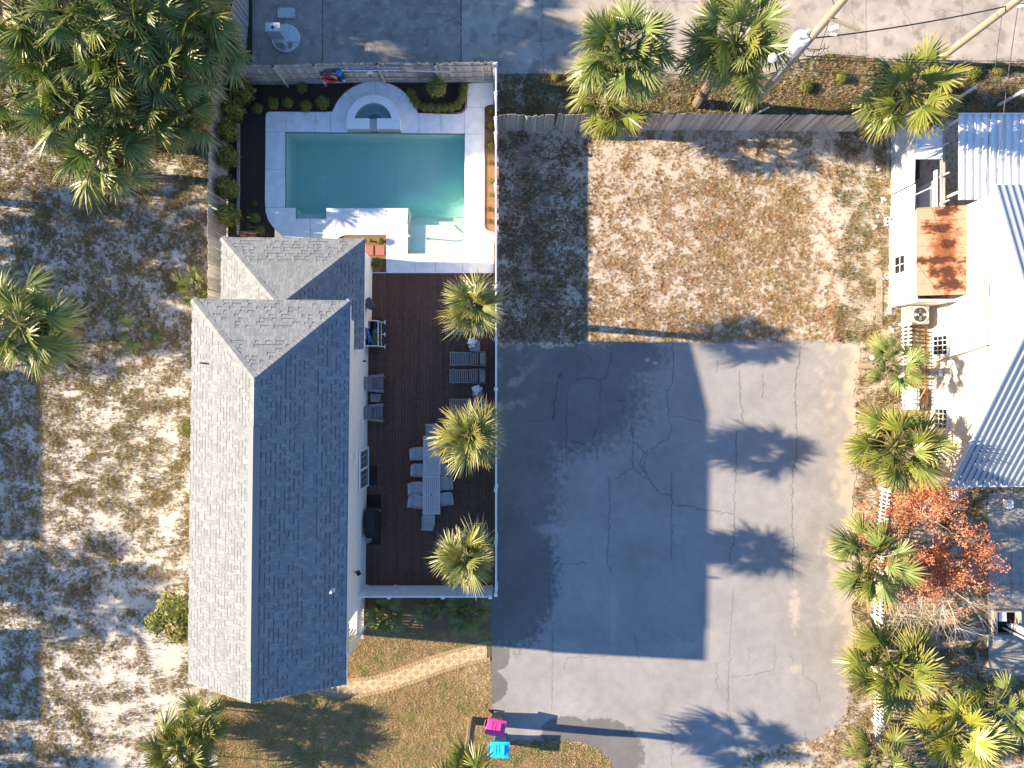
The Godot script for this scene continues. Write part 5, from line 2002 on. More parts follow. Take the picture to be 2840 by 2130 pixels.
func lounger() -> Node3D:
	# head end towards +x
	var t := thing("sun_lounger", "", "sun lounger", Vector3.ZERO, 0.0, "grey slatted loungers on the deck")
	var L := 1.62
	for s in [-1.0, 1.0]:
		var b := MB.new()
		b.box(Vector3(-0.28, 0.30, s * 0.285), Vector3(1.06, 0.07, 0.045))
		b.bar(Vector3(0.24, 0.30, s * 0.31), Vector3(0.86, 0.36, s * 0.31), 0.045, 0.06)
		part(t, "side_rail", b, M.resin)
		for x in [-0.62, 0.34]:
			var l := MB.new()
			l.box(Vector3(x, 0.14, s * 0.30), Vector3(0.07, 0.28, 0.05))
			l.box(Vector3(x, 0.27, s * 0.325), Vector3(0.09, 0.05, 0.03))
			part(t, "leg", l, M.resin)
	var sm := MB.new()
	sm.slab(Vector3.ZERO, Vector3(0.052, 0.02, 0.53), 0.004)
	var slat := sm.mesh()
	for k in 10:
		share(t, "slat", slat, M.resin, Transform3D(Basis.IDENTITY, Vector3(-0.77 + k * 0.088, 0.335, 0)))
	var bk := Basis(Vector3(0, 0, 1), 0.30)
	for k in 5:
		share(t, "slat", slat, M.resin, Transform3D(bk, Vector3(0.13, 0.345, 0) + bk * Vector3(k * 0.088, 0, 0)))
	var hd := MB.new()
	var top := PackedVector2Array()
	hd.slab(Vector3(0.13, 0.345, 0) + bk * Vector3(0.59, 0, 0), Vector3(0.25, 0.028, 0.52), 0.01, bk)
	hd.tube([Vector3(0.13, 0.345, 0) + bk * Vector3(0.72, 0.0, -0.25), Vector3(0.13, 0.345, 0) + bk * Vector3(0.755, 0.0, 0.0), Vector3(0.13, 0.345, 0) + bk * Vector3(0.72, 0.0, 0.25)], [0.018], 6)
	part(t, "headrest", hd, M.resin)
	var br := MB.new()
	br.bar(Vector3(0.80, 0.30, -0.3), Vector3(0.80, 0.30, 0.3), 0.04, 0.04)
	part(t, "back_brace", br, M.resin)
	return t

func adirondack() -> Node3D:
	# faces +x
	var t := thing("adirondack_chair", "", "chair", Vector3.ZERO, 0.0, "grey adirondack chairs by the house wall")
	for k in 5:
		var b := MB.new()
		var tilt := Basis(Vector3(0, 0, 1), 0.16)
		b.slab(Vector3(0.30 - k * 0.095, 0.335 - k * 0.017, 0), Vector3(0.085, 0.022, 0.50), 0.004, tilt)
		part(t, "seat_slat", b, M.resin)
	for k in 7:
		var f := (k - 3) / 3.0
		var b := MB.new()
		var len := 0.80 - 0.10 * f * f
		var p := Vector3(-0.15, 0.27, f * 0.19)
		var q := p + Vector3(-0.30, len, f * 0.09)
		var n := (q - p).normalized()
		b.box((p + q) * 0.5, Vector3(0.018, (q - p).length(), 0.072), Basis(n.cross(Vector3(0, 0, 1)).normalized(), n, n.cross(Vector3(0, 0, 1)).normalized().cross(n)))
		part(t, "back_slat", b, M.resin)
	for s in [-1.0, 1.0]:
		var b := MB.new()
		b.slab(Vector3(0.05, 0.55, s * 0.33), Vector3(0.72, 0.025, 0.135), 0.006, Basis(Vector3.UP, s * -0.10))
		part(t, "armrest", b, M.resin)
		var l := MB.new()
		l.box(Vector3(0.32, 0.27, s * 0.30), Vector3(0.09, 0.54, 0.03))
		part(t, "leg", l, M.resin)
		var l2 := MB.new()
		l2.bar(Vector3(0.36, 0.30, s * 0.262), Vector3(-0.42, 0.03, s * 0.262), 0.025, 0.10)
		part(t, "leg", l2, M.resin)
	for y in [0.45, 0.82]:
		var b := MB.new()
		b.box(Vector3(-0.24 - (y - 0.45) * 0.38, y, 0), Vector3(0.03, 0.06, 0.52))
		part(t, "back_rail", b, M.resin)
	return t

func sling_chair() -> Node3D:
	# faces +x
	var t := thing("sling_chair", "", "chair", Vector3.ZERO, 0.0, "pale sling chairs round the dining tables")
	var s := MB.new()
	var prof := [Vector2(0.24, 0.43), Vector2(0.05, 0.405), Vector2(-0.16, 0.415), Vector2(-0.22, 0.46), Vector2(-0.27, 0.60), Vector2(-0.34, 0.80), Vector2(-0.40, 0.90)]
	for i in prof.size() - 1:
		var a: Vector2 = prof[i]
		var b: Vector2 = prof[i + 1]
		var n := (b - a).orthogonal().normalized() * 0.006
		for k in [1.0, -1.0]:
			var p := [Vector3(a.x + n.x * k, a.y + n.y * k, -0.24), Vector3(a.x + n.x * k, a.y + n.y * k, 0.24), Vector3(b.x + n.x * k, b.y + n.y * k, 0.24), Vector3(b.x + n.x * k, b.y + n.y * k, -0.24)]
			if k > 0:
				s.quad(p[0], p[1], p[2], p[3])
			else:
				s.quad(p[3], p[2], p[1], p[0])
	part(t, "sling", s, M.sling)
	for z in [-0.26, 0.26]:
		var b := MB.new()
		var pts := []
		for p in prof:
			pts.append(Vector3(p.x, p.y, z))
		b.tube(pts, [0.014], 6)
		part(t, "side_frame", b, M.alu)
		for x in [0.22, -0.26]:
			var l := MB.new()
			l.tube([Vector3(x, 0.43, z), Vector3(x * 1.12, 0.0, z * 1.02)], [0.013], 6)
			part(t, "leg", l, M.alu)
		var ar := MB.new()
		ar.tube([Vector3(0.22, 0.42, z * 1.04), Vector3(0.20, 0.62, z * 1.06), Vector3(-0.05, 0.64, z * 1.06), Vector3(-0.30, 0.66, z * 1.04)], [0.016], 6)
		part(t, "armrest", ar, M.alu)
	return t

func dining_table(label: String, at: Vector3) -> void:
	var t := thing("dining_table", label, "table", at, 0.0, "slatted dining tables set end to end")
	var w := 0.79
	var l := 1.76
	var hy := 0.73
	for s in [-1.0, 1.0]:
		var b := MB.new()
		b.slab(Vector3(s * (w * 0.5 - 0.045), hy, 0), Vector3(0.09, 0.03, l), 0.004)
		part(t, "side_rail", b, M.tabletop)
		var e := MB.new()
		e.slab(Vector3(0, hy, s * (l * 0.5 - 0.05)), Vector3(w - 0.184, 0.03, 0.10), 0.004)
		part(t, "end_rail", e, M.tabletop)
		for z in [-1.0, 1.0]:
			var g := MB.new()
			g.box(Vector3(s * (w * 0.5 - 0.06), 0.355, z * (l * 0.5 - 0.07)), Vector3(0.06, 0.71, 0.06))
			part(t, "leg", g, M.tabletop)
	var mid := MB.new()
	mid.slab(Vector3(0, hy, 0), Vector3(w - 0.184, 0.03, 0.10), 0.004)
	part(t, "middle_rail", mid, M.tabletop)
	var n := 7
	var sw := (w - 0.184) / n
	var sm := MB.new()
	var sl := l * 0.5 - 0.10 - 0.05
	sm.slab(Vector3.ZERO, Vector3(sw - 0.014, 0.022, sl - 0.006), 0.003)
	var mesh := sm.mesh()
	for k in n:
		for z in [-1.0, 1.0]:
			share(t, "slat", mesh, M.tabletop, Transform3D(Basis.IDENTITY, Vector3(-(w - 0.184) * 0.5 + (k + 0.5) * sw, hy + 0.002, z * (0.05 + sl * 0.5))))
	var cap := MB.new()
	cap.lathe(Vector3(0, hy + 0.014, 0), [Vector2(0, 0.008), Vector2(0.03, 0.008), Vector2(0.034, 0.0)], 12)
	part(t, "umbrella_cap", cap, M.black)

func make_furniture() -> void:
	var a := lounger()
	a.position = Vector3((1285.0 - MIDX) / UNIT, DECK, (912.0 - MIDY) / UNIT)
	a.set_meta("label", "grey slatted lounger half under the first deck palm")
	copy_of(a, Vector3((1298.0 - MIDX) / UNIT, DECK, (996.0 - MIDY) / UNIT), 0.0, "grey slatted lounger just below the upper white rosette table")
	copy_of(a, Vector3((1297.0 - MIDX) / UNIT, DECK, (1043.5 - MIDY) / UNIT), 0.0, "grey slatted lounger just above the lower white rosette table")
	copy_of(a, Vector3((1296.0 - MIDX) / UNIT, DECK, (1124.0 - MIDY) / UNIT), 0.0, "grey slatted lounger half under the dining palm")
	# side tables with white folded towel rosettes
	for q in [[1319, 962, 1311, 951, "dark cube side table below first deck palm", "white rosette of folded towels on upper side table"], [1326, 1086, 1324, 1079, "dark cube side table between loungers and dining palm", "white rosette of folded towels on lower side table"]]:
		var p := Vector3((q[0] - MIDX) / UNIT, DECK, (q[1] - MIDY) / UNIT)
		var t := thing("side_table", q[4], "table", p, 0.0, "dark cube side tables")
		var b := MB.new()
		b.slab(Vector3(0, 0.42, 0), Vector3(0.46, 0.04, 0.46), 0.01)
		part(t, "table_top", b, M.resin)
		for s in [[-1, -1], [1, -1], [1, 1], [-1, 1]]:
			var l := MB.new()
			l.box(Vector3(s[0] * 0.19, 0.2, s[1] * 0.19), Vector3(0.06, 0.4, 0.06))
			part(t, "leg", l, M.resin)
		var sh := MB.new()
		sh.box(Vector3(0, 0.12, 0), Vector3(0.32, 0.02, 0.32))
		part(t, "shelf", sh, M.resin)
		rng.seed = 60 + int(q[1])
		var f := thing("towel_rosette", q[5], "towels", Vector3((q[2] - MIDX) / UNIT, DECK + 0.442, (q[3] - MIDY) / UNIT), 0.0, "white towel rosettes")
		for k in 15:
			var az := k * 2.4 + R(-0.3, 0.3)
			var ring := 0.03 + 0.012 * k
			var petal := MB.new()
			var c := Vector3(cos(az) * ring, 0.10 - 0.006 * k, sin(az) * ring)
			var o := Vector3(cos(az), 0, sin(az))
			var sd := Vector3(-sin(az), 0, cos(az))
			var wd := R(0.05, 0.085)
			var ln := R(0.06, 0.1)
			for i in 4:
				for j in 3:
					var pp := []
					for e in [[i, j], [i + 1, j], [i + 1, j + 1], [i, j + 1]]:
						var uu: float = e[0] / 4.0 * 2.0 - 1.0
						var vv: float = e[1] / 3.0
						pp.append(c + sd * uu * wd * (1.0 - 0.35 * vv * vv) + o * (vv * ln - uu * uu * 0.03) + Vector3(0, 0.07 * vv * (1.0 - 0.8 * vv) + 0.03 * uu * uu, 0))
					petal.quad(pp[0], pp[1], pp[2], pp[3])
					petal.quad(pp[0] - Vector3(0, 0.012, 0), pp[3] - Vector3(0, 0.012, 0), pp[2] - Vector3(0, 0.012, 0), pp[1] - Vector3(0, 0.012, 0))
			part(f, "fold", petal, M.white)
		var core := MB.new()
		core.lathe(Vector3.ZERO, [Vector2(0.0, 0.10), Vector2(0.1, 0.08), Vector2(0.17, 0.0)], 12)
		part(f, "base_fold", core, M.white)
	var c := adirondack()
	c.position = Vector3((1048.0 - MIDX) / UNIT, DECK, (1063.0 - MIDY) / UNIT)
	c.set_meta("label", "grey adirondack chair by house wall, nearer the toy bin")
	copy_of(c, Vector3((1046.0 - MIDX) / UNIT, DECK, (1143.0 - MIDY) / UNIT), 0.0, "grey adirondack chair by house wall, nearer the patio door")
	var st := thing("side_table", "small grey slatted table between the adirondack chairs", "table", Vector3((1048.0 - MIDX) / UNIT, DECK, (1103.0 - MIDY) / UNIT))
	for k in 5:
		var b := MB.new()
		b.slab(Vector3(0, 0.44, -0.15 + k * 0.075), Vector3(0.46, 0.02, 0.068), 0.004)
		part(st, "slat", b, M.resin)
	for s in [[-1, -1], [1, -1], [1, 1], [-1, 1]]:
		var l := MB.new()
		l.box(Vector3(s[0] * 0.17, 0.215, s[1] * 0.13), Vector3(0.05, 0.43, 0.05))
		part(st, "leg", l, M.resin)
	# dining group
	var tk := 1.0 - (DECK + 0.74) / EYE
	dining_table("slatted grey dining table with palm fronds over its end", Vector3((1198.0 - MIDX) / UNIT * tk, DECK, (1263.0 - MIDY) / UNIT * tk))
	dining_table("slatted grey dining table nearer the grill", Vector3((1196.5 - MIDX) / UNIT * tk, DECK, (1372.5 - MIDY) / UNIT * tk))
	var s := sling_chair()
	var ck := 1.0 - (DECK + 0.6) / EYE
	var spots := [[1163, 1258, 0.04, "sling chair on house side of tables, first from pool end"], [1166, 1304, -0.05, "sling chair on house side of tables, second from pool end"], [1158, 1354, 0.02, "sling chair on house side of tables, third from pool end"], [1158, 1392, -0.14, "sling chair on house side of tables, nearest grill"], [1229, 1306, PI - 0.05, "sling chair on fence side of tables, partly under fronds"], [1233, 1341, PI + 0.06, "sling chair on fence side of tables, middle one"], [1234, 1384, PI + 0.14, "sling chair on fence side of tables, nearest grill"], [1199, 1199, -PI * 0.5 + 0.04, "sling chair at table head under palm fronds"], [1188, 1443, PI * 0.5 - 0.05, "sling chair at table foot nearest white end fence"]]
	for i in spots.size():
		var q: Array = spots[i]
		var p := Vector3((q[0] - MIDX) / UNIT * ck, DECK, (q[1] - MIDY) / UNIT * ck)
		if i == 0:
			s.position = p
			s.rotation.y = q[2]
			s.set_meta("label", q[3])
		else:
			copy_of(s, p, q[2], q[3])
	# mats, grill, bucket
	var m1 := thing("door_mat", "black rubber door mat at the patio door", "mat", Vector3((1031.0 - MIDX) / UNIT, DECK + 0.001, (1317.0 - MIDY) / UNIT))
	var mb := MB.new()
	mb.slab(Vector3(0, 0.008, 0), Vector3(0.56, 0.016, 0.9), 0.004)
	part(m1, "mat", mb, M.rubber)
	var m2 := thing("grill_mat", "large black mat under the covered grill", "mat", Vector3((1036.0 - MIDX) / UNIT, DECK + 0.001, (1439.0 - MIDY) / UNIT))
	var mb2 := MB.new()
	mb2.slab(Vector3(0, 0.006, 0), Vector3(0.75, 0.012, 2.3), 0.004)
	part(m2, "mat", mb2, M.rubber)
	var gr := thing("covered_grill", "barbecue grill under a black cover by the wall", "grill", Vector3(-6.31, DECK + 0.014, 6.25))
	var cv := MB.new()
	var lv := [[0.0, 0.30, 0.68], [0.55, 0.30, 0.68], [0.82, 0.31, 0.69], [0.98, 0.25, 0.55], [1.12, 0.19, 0.42], [1.16, 0.10, 0.32]]
	rng.seed = 12
	var rings := []
	for l in lv:
		var r := []
		for k in 28:
			var an := TAU * k / 28.0
			var ca := cos(an)
			var sa := sin(an)
			var ex := pow(absf(ca), 0.35) * signf(ca)
			var ez := pow(absf(sa), 0.35) * signf(sa)
			var fold: float = 1.0 + 0.035 * sin(an * 9.0 + l[0] * 3.0) * (1.0 - l[0] * 0.6)
			r.append(Vector3(ex * l[1] * fold, l[0], ez * l[2] * fold))
		rings.append(r)
	for i in rings.size() - 1:
		for k in 28:
			var j := (k + 1) % 28
			cv.quad(rings[i][j], rings[i][k], rings[i + 1][k], rings[i + 1][j])
	for k in range(1, 27):
		cv.tri(rings[5][0], rings[5][k + 1], rings[5][k])
	part(gr, "cover", cv, M.cover)
	var hn := MB.new()
	hn.tube([Vector3(0.30, 0.72, -0.62), Vector3(0.37, 0.74, -0.62), Vector3(0.37, 0.74, -0.50)], [0.014], 6)
	part(gr, "handle", hn, M.alu)
	var bk := thing("bucket", "white bucket with handle beside the covered grill", "bucket", Vector3((1026.0 - MIDX) / UNIT, DECK + 0.014, (1490.0 - MIDY) / UNIT))
	var bb := MB.new()
	bb.lathe(Vector3.ZERO, [Vector2(0, 0.03), Vector2(0.12, 0.03), Vector2(0.15, 0.34), Vector2(0.165, 0.35), Vector2(0.165, 0.33), Vector2(0.155, 0.33), Vector2(0.125, 0.0), Vector2(0, 0.0)], 18)
	part(bk, "pail", bb, M.white)
	var bh := MB.new()
	bh.tube([Vector3(-0.16, 0.33, 0), Vector3(-0.1, 0.36, 0.13), Vector3(0.1, 0.36, 0.13), Vector3(0.16, 0.33, 0)], [0.006], 5)
	part(bk, "handle", bh, M.alu)
	# square trim round the palm well
	var pw := thing("palm_well_frame", "square pale trim round palm opening in deck", "frame", Vector3((1326.0 - MIDX) / UNIT, DECK, (1476.0 - MIDY) / UNIT))
	for k in 4:
		var b := MB.new()
		b.box(Vector3(0, 0.012, 0.43).rotated(Vector3.UP, k * PI * 0.5), Vector3(0.90, 0.03, 0.035), Basis(Vector3.UP, k * PI * 0.5))
		part(pw, "trim", b, M.tabletop)
	toy_bin()

func pipe(parent: Node3D, called: String, a: Vector3, b: Vector3, r: float, m: Material) -> void:
	var t := MB.new()
	t.tube([a, b], [r], 8)
	part(parent, called, t, m)

func toy_bin() -> void:
	var at := Vector3(-6.31, DECK, -2.28)
	var t := thing("toy_bin", "white pipe framed mesh bin for pool toys by wall", "bin", at)
	var hx := 0.30
	var hz := 0.56
	var y1 := 0.80
	for s in [[-1, -1], [1, -1], [1, 1], [-1, 1]]:
		pipe(t, "upright", Vector3(s[0] * hx, 0.06, s[1] * hz), Vector3(s[0] * hx, y1, s[1] * hz), 0.02, M.pvc)
	for y in [0.07, y1]:
		for s in [-1, 1]:
			# rails broken by dark sleeves where the net is tied
			for k in 4:
				var z0 := lerpf(-hz, hz, k / 4.0) + 0.012
				var z1 := lerpf(-hz, hz, (k + 1) / 4.0) - 0.012
				pipe(t, "rail", Vector3(s * hx, y, z0), Vector3(s * hx, y, z1), 0.022, M.pvc)
			pipe(t, "tie", Vector3(s * hx, y, -hz), Vector3(s * hx, y, hz), 0.017, M.black)
			for k in 2:
				var x0 := lerpf(-hx, hx, k / 2.0) + 0.012
				var x1 := lerpf(-hx, hx, (k + 1) / 2.0) - 0.012
				pipe(t, "rail", Vector3(x0, y, s * hz), Vector3(x1, y, s * hz), 0.022, M.pvc)
			pipe(t, "tie", Vector3(-hx, y, s * hz), Vector3(hx, y, s * hz), 0.017, M.black)
	for z in [-hz, 0.0, hz]:
		pipe(t, "foot", Vector3(hx, 0.07, z), Vector3(hx + 0.17, 0.03, z), 0.022, M.pvc)
		pipe(t, "foot", Vector3(hx + 0.17, 0.03, z - 0.09), Vector3(hx + 0.17, 0.03, z + 0.09), 0.024, M.pvc)
	var net := MB.new()
	for s in [-1, 1]:
		net.box(Vector3(s * (hx - 0.004), 0.42, 0), Vector3(0.006, 0.66, hz * 2 - 0.05))
		net.box(Vector3(0, 0.42, s * (hz - 0.004)), Vector3(hx * 2 - 0.05, 0.66, 0.006))
	net.box(Vector3(0, 0.12, 0), Vector3(hx * 2 - 0.06, 0.02, hz * 2 - 0.06))
	part(t, "net", net, solid(0.015, 0.016, 0.018, 0.9))
	var nd := thing("pool_noodle", "thick blue foam noodle sticking out of toy bin", "pool noodle", at)
	var nb := MB.new()
	nb.tube([Vector3(-0.27, 0.95, -0.53), Vector3(-0.20, 0.82, -0.2), Vector3(-0.06, 0.55, 0.30), Vector3(-0.02, 0.45, 0.48)], [0.048], 10)
	part(nd, "foam", nb, solid(0.05, 0.22, 0.55, 0.8))
	var kb := thing("kickboard", "green swim board with blue patch in toy bin", "kickboard", at)
	var gb := MB.new()
	var o := PackedVector2Array()
	for k in 24:
		var an := TAU * k / 24.0
		o.append(Vector2(0.12 + 0.15 * pow(absf(cos(an)), 0.6) * signf(cos(an)), 0.13 + 0.36 * pow(absf(sin(an)), 0.6) * signf(sin(an))))
	gb.prism(o, 0.46, 0.50)
	part(kb, "board", gb, grained("kickboard", Color(0.02, 0.12, 0.03), Color(0.05, 0.26, 0.06), 0.05, 0.5, 0.6, 67, 0.2))
	var gp := MB.new()
	gp.prism(PackedVector2Array([Vector2(0.10, -0.14), Vector2(0.20, -0.14), Vector2(0.22, -0.02), Vector2(0.08, -0.02)]), 0.50, 0.506)
	part(kb, "patch", gp, solid(0.06, 0.30, 0.60, 0.6))
	var gp2 := MB.new()
	gp2.prism(PackedVector2Array([Vector2(0.14, 0.18), Vector2(0.20, 0.20), Vector2(0.22, 0.28), Vector2(0.15, 0.27)]), 0.50, 0.505)
	part(kb, "print", gp2, solid(0.40, 0.10, 0.03, 0.6))
	var dr := thing("dive_ring", "dark blue ringed float in toy bin corner", "pool toy", at)
	var db := MB.new()
	for rr in [0.12, 0.075]:
		var pts := []
		for k in 17:
			pts.append(Vector3(0.18 + cos(TAU * k / 16.0) * rr, 0.52, -0.36 + sin(TAU * k / 16.0) * rr * 0.95))
		db.tube(pts, [0.022], 6, false)
	part(dr, "ring", db, solid(0.06, 0.07, 0.22, 0.6))
	var wd := thing("toy_wand", "thin white wand standing along toy bin side", "pool toy", at)
	var wb := MB.new()
	wb.tube([Vector3(-0.20, 0.62, -0.18), Vector3(-0.14, 0.56, 0.44)], [0.014], 6)
	part(wd, "stick", wb, solid(0.5, 0.55, 0.65, 0.6))

# ---------- things hung on the wood fence by the pool ----------

func make_fence_things() -> void:
	var zf := (233.0 - MIDY) / UNIT + 0.075
	var k := 1.0
	var c := Vector3((914.5 - MIDX) / UNIT * (1.0 - 0.95 / EYE), 1.0, zf + 0.09)
	var lb := thing("lifebuoy", "red and white lifebuoy hung on wood fence", "lifebuoy", c)
	var ring := MB.new()
	var pts := []
	for i in 25:
		pts.append(Vector3(cos(TAU * i / 24.0) * 0.30, sin(TAU * i / 24.0) * 0.30, 0))
	ring.tube(pts, [0.07], 10, false)
	part(lb, "ring", ring, solid(0.55, 0.03, 0.03, 0.5))
	for q in 4:
		var rope := MB.new()
		var rp := []
		for i in 7:
			var an := q * PI * 0.5 + 0.5 + i / 6.0 * 0.62
			rp.append(Vector3(cos(an), sin(an), 0) * (0.385 + 0.035 * sin(PI * i / 6.0)) + Vector3(0, 0, 0.05))
		rope.tube(rp, [0.014], 6)
		part(lb, "rope", rope, M.white)
	var hs := thing("garden_hose", "coiled dark blue hose hung behind lifebuoy", "hose", c + Vector3(0.06, 0.02, -0.085))
	for q in 7:
		var coil := MB.new()
		var rp := []
		for i in 25:
			var an := TAU * i / 24.0
			rp.append(Vector3(cos(an) * (0.40 + 0.02 * q) + 0.02 * q, sin(an) * (0.46 + 0.02 * q) + 0.06 - 0.01 * q, 0.022 * (q % 3) - 0.02))
		coil.tube(rp, [0.017], 6, false)
		part(hs, "coil", coil, solid(0.02, 0.09, 0.17, 0.5))
	var tap := MB.new()
	tap.tube([Vector3(0.50, -0.55, 0), Vector3(0.52, -0.38, 0.02), Vector3(0.46, -0.30, 0.04)], [0.03, 0.035, 0.02], 7)
	part(hs, "nozzle", tap, M.white)
	var pl := thing("pool_pole", "long white telescopic pole with blue net on fence", "pole", Vector3((1010.0 - MIDX) / UNIT * 0.95, 1.72, zf + 0.05))
	var pb := MB.new()
	pb.tube([Vector3(-0.98, 0, 0), Vector3(1.45, 0.05, 0)], [0.02], 8)
	part(pl, "pole", pb, M.white)
	var pb2 := MB.new()
	pb2.tube([Vector3(-0.7, 0.10, -0.01), Vector3(1.7, 0.13, -0.01)], [0.022], 8)
	part(pl, "outer_pole", pb2, solid(0.04, 0.12, 0.32, 0.4))
	var bag := MB.new()
	bag.lathe(Vector3(-1.12, -0.10, 0.04), [Vector2(0.0, 0.16), Vector2(0.11, 0.12), Vector2(0.16, 0.0), Vector2(0.10, -0.14), Vector2(0.0, -0.2)], 10)
	part(pl, "net_bag", bag, solid(0.02, 0.16, 0.50, 0.6))
	var bs := thing("brush_head", "white pool brush head hung on wood fence", "brush", Vector3((1026.0 - MIDX) / UNIT * 0.955, 1.5, zf + 0.05))
	var bb := MB.new()
	bb.box(Vector3.ZERO, Vector3(0.22, 0.20, 0.04))
	bb.box(Vector3(0, 0.12, 0), Vector3(0.06, 0.06, 0.03))
	part(bs, "head", bb, M.white)
	for q in [[1164, 1.62, 1.7, "long pale spare plank tied along top fence rail"]]:
		var t := thing("plank", q[3], "plank", Vector3((q[0] - MIDX) / UNIT * 0.95 + 0.5, q[1], zf + 0.04))
		var b := MB.new()
		b.box(Vector3.ZERO, Vector3(q[2], 0.09, 0.03), Basis(Vector3(0, 0, 1), -0.06))
		part(t, "board", b, solid(0.55, 0.52, 0.46, 0.8))

# ---------- bins, utilities, wires ----------

func wheelie_bin(label: String, at: Vector3, turn: float, body: Color, lid: Color, word: bool) -> void:
	# wheels and handle towards -x
	var t := thing("wheelie_bin", label, "bin", at, turn)
	var bm := solid(body.r, body.g, body.b, 0.45)
	var lm := solid(lid.r, lid.g, lid.b, 0.35)
	var b := MB.new()
	var lv := [[0.06, 0.24, 0.22], [0.25, 0.265, 0.235], [0.9, 0.36, 0.30], [0.98, 0.37, 0.31], [1.0, 0.40, 0.335], [1.03, 0.40, 0.335]]
	var rings := []
	for l in lv:
		var r := []
		for k in 24:
			var a := TAU * k / 24.0
			r.append(Vector3(pow(absf(cos(a)), 0.3) * signf(cos(a)) * l[1] + 0.02, l[0], pow(absf(sin(a)), 0.3) * signf(sin(a)) * l[2]))
		rings.append(r)
	for i in rings.size() - 1:
		for k in 24:
			var j := (k + 1) % 24
			b.quad(rings[i][j], rings[i][k], rings[i + 1][k], rings[i + 1][j])
	part(t, "body", b, bm)
	# lid: a shallow dome with ribs and a front lip
	var l := MB.new()
	var nx := 10
	var nzz := 8
	for i in nx:
		for j in nzz:
			var p := []
			for e in [[i, j], [i, j + 1], [i + 1, j + 1], [i + 1, j]]:
				var fx: float = e[0] / float(nx) * 2.0 - 1.0
				var fz: float = e[1] / float(nzz) * 2.0 - 1.0
				var y := 1.035 + 0.055 * (1.0 - pow(absf(fx), 4.0)) * (1.0 - pow(absf(fz), 4.0))
				p.append(Vector3(0.02 + fx * 0.425, y, fz * 0.365))
			l.quad(p[0], p[1], p[2], p[3])
	for s in [[Vector3(0.445, 0, -0.365), Vector3(0.445, 0, 0.365)], [Vector3(0.445, 0, 0.365), Vector3(-0.405, 0, 0.365)], [Vector3(-0.405, 0, 0.365), Vector3(-0.405, 0, -0.365)], [Vector3(-0.405, 0, -0.365), Vector3(0.445, 0, -0.365)]]:
		l.quad(s[0] + Vector3(0, 0.99, 0), s[0] + Vector3(0, 1.035, 0), s[1] + Vector3(0, 1.035, 0), s[1] + Vector3(0, 0.99, 0))
	var ln := part(t, "lid", l, lm)
	for x in [-0.16, -0.02, 0.20]:
		var r := MB.new()
		r.tube([Vector3(x, 1.085, -0.24), Vector3(x, 1.095, 0), Vector3(x, 1.085, 0.2)], [0.014 if x < 0.1 else 0.045, 0.016 if x < 0.1 else 0.05, 0.012 if x < 0.1 else 0.03], 6)
		part(ln, "rib", r, lm)
	var h := MB.new()
	h.tube([Vector3(-0.40, 1.0, -0.27), Vector3(-0.50, 1.03, -0.27), Vector3(-0.50, 1.03, 0.27), Vector3(-0.40, 1.0, 0.27)], [0.018], 7)
	part(t, "handle", h, lm if not word else solid(0.35, 0.10, 0.25, 0.4))
	for z in [-0.26, 0.26]:
		var w := MB.new()
		w.tube([Vector3(-0.28, 0.13, z - 0.03), Vector3(-0.28, 0.13, z + 0.03)], [0.13], 14)
		part(t, "wheel", w, M.black)
	# worn white lettering on the side
	var m := MB.new()
	for k in 6:
		var x := -0.17 + k * 0.068
		m.box(Vector3(x, 0.82, -0.302), Vector3(0.012, 0.075, 0.006))
		m.box(Vector3(x + 0.032, 0.82 + (0.028 if k % 2 == 0 else -0.028), -0.3025), Vector3(0.05, 0.014, 0.005))
	if word:
		part(t, "lettering", m, M.white)
	else:
		part(t, "lettering", m, solid(0.35, 0.6, 0.75, 0.6))

func make_bins() -> void:
	var k := 1.0 - 1.06 / EYE
	wheelie_bin("grey wheelie bin with bright pink lid", Vector3((1374.0 - MIDX) / UNIT * k, 0.02, (2018.0 - MIDY) / UNIT * k), -0.2, Color(0.13, 0.12, 0.105), Color(0.62, 0.05, 0.25), true)
	wheelie_bin("bright blue wheelie bin with blue lid", Vector3((1385.0 - MIDX) / UNIT * k, 0.02, (2080.0 - MIDY) / UNIT * k), -0.03, Color(0.02, 0.30, 0.58), Color(0.02, 0.48, 0.80), false)

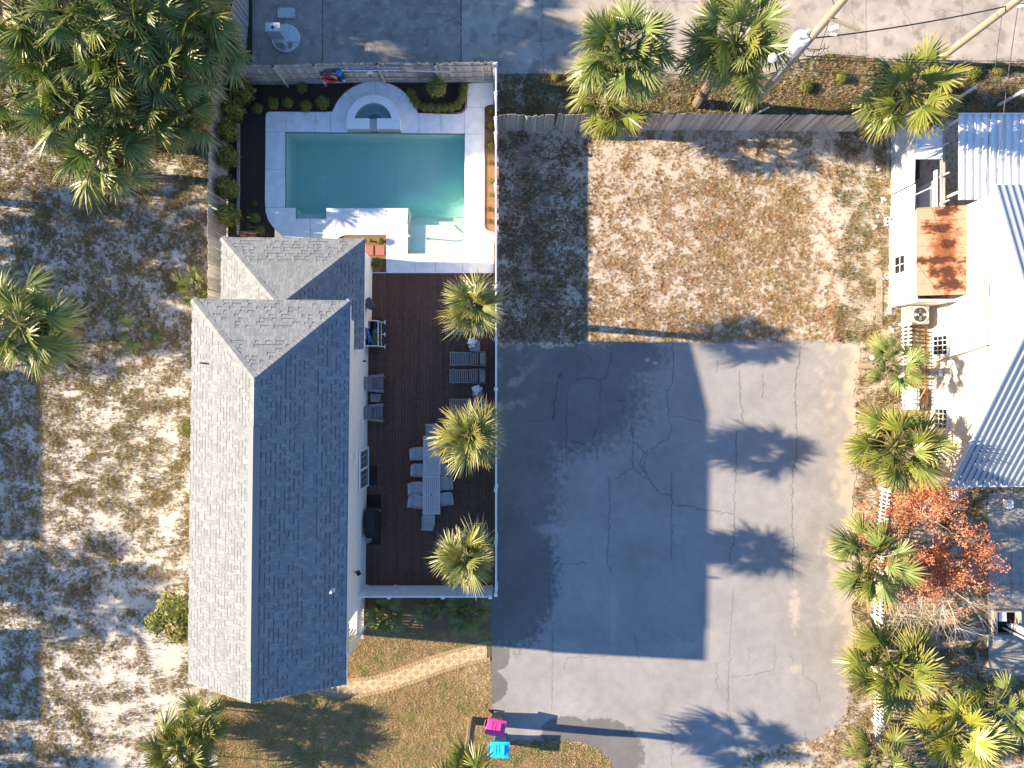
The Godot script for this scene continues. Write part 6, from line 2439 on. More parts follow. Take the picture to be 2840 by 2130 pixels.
func make_utilities() -> void:
	# raised round hatch with a control cabinet on a post, and a rectangular vault lid, on the lane
	var at := plan(794, 108, 0.05)
	var h := thing("utility_hatch", "round steel hatch plate raised on concrete lane", "hatch", at)
	var b := MB.new()
	b.lathe(Vector3.ZERO, [Vector2(0, 0.10), Vector2(0.64, 0.10), Vector2(0.66, 0.085), Vector2(0.66, 0.0)], 40)
	part(h, "plate", b, M.galv)
	var s := MB.new()
	s.box(Vector3(0.1, 0.104, 0.2), Vector3(1.0, 0.012, 0.02))
	part(h, "seam", s, solid(0.12, 0.12, 0.12, 0.8))
	var rs := MB.new()
	rs.prism(PackedVector2Array([Vector2(0.12, 0.24), Vector2(0.3, 0.22), Vector2(0.33, 0.42), Vector2(0.2, 0.5), Vector2(0.1, 0.42)]), 0.1, 0.104)
	part(h, "rust_patch", rs, grained("rust_patch", Color(0.20, 0.10, 0.05), Color(0.38, 0.34, 0.30), 0.08, 0.4, 0.9, 68, 0.6))
	for q in [[0.2, -0.2], [0.42, -0.28], [0.47, 0.0], [0.24, 0.08], [0.0, -0.5]]:
		var bt := MB.new()
		bt.lathe(Vector3(q[0], 0.1, q[1]), [Vector2(0, 0.03), Vector2(0.03, 0.02), Vector2(0.035, 0)], 8)
		part(h, "bolt", bt, M.galv)
	var ca := plan(786, 128, 0.05)
	var c := thing("control_cabinet", "grey electrical cabinet on post beside round hatch", "cabinet", ca)
	var cb := MB.new()
	cb.box(Vector3(0, 1.12, -0.14), Vector3(0.60, 0.74, 0.34))
	part(c, "case", cb, M.galv)
	var cl := MB.new()
	cl.box(Vector3(0, 1.5, -0.14), Vector3(0.64, 0.03, 0.38))
	part(c, "cap", cl, M.galv)
	var hole := MB.new()
	hole.lathe(Vector3(0.0, 1.515, -0.12), [Vector2(0, 0.01), Vector2(0.06, 0.01), Vector2(0.065, 0)], 12)
	part(c, "vent", hole, M.black)
	var c2 := MB.new()
	c2.box(Vector3(0.03, 0.55, 0.10), Vector3(0.42, 0.5, 0.24))
	part(c, "meter_box", c2, M.galv)
	var dial := MB.new()
	dial.tube([Vector3(0.02, 0.8, 0.12), Vector3(0.02, 0.86, 0.12)], [0.08, 0.075], 14)
	part(c, "meter", dial, solid(0.6, 0.62, 0.5, 0.2))
	var ps := MB.new()
	ps.box(Vector3(0.1, 0.35, -0.12), Vector3(0.08, 0.7, 0.08))
	part(c, "post", ps, M.galv)
	var pp := MB.new()
	pp.tube([Vector3(0.02, 0.78, 0.16), Vector3(0.03, 0.0, 0.18)], [0.03], 8)
	part(c, "conduit", pp, M.alu)
	var v := thing("vault_lid", "pale rectangular concrete vault lid on shaded lane", "lid", plan(796, 39, 0.05))
	var vb := MB.new()
	var o := PackedVector2Array()
	for q in [[1, 1], [-1, 1], [-1, -1], [1, -1]]:
		for k in 4:
			var a: float = atan2(q[1], q[0]) - PI * 0.25 + k / 3.0 * PI * 0.5
			o.append(Vector2(q[0] * 0.33 + cos(a) * 0.06, q[1] * 0.17 + sin(a) * 0.06))
	vb.prism(o, 0.0, 0.13)
	part(v, "lid", vb, grained("vault", Color(0.42, 0.43, 0.43), Color(0.52, 0.53, 0.53), 0.05, 0.7, 0.85, 69, 0.5))
	for q in [[-0.33, -0.17], [0.33, 0.02], [0.33, 0.18]]:
		var vp := MB.new()
		vp.lathe(Vector3(q[0], 0.13, q[1]), [Vector2(0, 0.004), Vector2(0.022, 0.004), Vector2(0.025, 0)], 8)
		part(v, "lifting_hole", vp, M.black)
	make_poles()

func wire(label: String, a: Vector3, b: Vector3, sag: float, r := 0.012) -> void:
	var t := thing("overhead_wire", label, "wire", a, 0.0, "overhead wires")
	var m := MB.new()
	var pts := []
	for i in 15:
		var f := i / 14.0
		pts.append((b - a) * f - Vector3(0, sag * 4.0 * f * (1.0 - f), 0))
	m.tube(pts, [r], 5, false)
	part(t, "cable", m, M.wire)

func make_poles() -> void:
	var p1 := Vector3(10.75, 0, -12.45)
	var t := thing("utility_pole", "wooden utility pole carrying a white transformer", "utility pole", p1)
	var b := MB.new()
	b.tube([Vector3(0, -0.1, 0), Vector3(0, 6, 0), Vector3(0, 11.6, 0)], [0.17, 0.15, 0.12], 12)
	part(t, "pole", b, M.pole)
	# transformer can hangs on the pole's west side
	var tr := Vector3(-0.42, 6.6, 0.1)
	var can := MB.new()
	can.lathe(tr, [Vector2(0.0, 1.12), Vector2(0.18, 1.10), Vector2(0.30, 1.02), Vector2(0.31, 0.96), Vector2(0.29, 0.94), Vector2(0.29, 0.06), Vector2(0.26, 0.0), Vector2(0, 0.0)], 22)
	var cn := part(t, "transformer", can, solid(0.66, 0.68, 0.70, 0.45))
	for q in [[-0.12, 0.05], [0.10, -0.12], [0.12, 0.14]]:
		var bu := MB.new()
		bu.tube([tr + Vector3(q[0], 1.05, q[1]), tr + Vector3(q[0] * 1.4, 1.32, q[1] * 1.4)], [0.055, 0.035], 8)
		part(cn, "bushing", bu, M.white)
	var riser := MB.new()
	riser.tube([Vector3(-0.2, 4.2, 0.16), Vector3(-0.2, 6.5, 0.16)], [0.055], 8)
	part(t, "riser", riser, M.white)
	var arm := MB.new()
	arm.tube([Vector3(-0.1, 6.9, -0.05), Vector3(-0.7, 7.05, 0.3), Vector3(-1.1, 7.0, 0.45)], [0.03], 7)
	part(t, "lamp_arm", arm, M.galv)
	var head := MB.new()
	head.lathe(Vector3(-1.18, 6.78, 0.48), [Vector2(0.0, 0.3), Vector2(0.09, 0.27), Vector2(0.17, 0.1), Vector2(0.15, 0.0), Vector2(0, 0.0)], 14)
	part(t, "lamp_head", head, M.white)
	var arm2 := MB.new()
	arm2.bar(Vector3(0, 9.0, 0.1), Vector3(1.0, 9.0, 0.5), 0.09, 0.1)
	part(t, "cross_arm", arm2, M.pole)
	var cut_out := MB.new()
	cut_out.tube([Vector3(0.72, 7.3, -0.35), Vector3(0.95, 7.6, -0.35)], [0.07], 8)
	cut_out.tube([Vector3(0.85, 7.05, -0.3), Vector3(1.05, 7.15, -0.25)], [0.05], 8)
	part(t, "fuse_cutout", cut_out, M.white)
	for q in [[0.5, 7.0, 0.25], [0.62, 6.7, 0.35], [0.4, 6.3, 0.45], [0.7, 6.9, 0.1]]:
		var lp := MB.new()
		var pts := []
		for i in 13:
			var an := i / 12.0 * PI * 1.3 - 0.4
			pts.append(Vector3(0.1 + q[0] * 0.5 - cos(an) * q[0] * 0.6, q[1] - sin(an) * q[2], 0.1 + q[2] * 0.3 * sin(an)))
		lp.tube(pts, [0.013], 5, false)
		part(t, "jumper_wire", lp, M.wire)
	var p2 := Vector3(19.55, 0, -14.85)
	var t2 := thing("utility_pole", "bare wooden utility pole behind the palm by white roof", "utility pole", p2)
	var b2 := MB.new()
	b2.tube([Vector3(0, -0.1, 0), Vector3(0, 5, 0), Vector3(0, 10.5, 0)], [0.16, 0.145, 0.12], 12)
	part(t2, "pole", b2, M.pole)
	var ins := MB.new()
	ins.tube([Vector3(0.1, 5.3, 0.15), Vector3(0.3, 5.4, 0.15)], [0.08], 8)
	part(t2, "insulator", ins, M.white)
	wire("thick dark wire between the two poles, uppermost", p1 + Vector3(0.15, 7.4, 0), p2 + Vector3(-0.1, 5.0, 0), 0.25, 0.028)
	for q in [[6.2, 0.05, "thin wire running along lane below thick wire"], [5.9, 0.02, "second thin wire along lane"], [5.0, 0.05, "lowest thin wire along lane"]]:
		wire(q[2], p1 + Vector3(0.1, q[0], 0.1), Vector3(30.0, q[0] - 0.9, -12.7 + (6.2 - q[0]) * 0.6), q[1] * 8.0, 0.012)
	var mast := Vector3(19.15, 4.3, -1.55)
	wire("service wire from pole to cream gable wall, nearer drive", p2 + Vector3(0.2, 5.2, 0.1), mast, 0.35, 0.018)
	wire("service wire from pole to cream gable wall, middle", p2 + Vector3(0.1, 4.4, 0.1), mast + Vector3(0.02, -0.1, 0.1), 0.5, 0.012)
	wire("slack wire crossing corrugated white roof", p1 + Vector3(0.1, 5.4, 0.1), mast + Vector3(-0.02, -0.25, -0.1), 0.8, 0.009)
	wire("guy wire from pole down to ground behind fence", p1 + Vector3(0.1, 8.6, 0.1), Vector3(13.2, 0.05, -12.4), 0.0, 0.01)
	wire("guy wire from transformer pole towards lane", p1 + Vector3(-0.1, 9.6, 0.0), Vector3(9.3, 8.0, -18.4), 0.1, 0.016)
	var g := thing("guy_guard", "pale plastic guard on guy wire by plank fence", "guard", Vector3(10.6, 0, -12.2))
	var gb := MB.new()
	gb.tube([Vector3(0.0, 0.05, 0.1), Vector3(0.7, 1.6, 0.02)], [0.045], 8)
	part(g, "tube", gb, M.pvc)
	# white marker posts on the verge
	for q in [[2640, 283, 1.05, "white marker post near corrugated roof"], [2768, 292, 1.05, "white marker post at far side of verge"]]:
		var p := thing("marker_post", q[3], "post", plan(q[0], q[1]), 0.0, "white marker posts")
		var pb := MB.new()
		pb.tube([Vector3(0, 0, 0), Vector3(0.02, q[2] + 0.6, 0)], [0.07], 10)
		part(p, "post", pb, M.pvc)
		var pc := MB.new()
		pc.lathe(Vector3(0.02, q[2] + 0.6, 0), [Vector2(0, 0.03), Vector2(0.05, 0.025), Vector2(0.075, 0)], 10)
		part(p, "cap", pc, M.white)

# ---------- the neighbour's buildings ----------

func rust_texture() -> ImageTexture:
	var w := 256
	var h := 420
	var out := PackedByteArray()
	out.resize(w * h * 3)
	var i := 0
	for y in h:
		for x in w:
			var fx := x / float(w)
			var fy := y / float(h)
			var n := field(1, fx * 2.2, fy * 3.6, 34.0) * 0.6 + field(4, fx * 1.4, fy * 6.0, 60.0) * 0.4
			var t := 0.0
			for q in [[0.60, 0.05, 0.2, 0.06], [0.45, 0.24, 0.32, 0.075], [0.62, 0.42, 0.18, 0.08], [0.42, 0.61, 0.48, 0.06], [0.60, 0.73, 0.32, 0.085], [0.66, 0.88, 0.28, 0.075], [0.58, 0.5, 0.3, 0.5]]:
				var dx: float = (fx - q[0]) / q[2]
				var dy: float = (fy - q[1]) / q[3]
				t = maxf(t, smoothstep(1.6, 0.1, sqrt(dx * dx + dy * dy) + (n - 0.5) * 2.6) * (0.55 if q[3] > 0.2 else 1.0))
			t = clampf(t * 1.15 + (n - 0.38) * 0.7, 0.0, 1.0)
			var k := Color(0.32, 0.235, 0.16).lerp(Color(0.20, 0.07, 0.02), smoothstep(0.12, 0.62, t)).lerp(Color(0.05, 0.012, 0.004), smoothstep(0.5, 1.0, t))
			k = k.linear_to_srgb()
			out[i] = int(clampf(k.r, 0, 1) * 255.0)
			out[i + 1] = int(clampf(k.g, 0, 1) * 255.0)
			out[i + 2] = int(clampf(k.b, 0, 1) * 255.0)
			i += 3
	return rgb_texture(w, h, out)

func grid_window(parent: Node3D, at: Vector3, x: float, z0: float, z1: float, y0: float, y1: float, nzb: int, nyb: int) -> void:
	var f := mb_at(at)
	var w := 0.07
	f.box(Vector3(x, y0, (z0 + z1) * 0.5), Vector3(0.08, w, z1 - z0 + w))
	f.box(Vector3(x, y1, (z0 + z1) * 0.5), Vector3(0.08, w, z1 - z0 + w))
	f.box(Vector3(x - 0.002, (y0 + y1) * 0.5, z0), Vector3(0.08, y1 - y0, w))
	f.box(Vector3(x - 0.002, (y0 + y1) * 0.5, z1), Vector3(0.08, y1 - y0, w))
	var n := part(parent, "window", f, M.white)
	var g := mb_at(at)
	g.box(Vector3(x + 0.004, (y0 + y1) * 0.5, (z0 + z1) * 0.5), Vector3(0.01, y1 - y0, z1 - z0))
	part(n, "pane", g, M.glass)
	var m := mb_at(at)
	for k in nzb:
		m.box(Vector3(x - 0.016, (y0 + y1) * 0.5, lerpf(z0, z1, (k + 1.0) / (nzb + 1))), Vector3(0.02, y1 - y0, 0.03))
	for k in nyb:
		m.box(Vector3(x - 0.0145, lerpf(y0, y1, (k + 1.0) / (nyb + 1)), (z0 + z1) * 0.5), Vector3(0.018, 0.03, z1 - z0))
	part(n, "muntin", m, M.white)

func make_east_house() -> void:
	var at := Vector3(24.0, 0, -1.7)
	var t := thing("cream_gable_house", "cream house with tall gable wall and ribbed metal roof", "house", at)
	var x := 19.3
	var S := Vector2(4.35, 2.2)
	var P := Vector2(-2.44, 7.15)
	var Nn := Vector2(-7.8, 5.1)
	var gw := mb_at(at)
	var prof := [Vector2(4.15, 0), Vector2(4.15, 2.25), Vector2(P.x, P.y - 0.12), Vector2(-7.6, 5.05), Vector2(-7.6, 0)]
	for i in range(1, prof.size() - 1):
		gw.tri(Vector3(x, prof[0].y, prof[0].x), Vector3(x, prof[i + 1].y, prof[i + 1].x), Vector3(x, prof[i].y, prof[i].x))
		gw.tri(Vector3(x + 0.18, prof[0].y, prof[0].x), Vector3(x + 0.18, prof[i].y, prof[i].x), Vector3(x + 0.18, prof[i + 1].y, prof[i + 1].x))
	part(t, "gable_wall", gw, M.east_wall)
	for q in [[4.06, 2.2], [-7.52, 5.0]]:
		var b := mb_at(at)
		b.box(Vector3(24.8, q[1] * 0.5, q[0]), Vector3(10.6, q[1], 0.16))
		part(t, "wall", b, M.east_wall)
	# roof: ribbed sheets, each a panel of its own
	var x0 := 18.93
	for side in [[S, P], [Nn, P]]:
		var a: Vector2 = side[0]
		var p: Vector2 = side[1]
		var n := 27
		for k in n:
			var xa := x0 + k * 0.27
			var b := mb_at(at)
			var lo0 := Vector3(xa, a.y, a.x)
			var hi0 := Vector3(xa, p.y, p.x)
			var nrm := (hi0 - lo0).cross(Vector3.RIGHT).normalized()
			if nrm.y < 0:
				nrm = -nrm
			b.bar(lo0 + Vector3(0.135, 0, 0), hi0 + Vector3(0.135, 0, 0), 0.266, 0.02, nrm)
			for r in [[0.0, 0.055, 0.055]]:
				b.bar(lo0 + Vector3(r[0] + 0.03, 0, 0) + nrm * (0.01 + r[2] * 0.5), hi0 + Vector3(r[0] + 0.03, 0, 0) + nrm * (0.01 + r[2] * 0.5), r[1], r[2], nrm)
			part(t, "roof_panel", b, M.metal_roof)
		var fb := mb_at(at)
		fb.bar(Vector3(x0 - 0.03, a.y - 0.03, a.x), Vector3(x0 - 0.03, p.y - 0.03, p.x), 0.03, 0.17)
		part(t, "barge_board", fb, M.white)
	var gut := mb_at(at)
	gut.bar(Vector3(x0, S.y - 0.05, S.x + 0.05), Vector3(28, S.y - 0.05, S.x + 0.05), 0.09, 0.08)
	part(t, "gutter", gut, M.galv)
	grid_window(t, at, x - 0.03, -2.18, -1.30, 0.35, 1.45, 3, 2)
	grid_window(t, at, x - 0.03, 1.10, 2.02, 0.45, 1.45, 3, 2)
	# service mast and meter
	var mt := thing("service_mast", "grey conduit mast with wires on cream gable wall", "mast", Vector3(19.2, 0, -1.0))
	var mb := MB.new()
	mb.tube([Vector3(0, 0.7, 0.0), Vector3(0, 4.1, -0.55), Vector3(-0.12, 4.3, -0.57), Vector3(-0.2, 4.15, -0.57)], [0.035], 8)
	part(mt, "conduit", mb, M.alu)
	var me := thing("meter_box", "small grey electric meter box on cream wall", "meter box", Vector3(19.2, 0.9, -0.48))
	var eb := MB.new()
	eb.box(Vector3(-0.04, 0, 0), Vector3(0.18, 0.46, 0.30))
	part(me, "case", eb, M.galv)
	var ed := MB.new()
	ed.tube([Vector3(-0.13, 0.08, 0), Vector3(-0.2, 0.08, 0)], [0.08], 12)
	part(me, "dial", ed, solid(0.3, 0.32, 0.34, 0.2))
	# white corrugated roof over the side bay
	var ba := Vector3(23, 0, -9.6)
	var bay := thing("corrugated_carport", "carport with deep ribbed white metal roof", "carport", ba)
	for k in 24:
		var xa := 18.98 + k * 0.325
		var b := mb_at(ba)
		var za := -11.42
		var zb := -7.82
		var y := 2.68
		b.box(Vector3(xa + 0.1625, y - 0.006, (za + zb) * 0.5), Vector3(0.322, 0.012, zb - za))
		var rb := [Vector2(0.0, 0), Vector2(0.02, 0.11), Vector2(0.145, 0.11), Vector2(0.165, 0)]
		for i in 3:
			b.quad(Vector3(xa + rb[i].x, y + rb[i].y, za), Vector3(xa + rb[i].x, y + rb[i].y, zb), Vector3(xa + rb[i + 1].x, y + rb[i + 1].y, zb), Vector3(xa + rb[i + 1].x, y + rb[i + 1].y, za))
		part(bay, "roof_panel", b, M.white)
	var tr := mb_at(ba)
	tr.box(Vector3(22.9, 2.74, -11.46), Vector3(7.9, 0.10, 0.06))
	part(bay, "trim", tr, M.white)
	for q in [[19.1, -11.3], [22.0, -11.3], [25.0, -11.3], [19.1, -8.2]]:
		var b := mb_at(ba)
		b.box(Vector3(q[0], 1.33, q[1]), Vector3(0.1, 2.66, 0.1))
		part(bay, "post", b, M.white)
	# rusty roofed shed
	var sa := Vector3(18.3, 0, -5.6)
	var sh := thing("rusty_roof_shed", "white shed with rust stained metal roof", "shed", sa)
	var zs0 := -7.5
	var zs1 := -3.62
	for q in [[Vector3(17.47, 0, zs0), Vector3(17.47, 0, zs1), 2.2], [Vector3(17.55, 0, zs1), Vector3(19.2, 0, zs1), 2.2], [Vector3(17.55, 0, zs0), Vector3(19.2, 0, zs0), 2.2]]:
		var b := mb_at(sa)
		b.bar(q[0] + Vector3(0, q[2] * 0.5, 0), q[1] + Vector3(0, q[2] * 0.5, 0), 0.1, q[2])
		part(sh, "wall", b, M.shed_wall)
	var rt := rust_texture()
	var rm := mapped(rt, 0.75)
	for k in 7:
		var za := lerpf(-7.58, -3.80, k / 7.0)
		var zb := lerpf(-7.58, -3.80, (k + 1) / 7.0)
		var b := mb_at(sa)
		b.has_uv = true
		b.uv0 = Vector2(17.4, -7.58)
		b.uvs = Vector2(1.9, 3.78)
		b.bar(Vector3(17.42, 2.28, (za + zb) * 0.5), Vector3(19.26, 2.74, (za + zb) * 0.5), zb - za - 0.006, 0.02)
		b.bar(Vector3(17.42, 2.305, za + 0.02), Vector3(19.26, 2.765, za + 0.02), 0.035, 0.035)
		part(sh, "roof_sheet", b, rm)
	var rf := mb_at(sa)
	rf.bar(Vector3(17.4, 2.21, zs0), Vector3(17.4, 2.21, -3.78), 0.03, 0.14)
	part(sh, "fascia", rf, M.white)
	grid_window(sh, sa, 17.40, -5.75, -4.95, 0.55, 1.45, 1, 1)
	make_enclosure()
	# air conditioner condenser
	var ac := thing("condenser", "grey air conditioner condenser with round fan by shed", "air conditioner", Vector3(18.37, 0, -3.12))
	var cb := MB.new()
	var o := PackedVector2Array()
	for q in [[1, 1], [-1, 1], [-1, -1], [1, -1]]:
		for k in 4:
			var a: float = atan2(q[1], q[0]) - PI * 0.25 + k / 3.0 * PI * 0.5
			o.append(Vector2(q[0] * 0.36 + cos(a) * 0.06, q[1] * 0.36 + sin(a) * 0.06))
	cb.prism(o, 0.05, 0.86)
	part(ac, "case", cb, solid(0.30, 0.29, 0.27, 0.6))
	var tp := MB.new()
	tp.lathe(Vector3.ZERO, [Vector2(0.33, 0.90), Vector2(0.33, 0.86)], 26)
	var ringp := PackedVector2Array(o)
	tp.lathe(Vector3(0, 0.862, 0), [Vector2(0.33, 0.04), Vector2(0.40, 0.03), Vector2(0.41, 0.0)], 26)
	part(ac, "rim", tp, solid(0.50, 0.46, 0.40, 0.6))
	var wl := MB.new()
	wl.lathe(Vector3(0, 0.864, 0), [Vector2(0, 0.0), Vector2(0.33, 0.0)], 26)
	part(ac, "well", wl, M.black)
	for k in 4:
		var f := MB.new()
		f.box(Vector3(0.15, 0.885, 0).rotated(Vector3.UP, k * PI * 0.5), Vector3(0.22, 0.008, 0.11), Basis(Vector3.UP, k * PI * 0.5) * Basis(Vector3(1, 0, 0), 0.3))
		part(ac, "fan_blade", f, solid(0.14, 0.15, 0.16, 0.5))
	var hub := MB.new()
	hub.lathe(Vector3(0, 0.87, 0), [Vector2(0, 0.05), Vector2(0.06, 0.04), Vector2(0.07, 0)], 12)
	part(ac, "hub", hub, M.black)
	var gr := MB.new()
	for r in [0.12, 0.19, 0.26, 0.32]:
		var pts := []
		for i in 25:
			pts.append(Vector3(cos(TAU * i / 24.0) * r, 0.925, sin(TAU * i / 24.0) * r))
		gr.tube(pts, [0.004], 4, false)
	part(ac, "grille", gr, M.alu)
	# pipes, panels and clutter along the cream wall
	var pr := thing("rusty_pipe", "rusty pipe lying along foot of cream wall", "pipe", Vector3(19.0, 0, -1.0))
	var pb := MB.new()
	pb.tube([Vector3(0, 0.25, -1.6), Vector3(0, 0.28, 1.95)], [0.035], 8)
	part(pr, "pipe", pb, grained("rust_pipe", Color(0.25, 0.10, 0.03), Color(0.42, 0.24, 0.10), 0.1, 0.5, 0.9, 108, 0.5))
	var pn := thing("corrugated_sheet", "white sheet panel leaning beside thin palm", "panel", plan(2516, 1105))
	var pnb := MB.new()
	pnb.box(Vector3(0, 0.35, 0), Vector3(0.62, 0.03, 1.0), Basis(Vector3(0, 0, 1), 0.5))
	part(pn, "sheet", pnb, M.shed_wall)
	var ol := thing("orange_pole", "orange tool handle lying on white panel", "tool", plan(2535, 1100))
	var olb := MB.new()
	olb.tube([Vector3(-0.35, 0.45, 0.7), Vector3(0.1, 0.9, -0.5)], [0.025], 7)
	part(ol, "handle", olb, solid(0.5, 0.2, 0.04, 0.6))
	for q in [[2418, 992, "white bucket lid on dry grass near thin palm"], [2428, 1046, "white stone on dry grass near thin palm"]]:
		var s := thing("white_stone", q[2], "stone", plan(q[0], q[1]))
		var b := MB.new()
		b.lathe(Vector3.ZERO, [Vector2(0, 0.13), Vector2(0.08, 0.12), Vector2(0.13, 0.06), Vector2(0.12, 0.0)], 9)
		part(s, "stone", b, M.white)

func make_enclosure() -> void:
	var at := Vector3(18.3, 0, -9.8)
	var t := thing("storage_bay", "white panelled storage bay with open dark top", "shed", at)
	var x := 17.55
	var h := 1.95
	for q in [[-12.0, -10.35], [-10.33, -8.75], [-8.7, -7.58]]:
		var b := mb_at(at)
		b.bar(Vector3(x, h * 0.5, q[0]), Vector3(x - 0.04, h * 0.5, q[1]), 0.04, h)
		part(t, "wall_panel", b, M.shed_wall)
	var nb := mb_at(at)
	nb.bar(Vector3(x, h * 0.5, -12.0), Vector3(18.95, h * 0.5, -12.0), 0.05, h)
	part(t, "wall_panel", nb, M.shed_wall)
	var rf := mb_at(at)
	rf.box(Vector3(18.12, h + 0.02, -10.88), Vector3(1.2, 0.02, 2.2))
	part(t, "roof_sheet", rf, M.shed_wall)
	for q in [[18.72, -11.9, -7.7, 0.10, 1.9], [18.92, -11.0, -7.7, 0.14, 1.7]]:
		var b := mb_at(at)
		b.bar(Vector3(q[0], q[4], q[1]), Vector3(q[0], q[4], q[2]), q[3], 0.05)
		part(t, "beam", b, M.picket_4)
	for z in [-11.9, -10.4, -9.1, -7.9]:
		var b := mb_at(at)
		b.box(Vector3(18.8, 0.93, z), Vector3(0.08, 1.86, 0.08))
		part(t, "post", b, M.white)
		var c := mb_at(at)
		c.bar(Vector3(18.76, 1.9, z), Vector3(19.05, 1.9, z - 0.12), 0.07, 0.05)
		part(t, "crosspiece", c, M.white)
	var fl := mb_at(at)
	fl.box(Vector3(18.2, 0.02, -9.8), Vector3(1.25, 0.03, 4.3))
	part(t, "floor", fl, solid(0.05, 0.045, 0.04, 1.0))
	var rail := thing("corner_rail", "white strip and knob on storage bay wall", "rail", Vector3(17.5, 0, -9.6))
	var rb := MB.new()
	rb.bar(Vector3(0, 0.3, 0.1), Vector3(-0.0, 1.85, 0.15), 0.03, 0.03)
	part(rail, "strip", rb, M.white)
	# stored boards and a board with a rounded end
	var k := 0
	for q in [[18.45, -8.75, -7.75, 1.5, "blue grey board stored upright in bay"], [18.55, -8.95, -7.75, 1.62, "white narrow board stored upright in bay"], [18.64, -9.4, -7.75, 1.7, "pale timber board stored upright in bay"]]:
		var b := thing("stored_board", q[4], "board", Vector3(q[0], 0.04, (q[1] + q[2]) * 0.5))
		var m := MB.new()
		m.box(Vector3(0, q[3] * 0.5, 0), Vector3(0.04, q[3], q[2] - q[1]))
		part(b, "board", m, [M.galv, M.white, M.picket_4][k])
		k += 1
	var ov := thing("oval_board", "pale board with rounded end in dark bay", "board", Vector3(18.2, 0.6, -8.2))
	var o := PackedVector2Array([Vector2(-0.2, 0.5), Vector2(0.2, 0.5)])
	for i in 13:
		var a := -i / 12.0 * PI
		o.append(Vector2(cos(a) * 0.2, -0.15 + sin(a) * 0.3))
	var ob := MB.new()
	ob.prism(o, 0.0, 0.03)
	part(ov, "board", ob, solid(0.35, 0.33, 0.31, 0.8))
	# loose planks on the sand outside
	for q in [[2437, 826, 0.30, 2.5, "long grey plank lying on sand beside white shed"], [2461, 440, 0.14, 1.9, "narrow timber leaning along storage bay wall"], [2468, 400, 0.10, 1.6, "thin timber against storage bay corner"]]:
		var p := thing("plank", q[4], "plank", plan(q[0], q[1]))
		var b := MB.new()
		b.slab(Vector3(0, 0.03, 0), Vector3(q[2], 0.04, q[3]), 0.004)
		part(p, "board", b, M.pole)
	var bl := thing("concrete_block", "hollow concrete block beside white shed corner", "block", plan(2457, 616))
	var bm := MB.new()
	for z in [-0.17, 0.0, 0.17]:
		bm.box(Vector3(0, 0.1, z), Vector3(0.2, 0.2, 0.04))
	for xx in [-0.085, 0.085]:
		bm.box(Vector3(xx, 0.1, -0.085), Vector3(0.03, 0.198, 0.13))
		bm.box(Vector3(xx, 0.1, 0.085), Vector3(0.03, 0.198, 0.13))
	part(bl, "block", bm, M.concrete)
	rng.seed = 66
	var words := ["crumpled white litter near plank fence end", "white rag on sand by storage bay", "white scrap of plastic beside concrete block", "pale litter below the hollow block", "white paper on bare sand near long plank", "white chip by shed foot", "pale stone by shed foot", "white scrap under thin palm"]
	var spots := [[2432, 470], [2446, 555], [2433, 600], [2424, 634], [2283, 813], [2455, 770], [2463, 860], [2470, 915]]
	for i in spots.size():
		var s := thing("litter", words[i], "litter", plan(spots[i][0], spots[i][1]))
		var b := MB.new()
		for j in 5:
			var a := R(0, TAU)
			var c := Vector3(R(-0.06, 0.06), R(0.01, 0.05), R(-0.06, 0.06))
			b.quad(c, c + Vector3(cos(a), 0.2, sin(a)) * 0.09, c + Vector3(cos(a + 0.8), 0.5, sin(a + 0.8)) * 0.13, c + Vector3(cos(a + 1.6), 0.1, sin(a + 1.6)) * 0.09)
		part(s, "scrap", b, M.white)

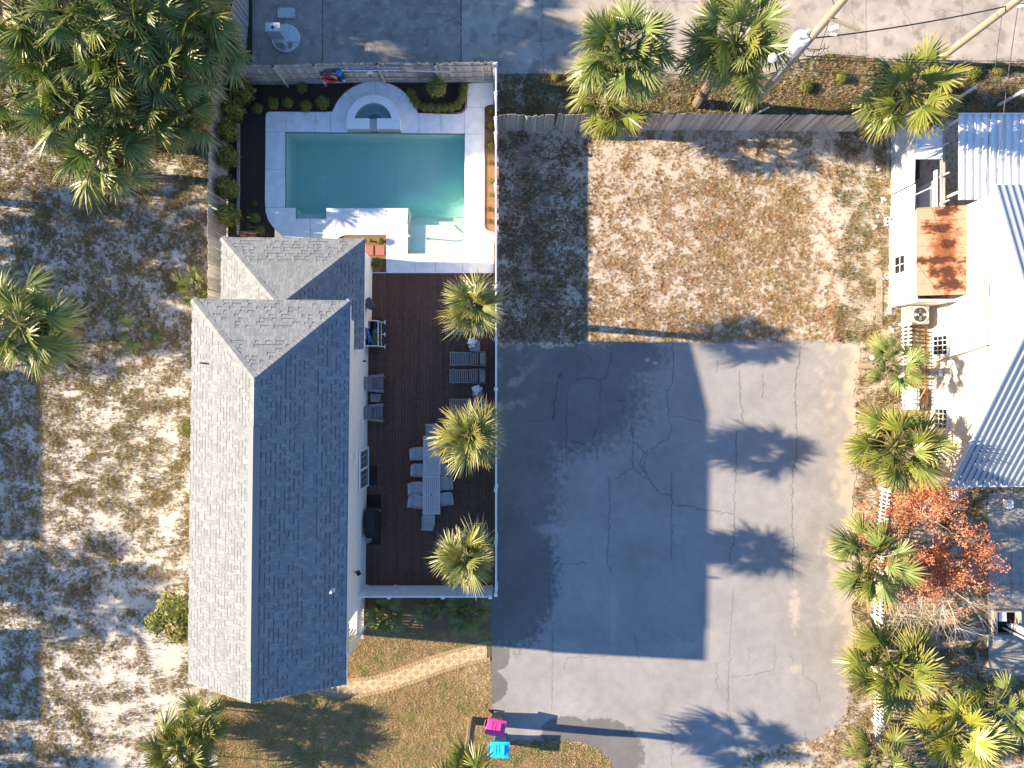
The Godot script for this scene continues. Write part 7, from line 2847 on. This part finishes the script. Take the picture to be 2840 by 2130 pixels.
func make_pad() -> void:
	var root := Node3D.new()
	root.name = numbered("concrete_pad")
	root.set_meta("kind", "structure")
	add_child(root)
	for q in [[1366, 1500], [1501, 1618], [1619, 1676], [1677, 1872]]:
		var mb := MB.new()
		mb.prism(flat([[2738, q[0]], [2802, q[0]], [2802, q[1]], [2738, q[1]]]), 0.0, 0.08)
		part(root, "slab", mb, M.pad)
		var m2 := MB.new()
		m2.prism(flat([[2803, q[0]], [3000, q[0]], [3000, q[1]], [2803, q[1]]]), 0.0, 0.08)
		part(root, "slab", m2, M.pad)
	var at := plan(2782, 1722, 0.08)
	var t := thing("pump_box", "dark open pump box with white pipes on concrete pad", "pump box", at)
	var fr := [[0, -0.55, 1.1, 0.06], [0, 0.55, 1.1, 0.06]]
	for q in fr:
		var b := MB.new()
		b.box(Vector3(q[0], 0.2, q[1]), Vector3(q[2], 0.4, q[3]))
		part(t, "side_board", b, M.picket_0)
	for sx in [-0.55, 0.55]:
		var b := MB.new()
		b.box(Vector3(sx, 0.2, 0), Vector3(0.06, 0.4, 1.04))
		part(t, "side_board", b, M.picket_1)
	var fl := MB.new()
	fl.box(Vector3(0, 0.01, 0), Vector3(1.04, 0.02, 1.04))
	part(t, "floor", fl, solid(0.015, 0.012, 0.012, 1.0))
	var pl := MB.new()
	pl.box(Vector3(-0.2, 0.25, -0.3), Vector3(0.34, 0.05, 0.46))
	part(t, "cover_plate", pl, M.white)
	var vw := MB.new()
	var pts := []
	for i in 17:
		pts.append(Vector3(-0.02 + cos(TAU * i / 16.0) * 0.09, 0.42, -0.12 + sin(TAU * i / 16.0) * 0.09))
	vw.tube(pts, [0.018], 6, false)
	part(t, "valve_wheel", vw, M.black)
	for q in [[0.15, 0.15, 2.2], [0.22, 0.25, 2.4], [-0.05, 0.3, 2.0], [0.3, 0.12, 1.5]]:
		var p := MB.new()
		p.tube([Vector3(q[0], 0.05, q[1]), Vector3(q[0], q[2], q[1])], [0.045], 8)
		part(t, "pipe", p, M.pvc)
	var tank := MB.new()
	tank.lathe(Vector3(0.22, 0.35, 0.12), [Vector2(0, 0.7), Vector2(0.13, 0.66), Vector2(0.16, 0.5), Vector2(0.16, 0.1), Vector2(0.1, 0)], 12)
	part(t, "tank", tank, M.pvc)
	var pb := thing("concrete_block", "pale block at corner of dark pump box", "block", plan(2764, 1770, 0.08))
	var b3 := MB.new()
	b3.slab(Vector3(0, 0.06, 0), Vector3(0.36, 0.12, 0.2), 0.01)
	part(pb, "block", b3, M.concrete)
	for q in [[2790, 1395, "white crate on ground beside metal roof corner"], [2640, 1372, "pale post stump under metal roof corner"]]:
		var s := thing("crate", q[2], "crate", plan(q[0], q[1], 0.08))
		var b := MB.new()
		b.slab(Vector3(0, 0.15, 0), Vector3(0.3, 0.3, 0.4), 0.01)
		part(s, "box", b, M.shed_wall)

# the house on the next lot, out of view, whose shade falls across the white sand
func make_west_house() -> void:
	for q in [[-1.75, 6.0, 6.1, "neighbour house with gable roof beyond the sand lot"], [10.1, 14.3, 6.3, "second neighbour house beyond the sand lot"]]:
		var z0: float = q[0]
		var z1: float = q[1]
		var e: float = q[2]
		var at := Vector3(-40, 0, (z0 + z1) * 0.5)
		var t := thing("neighbour_house", q[3], "house", at)
		var xe := -22.1 - e / 0.44
		for w in [[Vector3(xe - 0.3, 0, z0 + 0.3), Vector3(xe - 0.3, 0, z1 - 0.3)], [Vector3(xe - 8.3, 0, z1 - 0.3), Vector3(xe - 8.3, 0, z0 + 0.3)], [Vector3(xe - 8.3, 0, z0 + 0.3), Vector3(xe - 0.3, 0, z0 + 0.3)], [Vector3(xe - 0.3, 0, z1 - 0.3), Vector3(xe - 8.3, 0, z1 - 0.3)]]:
			var b := mb_at(at)
			b.bar(w[0] + Vector3(0, e * 0.5, 0), w[1] + Vector3(0, e * 0.5, 0), 0.2, e)
			part(t, "wall", b, M.wall)
		var rf := mb_at(at)
		rf.box(Vector3(xe - 4.3, e + 0.1, (z0 + z1) * 0.5), Vector3(8.6, 0.2, z1 - z0))
		part(t, "roof", rf, M.shingle_2)
